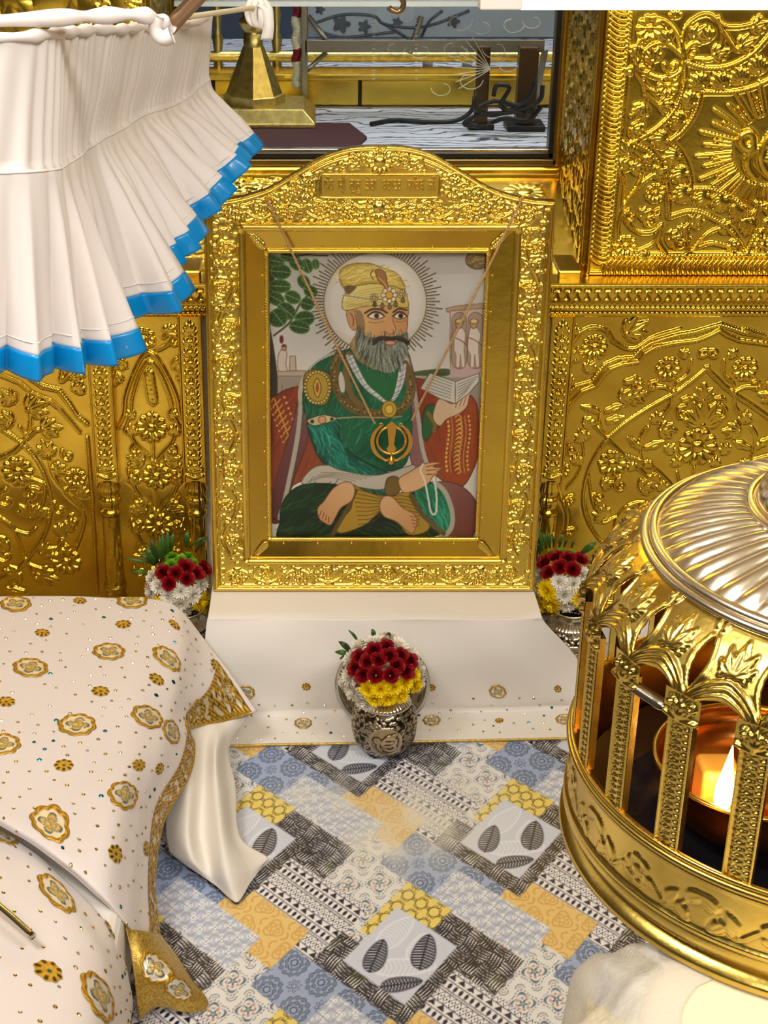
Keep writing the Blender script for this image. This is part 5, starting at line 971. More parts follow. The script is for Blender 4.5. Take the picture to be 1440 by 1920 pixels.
# lower cover nearer the lens
netB = [[(-280, 1535, .235), (-70, 1535, .235), (50, 1590, .24), (130, 1655, .23), (190, 1722, .205), (222, 1775, .165), (238, 1815, .11), (246, 1850, .05)], [(-280, 1620, .262), (-70, 1620, .262), (55, 1650, .262), (132, 1700, .255), (188, 1762, .23), (222, 1812, .175), (240, 1860, .10), (248, 1895, .04)],
        [(-280, 1730, .268), (-70, 1730, .268), (60, 1745, .268), (135, 1775, .262), (188, 1818, .236), (220, 1862, .18), (238, 1905, .105), (246, 1945, .04)], [(-280, 1850, .27), (-70, 1850, .27), (60, 1858, .27), (135, 1878, .262), (186, 1910, .235), (218, 1950, .175), (236, 1990, .10), (244, 2030, .04)], [(-280, 2010, .27), (-70, 2010, .27), (60, 2015, .27), (135, 2030, .262), (184, 2060, .235), (214, 2100, .175), (232, 2140, .10), (240, 2180, .04)]]
cb = Cloth(netB, 110, 125, .0035, 20, 22)
low = thing('embroidered_cover', 'ivory cover with gold medallions bulging under the fold beside the steel rod', 'cloth', (-.5, 1.8, .27)); cb.build('cloth', ivory_cloth, low)
kp = []
for x, y, r, b in ((255, 1350, .046, 1), (440, 1800, .042, 1), (220, 1690, .024, 0), (505, 1500, .020, 0), (20, 1080, .04, 1)): u_, v_ = cr(x, y); cb.medallion(u_, v_, r, low, bool(b), .5); kp.append((u_, v_, r))
cb.sequins(low, 110, (.03, .9, .13, .97), .0038, 8, .030, kp)
# plain white lining hanging out from under the cover
netU = [[(338, 1352, .128), (362, 1350, .122), (388, 1348, .122), (412, 1346, .108), (440, 1342, .104), (470, 1336, .086)],
        [(330, 1420, .115), (358, 1424, .125), (384, 1420, .105), (404, 1414, .125), (420, 1408, .085), (431, 1402, .07)],
        [(319, 1490, .085), (352, 1498, .112), (380, 1494, .088), (408, 1486, .108), (428, 1480, .066), (441, 1474, .05)],
        [(312, 1550, .055), (350, 1566, .092), (378, 1566, .062), (414, 1560, .088), (436, 1566, .05), (450, 1568, .036)],
        [(318, 1592, .030), (356, 1612, .062), (392, 1630, .034), (426, 1632, .058), (466, 1618, .03), (501, 1606, .020)],
        [(324, 1606, .012), (366, 1634, .024), (404, 1660, .012), (444, 1692, .010), (470, 1654, .010), (496, 1622, .006)]]
cu_ = Cloth(netU, 90, 90, .003, 14, 5); ln = cu_.build('white_lining', white_cloth, None, .002); tag(ln, 'plain white lining cloth hanging from under the gold border onto the printed floor', 'cloth')
# steel rod at the left edge
P = [at_z(-260, 1485, .33), at_z(-40, 1668, .31), at_z(20, 1718, .305), at_z(62, 1756, .30)]; rod = obj('steel_rod', *tube(spline(P, 6), .0058, 14), steel, None); tag(rod, 'thin steel rod lying across the lower ivory cover', 'rod')

# ------------------------------------------------------------------ window onto the inner room
win = struct(thing('window_1', 'wide fixed window with dark frame above the portrait', None, (.12, YWIN, 1.0))) if False else None
win = bpy.data.objects.new('window_1', None); SC.collection.objects.link(win); win.location = (.12, YWIN, 1.0); win['kind'] = 'structure'; win['label'] = 'wide fixed window with dark frame above the portrait'
dk = mat('dark_frame', (.035, .03, .022), .3, .6); br_f = mat('bronze_trim', (.20, .14, .05), .3, .9)
bevel(slab('frame_sill', (XL, YWIN-.035, .995), (XR, YWIN+.03, 1.018), gold_flat, win), .004); bevel(slab('frame_rail', (XL, YWIN-.018, 1.018), (XR, YWIN+.03, 1.034), br_f, win), .002); bevel(slab('frame_rail', (XL, YWIN-.010, 1.034), (XR, YWIN+.03, 1.048), dk, win), .002)
bevel(slab('frame_rail', (XL+.01, YWIN-.004, 1.048), (XR-.022, YWIN+.02, 1.055), silver, win), .001)
for x0, x1, dy, m in ((XR-.024, XR-.012, .010, dk), (XR-.014, XR-.006, .018, br_f), (XR-.008, XR, .024, gold_flat), (XL+.012, XL+.024, .010, dk), (XL+.006, XL+.014, .018, br_f), (XL, XL+.008, .024, gold_flat)):
    bevel(slab('frame_stile', (x0, YWIN-dy, 1.02), (x1, YWIN+.03, 1.75), m, win), .002)
slab('frame_head', (XL, YWIN-.02, 1.75), (XR, YWIN+.03, 1.80), dk, win); struct(slab('wall_over_window', (XL-.02, YWIN-.02, 1.80), (XR+.02, YWIN+.06, 3.45), plaster))
glass_w = mat('window_glass', (.93, .97, 1), .0, 0, trans=1, ior=1.08, spec=.7)
slab('glass_pane', (XL+.02, YWIN+.002, 1.05), (XR-.02, YWIN+.006, 1.75), glass_w, win)
# etched garland on the pane
et = mat('etched_glass', (.75, .78, .72), .5, 0, alpha=.35); b = Bag()
for x, y, r, s in ((860, 40, 26, 1), (905, 50, 22, -1), (960, 45, 24, 1), (1000, 40, 20, -1), (740, 90, 20, 1), (790, 95, 22, -1), (850, 90, 26, 1), (930, 92, 26, -1), (760, 30, 18, 1), (880, 150, 26, 1), (830, 165, 22, -1), (950, 120, 22, 1)):
    t = np.linspace(0, 4.6, 16); P = np.array([at_y(x+s*r*(1-.12*k)*math.cos(k), y+r*(1-.12*k)*math.sin(k)*.8, YWIN) for k in t]); b.add(*tube(P, .0011, 5, cap=False))
for k in range(9): a = 2.6+k*.2; P = [at_y(920, 130, YWIN), at_y(920+70*math.cos(a), 130-70*math.sin(a)*-1, YWIN)]; b.add(*tube(P, .0011, 5, cap=False))
for x in (700, 780):
    for y in range(20, 150, 8): b.add(*tube([at_y(x-2, y, YWIN), at_y(x+3, y, YWIN)], .0012, 5, cap=False))
o = b.build('etching', et, win); o['kind'] = 'stuff'
# ------------------------------------------------------------------ the room behind it
ZI = .985
carp = mat('vine_carpet', lin((216, 218, 226)), .7); nt = carp.node_tree; bs = nt.nodes['Principled BSDF']
co = nt.nodes.new('ShaderNodeTexCoord'); mp = nt.nodes.new('ShaderNodeMapping'); mp.inputs['Scale'].default_value = (3, 4, 1); wv = nt.nodes.new('ShaderNodeTexWave'); wv.wave_type = 'RINGS'; wv.inputs['Scale'].default_value = 2.2; wv.inputs['Distortion'].default_value = 14; wv.inputs['Detail'].default_value = 3
rp = nt.nodes.new('ShaderNodeValToRGB'); rp.color_ramp.elements[0].position = .0; rp.color_ramp.elements[0].color = (.03, .035, .05, 1); rp.color_ramp.elements[1].position = .20; rp.color_ramp.elements[1].color = (.68, .70, .76, 1)
nt.links.new(co.outputs['Object'], mp.inputs['Vector']); nt.links.new(mp.outputs['Vector'], wv.inputs['Vector']); nt.links.new(wv.outputs['Fac'], rp.inputs['Fac']); nt.links.new(rp.outputs['Color'], bs.inputs['Base Color'])
struct(slab('floor_inner', (-1.6, YWIN+.10, ZI-.05), (2.6, 5.6, ZI), carp))
struct(slab('wall_inner', (-3.2, 5.6, 0), (3.4, 5.7, 3.5), mat('inner_wall', lin((70, 84, 100)), .35, 0, var=.5, vscale=2)))
maroon = mat('maroon_mat', lin((74, 34, 34)), .8, bump=.3, bscale=300)
pz = lambda u, v, z=ZI: at_z(u, v, z)
q = [pz(400, 288), pz(660, 288), pz(688, 262), pz(655, 236), pz(400, 236)]
o = obj('floor_mat', *prism([(a[0], a[1]) for a in q], np.array([0, 0, ZI+.0005]), np.array([1., 0, 0]), np.array([0, 1., 0]), np.array([0, 0, 1.]), .008), maroon, None, False); tag(o, 'dark maroon mat under the brass pedestal behind the window', 'mat')
# brass pedestal: stepped plinth, eight-sided flared body, neck and cup
pb = pz(478, 226); ped = thing('brass_pedestal', 'eight-sided flared brass pedestal on a plinth behind the window', 'pedestal', tuple(pb)); pb = pb+np.array([0, -.02, .008])
brass_in = mat('polished_brass', (.84, .66, .22), .4, 1, bump=.3, bscale=260, var=.35, vscale=60)
def frus(x, y, z, r): q = r*.72; return [(x-r, y-q, z), (x+r, y-q, z), (x+r, y+q, z), (x-r, y+q, z)]
pl_w = (pz(592, 250)[0]-pb[0]); V = frus(*pb[:2], pb[2], pl_w)+frus(*pb[:2], pb[2]+.012, pl_w)+frus(*pb[:2], pb[2]+.045, pl_w*.80)
bevel(obj('plinth', V, [[3, 2, 1, 0]]+[[k, (k+1) % 4, 4+(k+1) % 4, 4+k] for k in range(4)]+[[4+k, 4+(k+1) % 4, 8+(k+1) % 4, 8+k] for k in range(4)]+[[8, 9, 10, 11]], brass_in, ped, False), .003)
ppm = (pz(535, 226)[0]-pb[0])/(535-478); hz = lambda v: at_y(478, v, pb[1]-.05)[2]-pb[2]
rb, z1, z2, z3 = 57*ppm, .045, .045+.022, hz(92)
V8, F8 = lathe([(0, z1), (rb, z1), (rb, z2), (rb*.92, z2+.002), (19*ppm, z3)], 8, tuple(pb)); obj('body', V8, F8, brass_in, ped, False)
V8, F8 = lathe([(18*ppm, z3-.002), (18*ppm, hz(68)), (14*ppm, hz(67)), (20*ppm, hz(60)), (26*ppm, hz(48)), (25*ppm, hz(40)), (18*ppm, hz(36)), (22*ppm, hz(20)), (20*ppm, hz(0)), (12*ppm, hz(-20)), (0, hz(-22))], 24, tuple(pb)); obj('cup', V8, F8, brass_in, ped)
# gilded kerb panels, rail
kb = pz(800, 201)[1]; zt1 = at_y(800, 150, kb)[2]; zt0 = at_y(800, 136, kb)[2]
kerb = thing('gilded_kerb', 'low gilded kerb of plain panels across the inner room', 'kerb', (.3, kb, ZI))
xs = [-1.2, at_y(400, 170, kb)[0], at_y(675, 170, kb)[0], at_y(905, 170, kb)[0], 2.2]
for a, c in zip(xs[:-1], xs[1:]): bevel(slab('kerb_panel', (a+.004, kb, ZI+.004), (c-.004, kb+.03, zt1), gold_flat, kerb), .004)
bevel(slab('kerb_ledge', (-1.2, kb-.012, zt1), (2.2, kb+.10, zt0), gold_flat, kerb), .006); slab('kerb_body', (-1.2, kb+.02, ZI), (2.2, kb+.09, zt1), dk, kerb)
zr = at_y(800, 106, kb+.12)[2]; rail_ = thing('brass_rail', 'polished brass handrail running above the gilded kerb', 'rail', (.3, kb+.12, ZI)); obj('rail', *tube([(-1.3, kb+.12, zr), (.3, kb+.12, zr), (2.3, kb+.12, zr)], .016, 16), brass_in, rail_)
for x in (at_y(408, 60, kb+.12)[0], at_y(532, 60, kb+.12)[0]-.02, 1.2):
    pr_ = [(.014, ZI), (.014, zr-.02), (.010, zr), (.016, zr+.05), (.008, zr+.07), (.013, zr+.12), (.007, zr+.15), (.007, zr+.22), (.03, zr+.24), (.045, zr+.28), (.04, zr+.31), (.0, zr+.33)]; obj('baluster', *lathe(pr_, 16, (x, kb+.12, 0)), brass_in, rail_)
# steel stand with cross beam and braces
yp_ = pb[1]+pl_w*.72+.022; sb_ = at_y(571, 150, yp_); sb_[2] = ZI; stn = thing('steel_stand', 'square steel stand with cross beam and braces behind the glass', 'stand', tuple(sb_)); steel_w = mat('stand_steel', (.33, .32, .26), .35, .9)
w_ = 6*ppm; bevel(slab('post', (sb_[0]-w_, sb_[1]-w_, ZI+.008), (sb_[0]+w_, sb_[1]+w_, 1.9), steel_w, stn), .002)
zb0, zb1 = at_y(800, 98, sb_[1])[2], at_y(800, 74, sb_[1])[2]; xr_ = at_y(1020, 90, sb_[1])[0]
bevel(slab('beam', (sb_[0], sb_[1]-w_, zb0), (xr_, sb_[1]+w_*.6, zb1), steel_w, stn), .002)
obj('brace', *tube([at_y(576, 132, sb_[1]), at_y(612, 98, sb_[1])], .007, 8), steel_w, stn); obj('brace', *tube([at_y(578, 30, sb_[1]), at_y(612, 76, sb_[1])], .007, 8), steel_w, stn)
panel_m = mat('painted_glass_board', lin((165, 180, 196)), .2); brd = slab('painted_board', (sb_[0]+.01, sb_[1]+.03, zb1+.002), (xr_+.1, sb_[1]+.04, 1.8), panel_m); tag(brd, 'pale blue glass board painted with rose branches above the steel beam', 'board')
ink = mat('branch_paint', lin((70, 80, 92)), .4); bp = Bag()
for P in ([(585, 45), (640, 28), (700, 30), (720, 45), (780, 52), (830, 40), (880, 20)], [(600, 60), (640, 70), (690, 66), (740, 60)], [(720, 45), (745, 60), (770, 75)], [(790, 70), (805, 40), (830, 20)]): bp.add(*tube(spline([at_y(a, c, sb_[1]+.028) for a, c in P], 5), .004, 6))
o = bp.build('branches', ink, brd); o['kind'] = 'stuff'
for x, y, r in ((640, 45, 16), (683, 50, 12), (745, 42, 10), (600, 18, 9), (850, 40, 12)):
    c = at_y(x, y, sb_[1]+.027); t = np.linspace(0, 2*np.pi, 40, endpoint=False); rr = r*.0013*(1+.25*np.cos(5*t)); obj('painted_rose', *prism(np.stack([rr*np.cos(t), rr*np.sin(t)], 1), c, np.array([1., 0, 0]), np.array([0, 0, 1.]), np.array([0, -1., 0]), .002), ink, brd, False)
o = bevel(obj('strut', *tube([at_y(790, 30, sb_[1]), at_y(768, 100, sb_[1])], .008, 8), steel_w, stn), .001)
# garland on the post
gar_w, gar_r = mat('garland_white', lin((226, 222, 196)), .8), mat('garland_red', lin((120, 20, 34)), .8)
gar = thing('flower_garland', 'white flower garland with red knot hanging by the steel post', 'garland', tuple(at_y(556, 165, sb_[1]+.02)))
for k in range(26):
    v_ = 10+k*6; c = at_y(556+2*math.sin(k), v_, sb_[1]+.01); m_ = gar_r if (92 < v_ < 118 or v_ < 34) else gar_w
    V, Fc = lathe([(.0, .011), (.009, .007), (.013, 0), (.009, -.007), (0, -.011)], 9, tuple(c), lambda th, kk: 1+.2*np.cos(5*th)); obj('bloom', V, Fc, m_, gar)
# dark machine legs with cables
rub = mat('black_rubber', (.015, .015, .016), .45); mach = thing('black_stand', 'black stand with two thick legs and coiled cables at the window jamb', 'stand', tuple(pz(960, 240)))
for u0, u1, v0, v1, t in ((888, 912, 85, 240, .03), (965, 1000, 85, 240, .05)):
    a = pz((u0+u1)/2, v1); wd = (u1-u0)*.5*ppm; bevel(slab('leg', (a[0]-wd, a[1]-t*.5, ZI), (a[0]+wd, a[1]+t*.5, at_y(900, v0, a[1])[2]), bronze_dark, mach), .004); bevel(slab('foot', (a[0]-wd*2, a[1]-t, ZI), (a[0]+wd*2, a[1]+t, ZI+.015), rub, mach), .004)
obj('leg', *tube([pz(1000, 205), at_y(1022, 95, pz(1000, 205)[1]-.05)], .009, 8), steel_w, mach)
for P in ([(895, 236), (870, 232), (900, 215), (960, 210), (1010, 190), (1018, 160)], [(890, 180), (892, 205), (930, 215), (985, 190), (1005, 150)], [(925, 180), (932, 160), (955, 165), (940, 200), (985, 215)], [(900, 200), (925, 190), (960, 195), (1000, 210)], [(920, 230), (950, 222), (990, 226), (1015, 200)]):
    obj('cable', *tube(spline([at_y(a, c, 4.05-.003*k) for k, (a, c) in enumerate(P)], 6), .006, 8), rub, mach)
P = [(695, 237), (740, 230), (790, 233), (850, 232), (880, 212), (890, 190), (893, 165)]; q = [pz(a, c)+np.array([0, 0, .007]) for a, c in P[:4]]+[at_y(a, c, pz(850, 232)[1]) for a, c in P[4:]]
tag(obj('cable', *tube(spline(q, 8), .006, 8), rub, None), 'black cable snaking across the vine carpet behind the window', 'cable')
for u_, c in ((802, (214, 190, 180)), (876, (200, 205, 215))): a = at_y(u_, 120, kb+.3); tag(obj('white_cup', *lathe([(.0, -.035), (.014, -.035), (.017, .03), (.015, .03), (.012, -.03)], 14, tuple(a)), mat('cup_%d' % u_, lin(c), .5), None), 'pale pot with red base beyond the rail' if u_ == 802 else 'plain pale grey pot beyond the rail', 'pot')
struct(slab('trim_3', (-1.2, kb+.2, ZI), (2.2, kb+.42, at_y(800, 128, kb+.3)[2]-.03), dk)); 
# ------------------------------------------------------------------ lamp tube over the right wall, glass edge, hook
tube_m = mat('lamp_tube', (1, 1, 1), .4, emit=((1, .98, .95), 5.0))
lamp = thing('tube_lamp', 'white fluorescent tube lamp on the gilded wall above the sunburst panel', 'lamp', (.8, YW-.06, 1.46))
zl = at_y(1200, 4, YW-.06)[2]; xl0, xl1 = at_y(948, 8, YW-.06)[0], 1.25
obj('tube', *tube([(xl0+.03, YW-.06, zl), (xl1, YW-.06, zl)], .014, 16), tube_m, lamp); bevel(slab('end_cap', (xl0-.05, YW-.078, zl-.012), (xl0+.03, YW-.03, zl+.03), plaster, lamp), .003); bevel(slab('housing', (xl0-.1, YW-.045, zl+.012), (xl1, YW-.005, zl+.05), plaster, lamp), .003)
zg = at_y(760, 11, YWIN-.2)[2]; shelf = slab('glass_shelf', (XL+.03, YWIN-.21, zg), (.36, YWIN-.05, zg+.010), mat('shelf_glass', (.9, .97, .93), .03, trans=.5, ior=1.4)); tag(shelf, 'glass shelf edge running above the window bay', 'shelf')
P = [at_y(a, c, 2.6) for a, c in ((752, -30), (752, -6), (757, 6), (752, 19), (743, 22), (733, 18), (729, 13))]; hk = obj('ceiling_hook', *tube(spline(P, 6), .0045, 10), mat('hook_bronze', (.25, .15, .08), .3, .9), None); tag(hk, 'small bent bronze hook hanging down before the window', 'hook')

# ------------------------------------------------------------------ canopy frill: plain gathered top, flared pleated skirt, blue satin edge
# corner of the canopy: front run (towards the lens) and side run going back; u, v of top, seam and hem with distance
can = thing('canopy_frill', 'white pleated canopy frill edged with bright blue satin ribbon', 'canopy', tuple(at_y(225, 640, 1.66)))
cols = [  # top(u,v), seam(u,v), hem bottom(u,v), distance Y, pleat phase step
    ((-420, 80), (-400, 320), (-400, 668), 1.56), ((-180, 75), (-170, 318), (-175, 664), 1.58), ((0, 70), (0, 318), (0, 660), 1.60), ((60, 66), (62, 316), (75, 655), 1.62), ((105, 62), (105, 312), (150, 645), 1.66), ((125, 60), (118, 305), (205, 632), 1.70),
    ((140, 58), (128, 298), (222, 624), 1.74), ((160, 56), (145, 285), (185, 570), 1.80), ((190, 55), (165, 272), (230, 560), 1.88), ((215, 54), (182, 262), (322, 540), 1.94), ((235, 53), (200, 252), (290, 490), 2.02), ((255, 52), (225, 240), (352, 428), 2.14), ((275, 52), (245, 225), (330, 415), 2.22),
    ((300, 50), (270, 214), (400, 352), 2.34), ((325, 48), (300, 204), (375, 345), 2.44), ((350, 45), (325, 196), (438, 300), 2.58), ((370, 40), (350, 180), (425, 285), 2.68), ((392, 30), (378, 158), (458, 268), 2.80), ((398, 22), (390, 148), (452, 262), 2.86)]
col = [[at_y(*a, y) for a in (t_, s_, h_)] for t_, s_, h_, y in cols]
col = np.array([[c[0], c[0]*.5+c[1]*.5, c[1], c[1]*.62+c[2]*.38, c[1]*.3+c[2]*.7, c[2]] for c in col])
S = dense(col, 320, 60); N = gnormals(S); sg = -1 if (N*(EYE-S)).sum(-1).mean() < 0 else 1
L = np.concatenate([[0], np.cumsum(np.linalg.norm(np.diff(S[:, 40], axis=0), axis=1))]); tt = np.linspace(0, 1, 60)[None, :]
ph = L[:, None]/.056*2*np.pi+1.5*np.sin(L[:, None]*17+1)+.8*np.sin(L[:, None]*41); tri = np.arcsin(np.sin(ph+.7*np.sin(ph)))*2/np.pi
fold = np.where(tt < .4, .004*np.sin(ph*1.9+6*tt)*(.3+tt), .004+(tt-.4)*.034*tri)+.003*wob(L[:, None]*8, tt*3, 4, 6, 5)
S = S+sg*N*fold[..., None]; Fq = gridf(320, 60); Fq = Fq[:, ::-1] if sg < 0 else Fq
o = obj('skirt', S.reshape(-1, 3), Fq, canopy_cloth, can); solid(o, .0012, 0)
# satin ribbon along the hem, seam stitching, gathering band
dz = S[:, -1]-S[:, -2]; dz /= np.linalg.norm(dz, axis=1)[:, None]; N2 = gnormals(S)[:, -1]*sg
w_ = np.linspace(-.002, .0285, 8); B = S[:, -1][:, None]+dz[:, None]*w_[None, :, None]+N2[:, None]*(.0012+.0004*np.sin(w_*150))[None, :, None]
Fq = gridf(320, 8); o = obj('blue_ribbon', B.reshape(-1, 3), Fq[:, ::-1] if sg < 0 else Fq, blue_satin, can); solid(o, .001, 0)
obj('seam', *tube((S[:, 24]+N2*.001)[::2], .0012, 5), canopy_cloth, can); obj('seam', *tube((S[:, 56]+N2*.0012)[::2], .0007, 5), canopy_cloth, can)
top = S[:, 0]; obj('top_roll', *tube(spline(top[::20], 6), .006+.0015*np.sin(np.arange(len(spline(top[::20], 6)))*.9), 12), canopy_cloth, can)
# pipe frame, wrapped end, cord with knotted cloth
pipe_m = mat('brown_pipe', (.38, .24, .14), .3, .8)
P = [at_y(-80, 40, 1.60), at_y(180, 36, 1.68), at_y(318, 52, 1.72), at_y(345, 22, 1.70), at_y(385, -20, 1.68)]
fr_ = thing('canopy_pipe', 'brown metal pipe with wrapped cloth end carrying the canopy frill', 'pipe', tuple(P[2])); obj('pipe', *tube(spline(P[2:], 6), .0085, 14), pipe_m, fr_)
wr_ = spline(np.array([at_y(-400, 60, 1.52), at_y(60, 36, 1.62), at_y(180, 30, 1.66), at_y(262, 28, 1.68), at_y(300, 40, 1.70), at_y(322, 52, 1.71)]), 8); obj('wrapping', *tube(wr_, .0075+.0018*np.sin(np.arange(len(wr_))*.8), 12), canopy_cloth, fr_)
P = spline(np.array([at_y(298, 30, 1.69), at_y(290, 55, 1.69), at_y(305, 72, 1.69), at_y(322, 66, 1.69)]), 6); obj('cloth_end', *tube(P, np.linspace(.006, .009, len(P)), 10), canopy_cloth, fr_)
yk = 2.86; a, c = at_y(330, 35, 2.4), at_y(478, 14, yk); cr_ = thing('tie_cord', 'pale cord from the canopy ending in a knotted white cloth strip', 'cord', tuple(c)); obj('cord', *tube(np.linspace(a, c, 20), .0045, 8), cream_cloth, cr_)
for k in range(5): t = np.linspace(0, 2*np.pi, 26, endpoint=False); cc = at_y(478+k*5, 22+k*2, yk); P = cc+np.stack([.013*np.cos(t)*math.cos(k), .010*np.cos(t)*math.sin(k)+.004*np.sin(t), .021*np.sin(t)], 1); obj('knot', *tube(P, .006, 8, closed=True), white_cloth, cr_)
P = spline(np.array([at_y(486, 10, yk-.01), at_y(500, 20, yk-.015), at_y(504, 45, yk-.015), at_y(500, 74, yk-.012)]), 6); w = np.linspace(.006, .011, len(P)); V = np.concatenate([P+np.array([1, 0, 0])*w[:, None], P-np.array([1, 0, 0])*w[:, None]]); n = len(P); o = obj('strip', V, np.stack([np.arange(n-1), np.arange(1, n), n+np.arange(1, n), n+np.arange(n-1)], 1), white_cloth, cr_); solid(o, .002)

# ------------------------------------------------------------------ engraved silver vases
def cyl(R, prof_z, prof_r, c, th0, parent, name, m, sgn=1., col=None):
    th = th0+R.x/R.w*2*np.pi*sgn; z = R.y; r = np.interp(z, prof_z, prof_r); rad = r[None, :]+R.H
    V = np.stack([c[0]+rad*np.cos(th)[:, None], c[1]+rad*np.sin(th)[:, None], c[2]+z[None, :]+0*rad], -1)
    return obj(name, V.reshape(-1, 3), gridf(R.nx, R.ny), m, parent, True, col)
vz = np.array([0, .004, .02, .045, .065, .085, .100, .107]); vr = np.array([.045, .050, .0605, .067, .068, .065, .058, .0525])
def make_vase(c, label):
    t = thing('flower_vase', label, 'vase', tuple(c), 'silver vases with bouquets')
    R = Relief((0, 0, 0), (1, 0, 0), (0, 1, 0), 2*np.pi*.066, .107, .0013); cx = R.w*.25; med = np.zeros_like(R.H, bool); X, Y = np.meshgrid(R.x, R.y, indexing='ij')
    rg = np.random.default_rng(2); Q = np.stack([rg.uniform(0, R.w, 400), rg.uniform(.008, .1, 400)], 1)
    for k in range(9): x = k*R.w/9; R.stroke([(x, .006), (x+.012, .03), (x-.008, .055), (x+.010, .08), (x, .1)], .0014, .0016); R.spiral(x+.018, .03, .010, 0, .9, 1, .0013, .0016); R.spiral(x+.02, .07, .011, 2, .9, -1, .0013, .0016); R.flower(x+.019, .05, .006, .0018, 6)
    R.fill(Q, .012, .011, .0018, rg, 2600)
    ground = R.H < 2e-4; C = np.where(ground[..., None], lin((62, 52, 40)), lin((186, 172, 146)))
    for mx in (.25, .52, .98, .75):
        d = np.hypot((X-R.w*mx)/.0335, (Y-.049)/.0345); i = d < 1; R.H[i] = .0008; C[i] = lin((176, 158, 128)); e = np.abs(d-1) < .07; R.H[e] = .0022; C[e] = lin((196, 182, 156)); 
    old = R.H.copy(); R.H[:] = 0
    for mx in (.25,):
        for g in EMB: R.stroke([(R.w*mx+(-.026+.050*x), .049+.023-.046*y) for x, y in g], .0034, .0018)
    em = R.H > 0; gr = R.blur(em.astype(float), 1); R.H = np.where(em, .0026, old); rim = (gr > .05) & (~em) & (old < .0015) & (np.hypot((X-R.w*.25)/.0335, (Y-.049)/.0345) < .95); C[rim] = lin((60, 48, 34)); C[em] = lin((190, 172, 140))
    cyl(R, vz, vr, c, -np.pi, t, 'body', silver_attr, 1., C.reshape(-1, 3))
    n = 40; V, Fc = lathe([(.0525, .107), (.0545, .110), (.050, .115), (.043, .121), (.036, .126)], n*6, tuple(c), lambda th, k: 1+.030*np.abs(np.sin(n*th/2))*(np.asarray(k) < 4)-.01); obj('fluted_shoulder', V, Fc, silver, t)
    obj('neck', *lathe([(.036, .125), (.033, .130), (.033, .138), (.040, .144), (.045, .147), (.046, .149), (.043, .1495), (.031, .140), (.029, .13)], 48, tuple(c)), silver, t)
    obj('foot', *lathe([(0, 0), (.044, 0), (.047, .002), (.0455, .005)], 48, tuple(c)), silver, t); return t
vC = at_z(719, 1392, .003); vC = np.array([vC[0], vC[1]-.015, .0070])
vase = make_vase(vC, 'engraved silver vase on the printed floor in front of the leaning steel plate')
vRp = at_y(1066, 1205, 3.02); vR = np.array([vRp[0], 3.015, .0]); copy_thing(vase, tuple(vR), 'engraved silver vase beside the sloping white cloth, near the brass lantern')
vLp = at_y(346, 1150, 3.02); vL = np.array([vLp[0], 3.015, .0]); copy_thing(vase, tuple(vL), 'silver vase mostly hidden between the ivory cover and the bench')
# steel plate leaning on the bench front
pc_ = at_y(717, 1260, 2.775); d_ = Vector((0, -math.cos(.16), math.sin(.16))).normalized(); rot = Vector((0, 0, 1)).rotation_difference(d_).to_matrix()
V, Fc = lathe([(0, 0), (.074, 0), (.080, .002), (.086, .012), (.099, .015), (.101, .014), (.099, .011), (.086, .008), (.0, -.003)], 72); V = V@np.array(rot).T+np.array([pc_[0], 2.775, .104]); plate = obj('steel_plate', V, Fc, steel, None); tag(plate, 'round steel plate leaning on the white bench front behind the vase', 'plate')

# ------------------------------------------------------------------ flowers
rose_m = mat('rose_petal', lin((150, 0, 14)), .55, 0, var=.5, vscale=60, col2=tuple(lin((92, 0, 10))), spec=.3); rose_m2 = mat('rose_heart', lin((84, 0, 10)), .55, 0, spec=.3)
mum_w = mat('white_petal', lin((240, 232, 216)), .6, 0, sss=.1); mum_y = mat('yellow_petal', lin((255, 222, 0)), .55, 0, sss=.1); mum_g = mat('green_petal', lin((106, 160, 18)), .6, 0); leaf_m = mat('leaf', lin((66, 104, 30)), .45, 0, var=.4, vscale=40); leaf_d = mat('dark_leaf', lin((40, 66, 30)), .45)
def petal_mesh(name, R, Hh, span, flare, n=7, m=6):
    a = np.linspace(-1, 1, n)[:, None]; t = np.linspace(0, 1, m)[None, :]; r = R*(.22+.78*t**.7)+flare*R*np.clip(t-.7, 0, 1)**1.3*4*(1+.3*a*a); z = Hh*t*(1-.14*a*a)-flare*R*np.clip(t-.75, 0, 1)*1.6; th = a*span*(.45+.55*np.sin(np.pi*np.clip(t*.9+.12, 0, 1)))
    return Bag().add(np.stack([r*np.cos(th), r*np.sin(th), z+0*th], -1).reshape(-1, 3), gridf(n, m)).mesh(name)
pet = [petal_mesh('petal', .0075, .0135, 1.5, .05), petal_mesh('petal', .0112, .0150, 1.2, .08), petal_mesh('petal', .0150, .0135, 1.0, .16)]
t_ = np.linspace(0, 3.4*np.pi, 34); hb = Bag(); z_ = np.linspace(0, 1, 4)
hb.add(np.stack([np.stack([(.0012+.0005*t_)*math.cos(0)*np.cos(t_)*(.7+.3*k), (.0012+.0005*t_)*np.sin(t_)*(.7+.3*k), k*.0135+0*t_], -1) for k in z_], 1).reshape(-1, 3), gridf(34, 4)); heart_me = hb.mesh('heart')
for k, m_ in enumerate(pet): m_.materials.append(rose_m)
heart_me.materials.append(rose_m2)
def child(name, me, parent, rz=0, s=1., tilt=0): o = bpy.data.objects.new(name, me); SC.collection.objects.link(o); o.parent = parent; o.rotation_euler = (0, tilt, rz); o.scale = (s, s, s); return o
def facing(d, spin=0): return (Vector((0, 0, 1)).rotation_difference(Vector(d)) @ Matrix.Rotation(spin, 3, 'Z').to_quaternion()).to_euler()
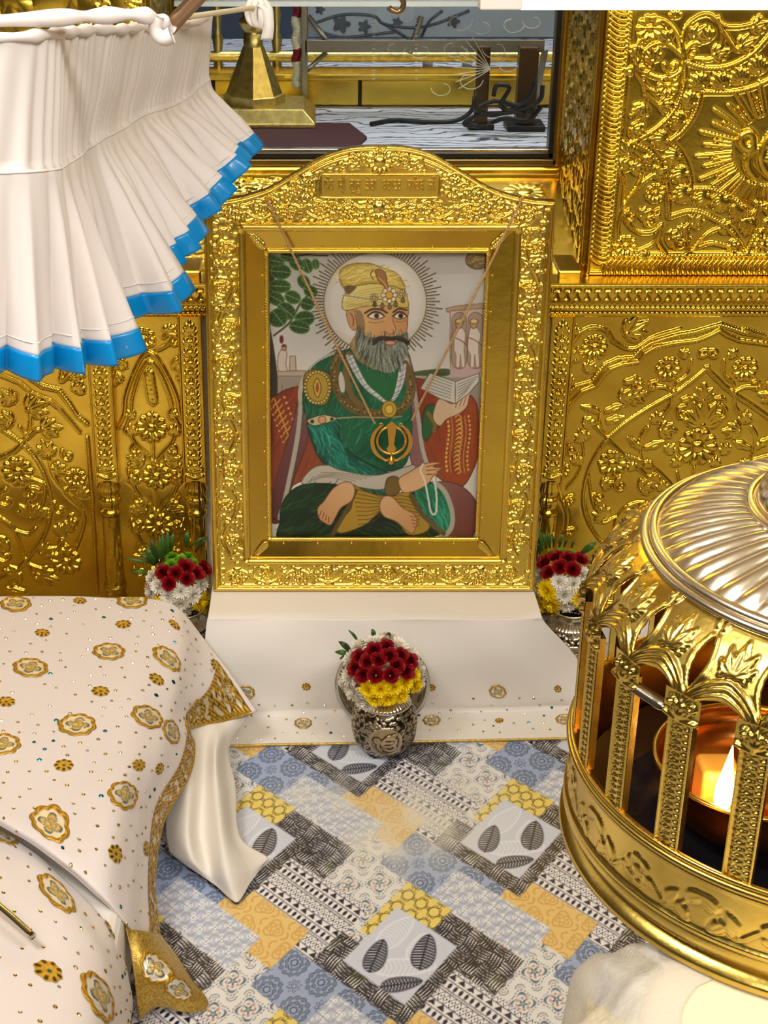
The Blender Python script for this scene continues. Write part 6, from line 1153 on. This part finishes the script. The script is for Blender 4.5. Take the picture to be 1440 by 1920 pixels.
def rose(pos, d, s, label, group):
    t = thing('rose', label, 'rose', tuple(pos), group); t.rotation_euler = facing(d, rng.uniform(0, 6)); child('heart', heart_me, t, 0, s)
    for k in range(3): child('petal', pet[0], t, k*2.09+.3, s)
    for k in range(4): child('petal', pet[1], t, k*1.57, s*rng.uniform(.95, 1.05))
    for k in range(5): child('petal', pet[2], t, k*1.257+.5, s*rng.uniform(.92, 1.06), rng.uniform(-.1, .12))
def mum_mesh(name, m_, R=.03, layers=6, droop=1.0, seed=1, wd=.11):
    rg = np.random.default_rng(seed); b = Bag()
    for l in range(layers):
        f = l/(layers-1); n = int(9+13*f); tilt = .15+1.35*f*droop; Ln = R*(.62+.38*f)
        for k in range(n):
            az = 2*np.pi*(k+.5*(l % 2))/n+rg.normal()*.08; tl = tilt+rg.normal()*.10; L = Ln*rg.uniform(.85, 1.1); w = R*wd*rg.uniform(.85, 1.15); s = np.linspace(0, 1, 5)
            ang = tl*(.75+.35*s)-.35*s*(1-f); rr = np.concatenate([[0], np.cumsum(np.sin(ang[1:])*L/4)]); zz = np.concatenate([[0], np.cumsum(np.cos(ang[1:])*L/4)]); ww = w*np.array([.5, .9, 1.1, 1., .45])
            P = []
            for i in range(5):
                for q, dp in ((-1, .35), (0, 0), (1, .35)): P.append((rr[i]*math.cos(az)-q*ww[i]*math.sin(az), rr[i]*math.sin(az)+q*ww[i]*math.cos(az), zz[i]+dp*ww[i]-.004*(1-f)*0))
            b.add(P, gridf(5, 3))
    me = b.mesh(name); me.materials.append(m_); return me
mw, my, mg = mum_mesh('bloom', mum_w, .031, 6, 1.1, 1, .09), mum_mesh('bloom', mum_y, .027, 6, 1.05, 2, .11), mum_mesh('bloom', mum_g, .020, 6, 1.15, 3, .10)
def mum(pos, d, me, s, name, label, group):
    o = bpy.data.objects.new(name, me); SC.collection.objects.link(o); o.location = tuple(pos); o.rotation_euler = facing(d, rng.uniform(0, 6)); o.scale = (s, s, s); tag(o, label, 'flower', group)
def onsphere(u, v, C, r):
    d = ray(u, v); d = d/np.linalg.norm(d); oc = EYE-C; b = d@oc; disc = b*b-(oc@oc-r*r); t = -b-math.sqrt(max(disc, 0)); return EYE+d*t
def blade(pos, tip, w, label, group, m_, name='leaf_blade'):
    A_, B_ = np.array(pos), np.array(tip); n = 9; s = np.linspace(0, 1, n)[:, None]; P = A_*(1-s)+B_*s+np.array([0, -.012, .01])*np.sin(np.pi*s); T = (B_-A_)/np.linalg.norm(B_-A_); side = np.cross(T, np.array([0, -.8, .5])); side /= np.linalg.norm(side); ww = w*np.sin(np.pi*np.clip(s*.9+.1, 0, 1))**.8; nn = np.cross(side, T)
    V = np.stack([P-side*ww+nn*ww*.3, P, P+side*ww+nn*ww*.3], 1).reshape(-1, 3); o = obj(name, V, gridf(n, 3), m_, None); solid(o, .0006, 0); tag(o, label, 'leaf', group)
def bouquet(C, r, where, zx, zy, zs, roses, whites, yellows, greens, blades, rs=1., ws=1., ys=1., pack=.9):
    q = lambda x, y: (zx+x*zs, zy+y*zs)
    # blooms start where the photograph shows them, then are pressed apart over the dome until they only touch
    it = [('r', .0150*rs, 1.0, p) for p in roses]+[('w', .0270*ws, 1.0, p) for p in whites]+[('y', .0235*ys, 1.0, p) for p in yellows]+[('g', .0165, 1.0, p) for p in greens]
    P = np.array([onsphere(*q(*k[3]), C, r) for k in it])-C; P0 = P.copy(); rad = np.array([k[1] for k in it]); mob = np.array([.35 if k[0] in 'ry' else 1. for k in it])
    for step in range(400):
        P += (P0-P)*.004
        D = P[:, None]-P[None]; L = np.linalg.norm(D, axis=-1)+np.eye(len(P)); want = pack*(rad[:, None]+rad[None]); push = np.clip(want-L, 0, None)*(1-np.eye(len(P)))
        P += .35*((D/L[..., None])*push[..., None]*(mob[:, None]/(mob[:, None]+mob[None]))[..., None]).sum(1)
        P[:, 2] = np.maximum(P[:, 2], -.050); P[:, 1] = np.minimum(P[:, 1], .045); P *= (r/np.linalg.norm(P, axis=1))[:, None]
    for (kind, rd, _, _), p in zip(it, P):
        d = p/r; pos = C+p-np.array([0, 0, .010 if ys > 1 else 0])        # side bouquets sit down onto the vase mouths
        if kind == 'r': rose(pos-d*.008, d+np.array([0, -.15, .25]), rs*rng.uniform(.92, 1.04), 'deep red rose in the bouquet %s' % where, 'red roses %s' % where)
        elif kind == 'w': mum(pos-d*.016, d, mw, ws*rng.uniform(.94, 1.02), 'white_chrysanthemum', 'white chrysanthemum in the bouquet %s' % where, 'white chrysanthemums %s' % where)
        elif kind == 'y': mum(pos-d*.014, d, my, ys*rng.uniform(.95, 1.03), 'yellow_chrysanthemum', 'yellow chrysanthemum in the bouquet %s' % where, 'yellow chrysanthemums %s' % where)
        else: mum(pos-d*.012, d+np.array([0, 0, .3]), mg, rng.uniform(.9, 1.0), 'green_chrysanthemum', 'small green chrysanthemum in the bouquet %s' % where, 'green chrysanthemums %s' % where)
    for x0, y0, x1, y1, w in blades: A_ = at_y(*q(x0, y0), C[1]+.02); B_ = at_y(*q(x1, y1), C[1]+.015); blade(A_, B_, w, 'narrow green leaf sticking out of the bouquet %s' % where, 'bouquet leaves %s' % where, leaf_m if (x0+y0) % 3 else leaf_d)
Cc = at_y(716, 1262, 2.675)
bouquet(Cc, .088, 'in the vase on the printed floor', 600, 1150, .1806,
        [(400, 450), (560, 370), (700, 350), (490, 500), (610, 470), (740, 460), (850, 420), (940, 500), (430, 640), (575, 645), (745, 640), (885, 590), (350, 590), (810, 540)],
        [(530, 260), (690, 250), (390, 330), (850, 320), (990, 450), (1050, 560), (290, 450), (240, 590), (230, 720), (290, 840), (380, 930), (1080, 700)], [(490, 830), (640, 820), (790, 810), (900, 740), (1030, 630), (1050, 740), (560, 920), (720, 910), (850, 860)], [],
        [(320, 440, 150, 400, .006), (320, 400, 190, 290, .006), (330, 470, 200, 470, .006), (400, 300, 290, 170, .003), (560, 260, 540, 160, .005), (700, 260, 720, 195, .005)], 1.02, .90, .80, .80)
Cr = at_y(1060, 1082, 3.005)
bouquet(Cr, .076, 'beside the lantern', 970, 980, .1406, [(370, 530), (510, 400), (700, 480), (840, 430), (560, 570), (430, 620), (760, 590)], [(260, 640), (420, 720), (650, 730), (680, 900), (900, 640), (1000, 780), (680, 1060), (300, 830), (950, 930)], [(380, 900), (890, 920), (400, 1010)], [(430, 300), (600, 310), (720, 330)],
        [(330, 380, 270, 60, .004), (380, 350, 330, 120, .004), (430, 340, 400, 110, .004), (480, 330, 450, 150, .003), (560, 330, 560, 130, .004), (620, 330, 650, 190, .003), (720, 340, 740, 220, .003), (850, 400, 1060, 260, .006), (860, 420, 1030, 330, .004), (300, 420, 240, 250, .004)], 1.08, .78, 1.05)
Cl = at_y(333, 1088, 3.005)
bouquet(Cl, .078, 'behind the ivory cover', 230, 980, .1389, [(560, 610), (640, 740), (830, 590), (880, 710), (1050, 570), (720, 660), (970, 640)], [(390, 760), (300, 900), (520, 820), (800, 850), (780, 1010), (1090, 740), (820, 1180), (900, 960), (640, 920)], [(540, 1040), (1090, 1030)], [(630, 500), (760, 400), (900, 400), (960, 470), (820, 470)],
        [(470, 540, 300, 330, .006), (480, 540, 380, 200, .006), (520, 540, 500, 170, .005), (560, 530, 540, 140, .005), (600, 500, 610, 90, .006), (660, 400, 690, 120, .005), (860, 330, 880, 100, .006), (900, 340, 1150, 180, .003), (980, 400, 1160, 190, .003), (440, 570, 10, 490, .003), (380, 690, 110, 670, .005), (420, 560, 230, 420, .005), (450, 560, 330, 400, .006)], 1.08, .78, 1.05)

# ------------------------------------------------------------------ pierced brass lantern in front, on a cloth-covered stand
LC = np.array([.485, 1.209, 0.]); NB = 22; TH0 = math.radians(202.6); DT = 2*math.pi/NB
lan = thing('brass_lantern', 'large round pierced brass lantern with arched openings and fluted dome, sheltering a lit lamp', 'lantern', (LC[0], LC[1], .918))
c3 = tuple(LC)
obj('foot_ring', *lathe([(.20, .918), (.241, .918), (.2445, .922), (.2435, .929), (.236, .932), (.232, .936), (.20, .936)], 180, c3), brass, lan)
R = Relief((0, 0, 0), (1, 0, 0), (0, 1, 0), 2*np.pi*.24, .080, .0017)
for k in range(11):
    x = (k+.5)*R.w/11; R.flower(x, .047, .0165, .0022, 6, .3, .45); nx = x+R.w/22
    for sg in (-1, 1): R.stroke([(x+sg*.018, .045), (x+sg*.035, .032), (x+sg*.055, .048), (nx-R.w/22+sg*.062, .06)], .0014, .0014); R.leaf(x+sg*.032, .035, 1.57-sg*.6, .024, .006, .002, 0); R.leaf(x+sg*.045, .042, -1.57+sg*.8, .020, .006, .002, 0); R.leaf(x+sg*.052, .052, 1.57-sg*1.1, .022, .006, .002, 0)
R.stroke([(0, .024), (R.w, .024)], .0014, .0014, smooth=False); R.finish(.0008, .0003)
cyl(R, [0, .006, .014, .022, .03, .072, .08], [.232, .2395, .2425, .2415, .2385, .2375, .2385], (LC[0], LC[1], .935), 0, lan, 'engraved_band', brass)
for r_, z_, w in ((.2395, 1.014, .0028), (.2405, 1.019, .0034), (.2390, 1.0245, .0026)): t = np.linspace(0, 2*np.pi, 180, endpoint=False); obj('rail_ring', *tube(np.stack([LC[0]+r_*np.cos(t), LC[1]+r_*np.sin(t), z_+0*t], 1), w, 8, closed=True), brass, lan)
obj('inner_sleeve', *lathe([(.231, .94), (.231, 1.022), (.238, 1.026)], 120, c3), brass_dark, lan)
# posts
pw = .0255; R = Relief((0, 0, 0), (1, 0, 0), (0, 1, 0), pw, .140, .0011)
for y in np.arange(.004, .136, .0062):
    R.spiral(.0075, y, .0042, .5, .6, 1, .0011, .0018); R.leaf(.011, y, .5, .011, .0022, .002, 0); R.ball(.0135, y+.003, .0012, .002); R.ell(.019, y, .0042, .0019, -.5, .0022)
for x in (.0012, pw-.0012): R.stroke([(x, 0), (x, .14)], .0013, .0022, smooth=False)
R.finish(.0006, .0001); th = (R.x-pw/2)/.236; V = np.stack([(.2365+R.H)*np.cos(th)[:, None], (.2365+R.H)*np.sin(th)[:, None], 1.024+R.y[None, :]+0*R.H], -1); bg = Bag(); bg.add(V.reshape(-1, 3), gridf(R.nx, R.ny)); n = R.ny
for x in (-pw/2, pw/2): a = x/.236; ring_ = [(.2365, 1.024), (.2365, 1.164), (.230, 1.164), (.230, 1.024)]; bg.add([(r*math.cos(a), r*math.sin(a), z) for r, z in ring_], [[0, 1, 2, 3]])
bg.add([(.230*math.cos(s*pw/2/.236), .230*math.sin(s*pw/2/.236), z) for s, z in ((-1, 1.024), (1, 1.024), (1, 1.164), (-1, 1.164))], [[0, 1, 2, 3]]); post_me = bg.mesh('post'); post_me.materials.append(brass)
R = Relief((0, 0, 0), (1, 0, 0), (0, 1, 0), .036, .026, .0012); R.fan(.018, .004, 1.57, .020, .006, 7, 1.2); R.ball(.018, .008, .006, .006); R.stroke([(.003, .004), (.018, .002), (.033, .004)], .003, .005); R.spiral(.008, .016, .005, 1, .8, 1, .0014, .005); R.spiral(.028, .016, .005, 2, .8, -1, .0014, .005)
th = (R.x-.018)/.238; V = np.stack([(.2375+R.H)*np.cos(th)[:, None], (.2375+R.H)*np.sin(th)[:, None], 1.152+R.y[None, :]+0*R.H], -1); cap_me = Bag().add(V.reshape(-1, 3), gridf(R.nx, R.ny)).mesh('capital'); cap_me.materials.append(brass)
# shoulder bay: from the pointed arch up to the ring, with an almond slit on each side
sz = np.array([1.150, 1.165, 1.180, 1.195, 1.208, 1.219, 1.227, 1.232]); sr = np.array([.2375, .2370, .2340, .2265, .2160, .2040, .1940, .1850])
sl_ = np.concatenate([[0], np.cumsum(np.hypot(np.diff(sz), np.diff(sr)))]); zf = lambda l: np.interp(l, sl_, sz); rf = lambda l: np.interp(l, sl_, sr); LT = sl_[-1]
ns, nt_ = 44, 52; s = np.linspace(-1, 1, ns)[:, None]; t = np.linspace(0, 1, nt_)[None, :]
arch_l = .010+.024*(1-np.abs(s)**1.7)**.7-.004*np.abs(s)**8; l = arch_l+(LT-arch_l)*t
slit = .20*np.clip(np.sin(np.pi*np.clip((l-.034)/(.082-.034), 0, 1)), 0, 1)**.9*(l < .082); half = DT/2*(1-slit); post_half = DT/2
thb = s*half
R = Relief((0, 0, 0), (1, 0, 0), (0, 1, 0), .068, LT, .0012); xm = .034
for a, L in ((1.57, .034), (1.05, .028), (2.09, .028), (.55, .021), (2.59, .021)): R.leaf(xm, .056, a, L, .0056, .0046, 2)
R.spiral(xm-.012, .056, .005, 2, .8, -1, .0014, .004); R.spiral(xm+.012, .056, .005, 1, .8, 1, .0014, .004); R.leaf(xm-.03, .088, 1.57, .018, .004, .0025); R.leaf(xm+.03, .088, 1.57, .018, .004, .0025)
for o_ in (.0035, .0085, .0135):
    P = [(xm+a*.0335, min(LT, .010+.024*(1-abs(a)**1.7)**.7+o_*(1+.3*(1-abs(a))))) for a in np.linspace(-.97, .97, 40)]; R.stroke(P, .0021, .0030, smooth=False)
for sg in (-1, 1): P = [(xm+sg*(.0335*(1-.20*math.sin(math.pi*k))-.0028), .034+.048*k) for k in np.linspace(0, 1, 20)]; R.stroke(P, .0014, .0022, smooth=False)
gxx = np.clip((thb/(DT/2)*.5+.5)*(R.nx-1), 0, R.nx-1.001); gyy = np.clip(l/LT*(R.ny-1), 0, R.ny-1.001); a, b_ = gxx.astype(int), gyy.astype(int); f, g = gxx-a, gyy-b_
Hs = R.H[a, b_]*(1-f)*(1-g)+R.H[a+1, b_]*f*(1-g)+R.H[a, b_+1]*(1-f)*g+R.H[a+1, b_+1]*f*g
rr, zz = rf(l)+Hs, zf(l)+Hs*.5*(l/LT); V = np.stack([rr*np.cos(thb), rr*np.sin(thb), zz], -1); bay_me = Bag().add(V.reshape(-1, 3), gridf(ns, nt_)).mesh('arch_bay'); bay_me.materials.append(brass)
def ringchild(name, me, ang, sol=0):
    o = bpy.data.objects.new(name, me); SC.collection.objects.link(o); o.location = c3; o.rotation_euler = (0, 0, ang); setparent(o, lan)
    if sol: solid(o, sol, -1)
for k in range(NB): ringchild('post', post_me, TH0+k*DT); ringchild('capital', cap_me, TH0+k*DT); ringchild('arch_bay', bay_me, TH0+(k+.5)*DT, .0025)
for r_, z_, w, m_ in ((.189, 1.233, .0042, brass_pale), (.181, 1.237, .0050, brass_pale), (.100, 1.2705, .0052, brass_pale), (.093, 1.2745, .0036, brass_pale)): t = np.linspace(0, 2*np.pi, 160, endpoint=False); obj('dome_ring', *tube(np.stack([LC[0]+r_*np.cos(t), LC[1]+r_*np.sin(t), z_+0*t], 1), w, 10, closed=True), m_, lan)
nf = 54; kk = np.linspace(0, 1, 22); prof = [(.180-.082*k, 1.238+.031*(1-(1-k)**1.8)) for k in kk]
V, Fc = lathe(prof, nf*10, (0, 0, 0)); th = np.arctan2(V[:, 1], V[:, 0]); rr = np.hypot(V[:, 0], V[:, 1]); tw = th+(rr-.1)*2.2; V[:, 2] += .0042*np.abs(np.sin(nf*tw/2))**.7*np.clip((.180-rr)/.012, 0, 1)*np.clip((rr-.098)/.01, .2, 1); obj('fluted_dome', V+LC, Fc, brass_pale, lan)
nf = 30; prof = [(.092, 1.272), (.093, 1.282), (.086, 1.293), (.070, 1.302), (.048, 1.307), (.030, 1.308), (.026, 1.311), (.024, 1.318), (.014, 1.324), (.0, 1.326)]; P = spline(np.array(prof), 4)
obj('fluted_knob', *lathe(P, nf*10, c3, lambda th, k: 1+.035*(np.abs(np.sin(nf*th/2))-.5)*(np.asarray(k) < 22)), brass_pale, lan)
obj('floor_pan', *lathe([(0, .938), (.200, .938), (.228, .945)], 96, c3), bronze_dark, lan)
# inside: dark pan, copper bowl with fuel block, wick and flame, spoon
pan = thing('black_pan', 'black round pan standing inside the brass lantern', 'pan', (.395, 1.178, .94)); black_gloss = mat('black_enamel', (.012, .012, .016), .12); obj('body', *lathe([(0, .941), (.07, .941), (.104, .946), (.114, .958), (.117, .970), (.1155, .970), (.103, .950), (.0, .9478)], 72, (.395, 1.178, 0)), black_gloss, pan)
bC = np.array([.412, 1.190, .0]); bowl = thing('copper_bowl', 'deep copper oil bowl glowing inside the brass lantern', 'bowl', (bC[0], bC[1], .939)); obj('body', *lathe([(0, .9475), (.045, .9475), (.056, .955), (.078, .976), (.088, 1.0), (.0905, 1.018), (.093, 1.021), (.091, 1.023), (.086, 1.003), (.075, .982), (.0, .966)], 84, tuple(bC)), copper, bowl)
t = np.linspace(0, 2*np.pi, 70, endpoint=False); obj('rim', *tube(np.stack([bC[0]+0.092*np.cos(t), bC[1]+0.092*np.sin(t), 1.022+0*t], 1), .0028, 8, closed=True), brass, bowl)
fp = at_y(1352, 1518, 1.132); wax = mat('ghee', lin((226, 170, 70)), .4, sss=.3)
gb = at_y(1322, 1462, 1.165); o = bevel(slab('fuel_block', (gb[0]-.005, gb[1]-.010, .978), (gb[0]+.031, gb[1]+.025, gb[2]+.014), wax), .005, 3); o.rotation_euler = (0, 0, 0); tag(o, 'amber block of lamp fuel beside the flame in the copper bowl', 'fuel block')
flame_m = mat('flame', (1, .7, .3), .5, emit=((1, .78, .38), 22)); ftip = at_y(1374, 1398, 1.132); P = np.linspace(fp, ftip, 14); rad = .0085*np.array([.35, .75, .97, 1, .97, .9, .8, .69, .58, .47, .36, .25, .15, .03]); fl_ = thing('lamp_flame', 'tall bright lamp flame rising from the copper bowl', 'flame', tuple(fp)); obj('flame', *tube(P, rad, 14), flame_m, fl_); obj('wick', *tube([fp+np.array([0, .006, -.012]), fp+np.array([0, 0, .004])], .002, 8), mat('wick', (.05, .03, .02), .8), fl_)
pl_ = bpy.data.lights.new('flame_light', 'POINT'); pl_.energy = 1.1; pl_.color = (1, .55, .18); pl_.shadow_soft_size = .012; po_ = bpy.data.objects.new('flame_light', pl_); SC.collection.objects.link(po_); po_.location = tuple((fp+ftip)/2+np.array([0, -.02, .005]))
sA, sB = at_y(1198, 1292, 1.10), at_y(1250, 1326, 1.075); sp_ = np.linspace(sA+(sA-sB)*.2, sB, 12); wv_ = np.array([.0055]*8+[.0058, .006, .005, .002]); dirn = (sB-sA)/np.linalg.norm(sB-sA); sd = np.cross(dirn, np.array([0, -.8, .6])); sd /= np.linalg.norm(sd); V = np.concatenate([sp_+sd*wv_[:, None], sp_-sd*wv_[:, None]]); n = 12
o = obj('steel_spatula', V, np.stack([np.arange(n-1), np.arange(1, n), n+np.arange(1, n), n+np.arange(n-1)], 1), steel, None); solid(o, .002); tag(o, 'steel spatula tip poking out of the lantern between two posts', 'spatula')
# stand: cream cloth over a tall block, and a clear plastic wrap with lace edge
e = at_z(1172, 1835, .905); stand = thing('lantern_stand', 'tall cream cloth-covered stand carrying the brass lantern', 'stand', (.6, 1.1, 0))
x0 = e[0]; pr_ = np.linspace(0, 1, 40)
top_pts = []
def rbox(x0, x1, y0, y1, r, n=10):
    P = []
    for cx_, cy_, a0 in ((x1-r, y1-r, 0), (x0+r, y1-r, .5*np.pi), (x0+r, y0+r, np.pi), (x1-r, y0+r, 1.5*np.pi)):
        for k in range(n): a = a0+k/(n-1)*.5*np.pi; P.append((cx_+r*math.cos(a), cy_+r*math.sin(a)))
    return np.array(P)
poly_ = np.array([(.66, 1.38), (.47, 1.38), (.392, 1.2), (.350, 1.1), (.302, 1.03), (.274, .97), (.275, .72), (.76, .72), (.76, 1.05)]); pc0 = poly_.mean(0)
P_ = spline(poly_, 8, True)[:72]; lv = []
for zz_, k in ((.9175, .6), (.9172, .93), (.914, .97), (.905, .99), (.89, 1.0), (.6, 1.02), (.3, 1.04), (.0, 1.06)): lv.append(np.column_stack([pc0+(P_-pc0)*k, np.full(72, zz_)]))
lv = np.array(lv)
V = lv.transpose(1, 0, 2).reshape(-1, 3); Fq = gridf(72, 8, wrap=True); b = Bag(); b.add(V, Fq[:, ::-1]); b.add(lv[0], [list(range(72))]); b.build('cloth', cream_cloth, stand)
lace = mat('lace_film', lin((232, 224, 208)), .25, 0, alpha=.5, bump=.8, bscale=160)
base = spline(np.array([(.322, 1.045), (.302, 1.025), (.280, .985), (.270, .93), (.268, .86), (.270, .80)]), 6); tn = np.gradient(base, axis=0); tn /= np.linalg.norm(tn, axis=1)[:, None]; nrm = np.stack([tn[:, 1], -tn[:, 0]], 1); nrm *= np.sign(-nrm[:, :1]); kk_ = np.linspace(0, 1, len(base))
rows = []
for out, zz_ in ((-.030, .9190), (-.008, .9185), (.006, .914), (.022, .902), (.040, .886), (.058, .866), (.072, .838), (.082, .79), (.088, .70), (.094, .60)):
    w_ = out*(1+.18*np.sin(kk_*17)) if out > .01 else out+0*kk_; dir_ = nrm+np.array([0, .35])*np.clip(1-kk_*2.2, 0, 1)[:, None]; rows.append(np.column_stack([base+dir_*np.asarray(w_)[:, None], zz_+.006*np.sin(kk_*23+out*60)*(out > .015)]))
S_ = dense(np.array(rows), 70, 110); N_ = gnormals(S_); U2, V2 = np.meshgrid(np.linspace(0, 1, 70), np.linspace(0, 1, 110), indexing='ij'); S_ = S_+N_*(.0032*wob(U2, V2, 34, 7, 8)*np.clip(U2*3-.6, 0, 1))[..., None]
o = obj('plastic_wrap', S_.reshape(-1, 3), gridf(70, 110), lace, None); solid(o, .0006, 0); tag(o, 'crumpled clear film with lace pattern beside the cream stand under the lantern', 'film')
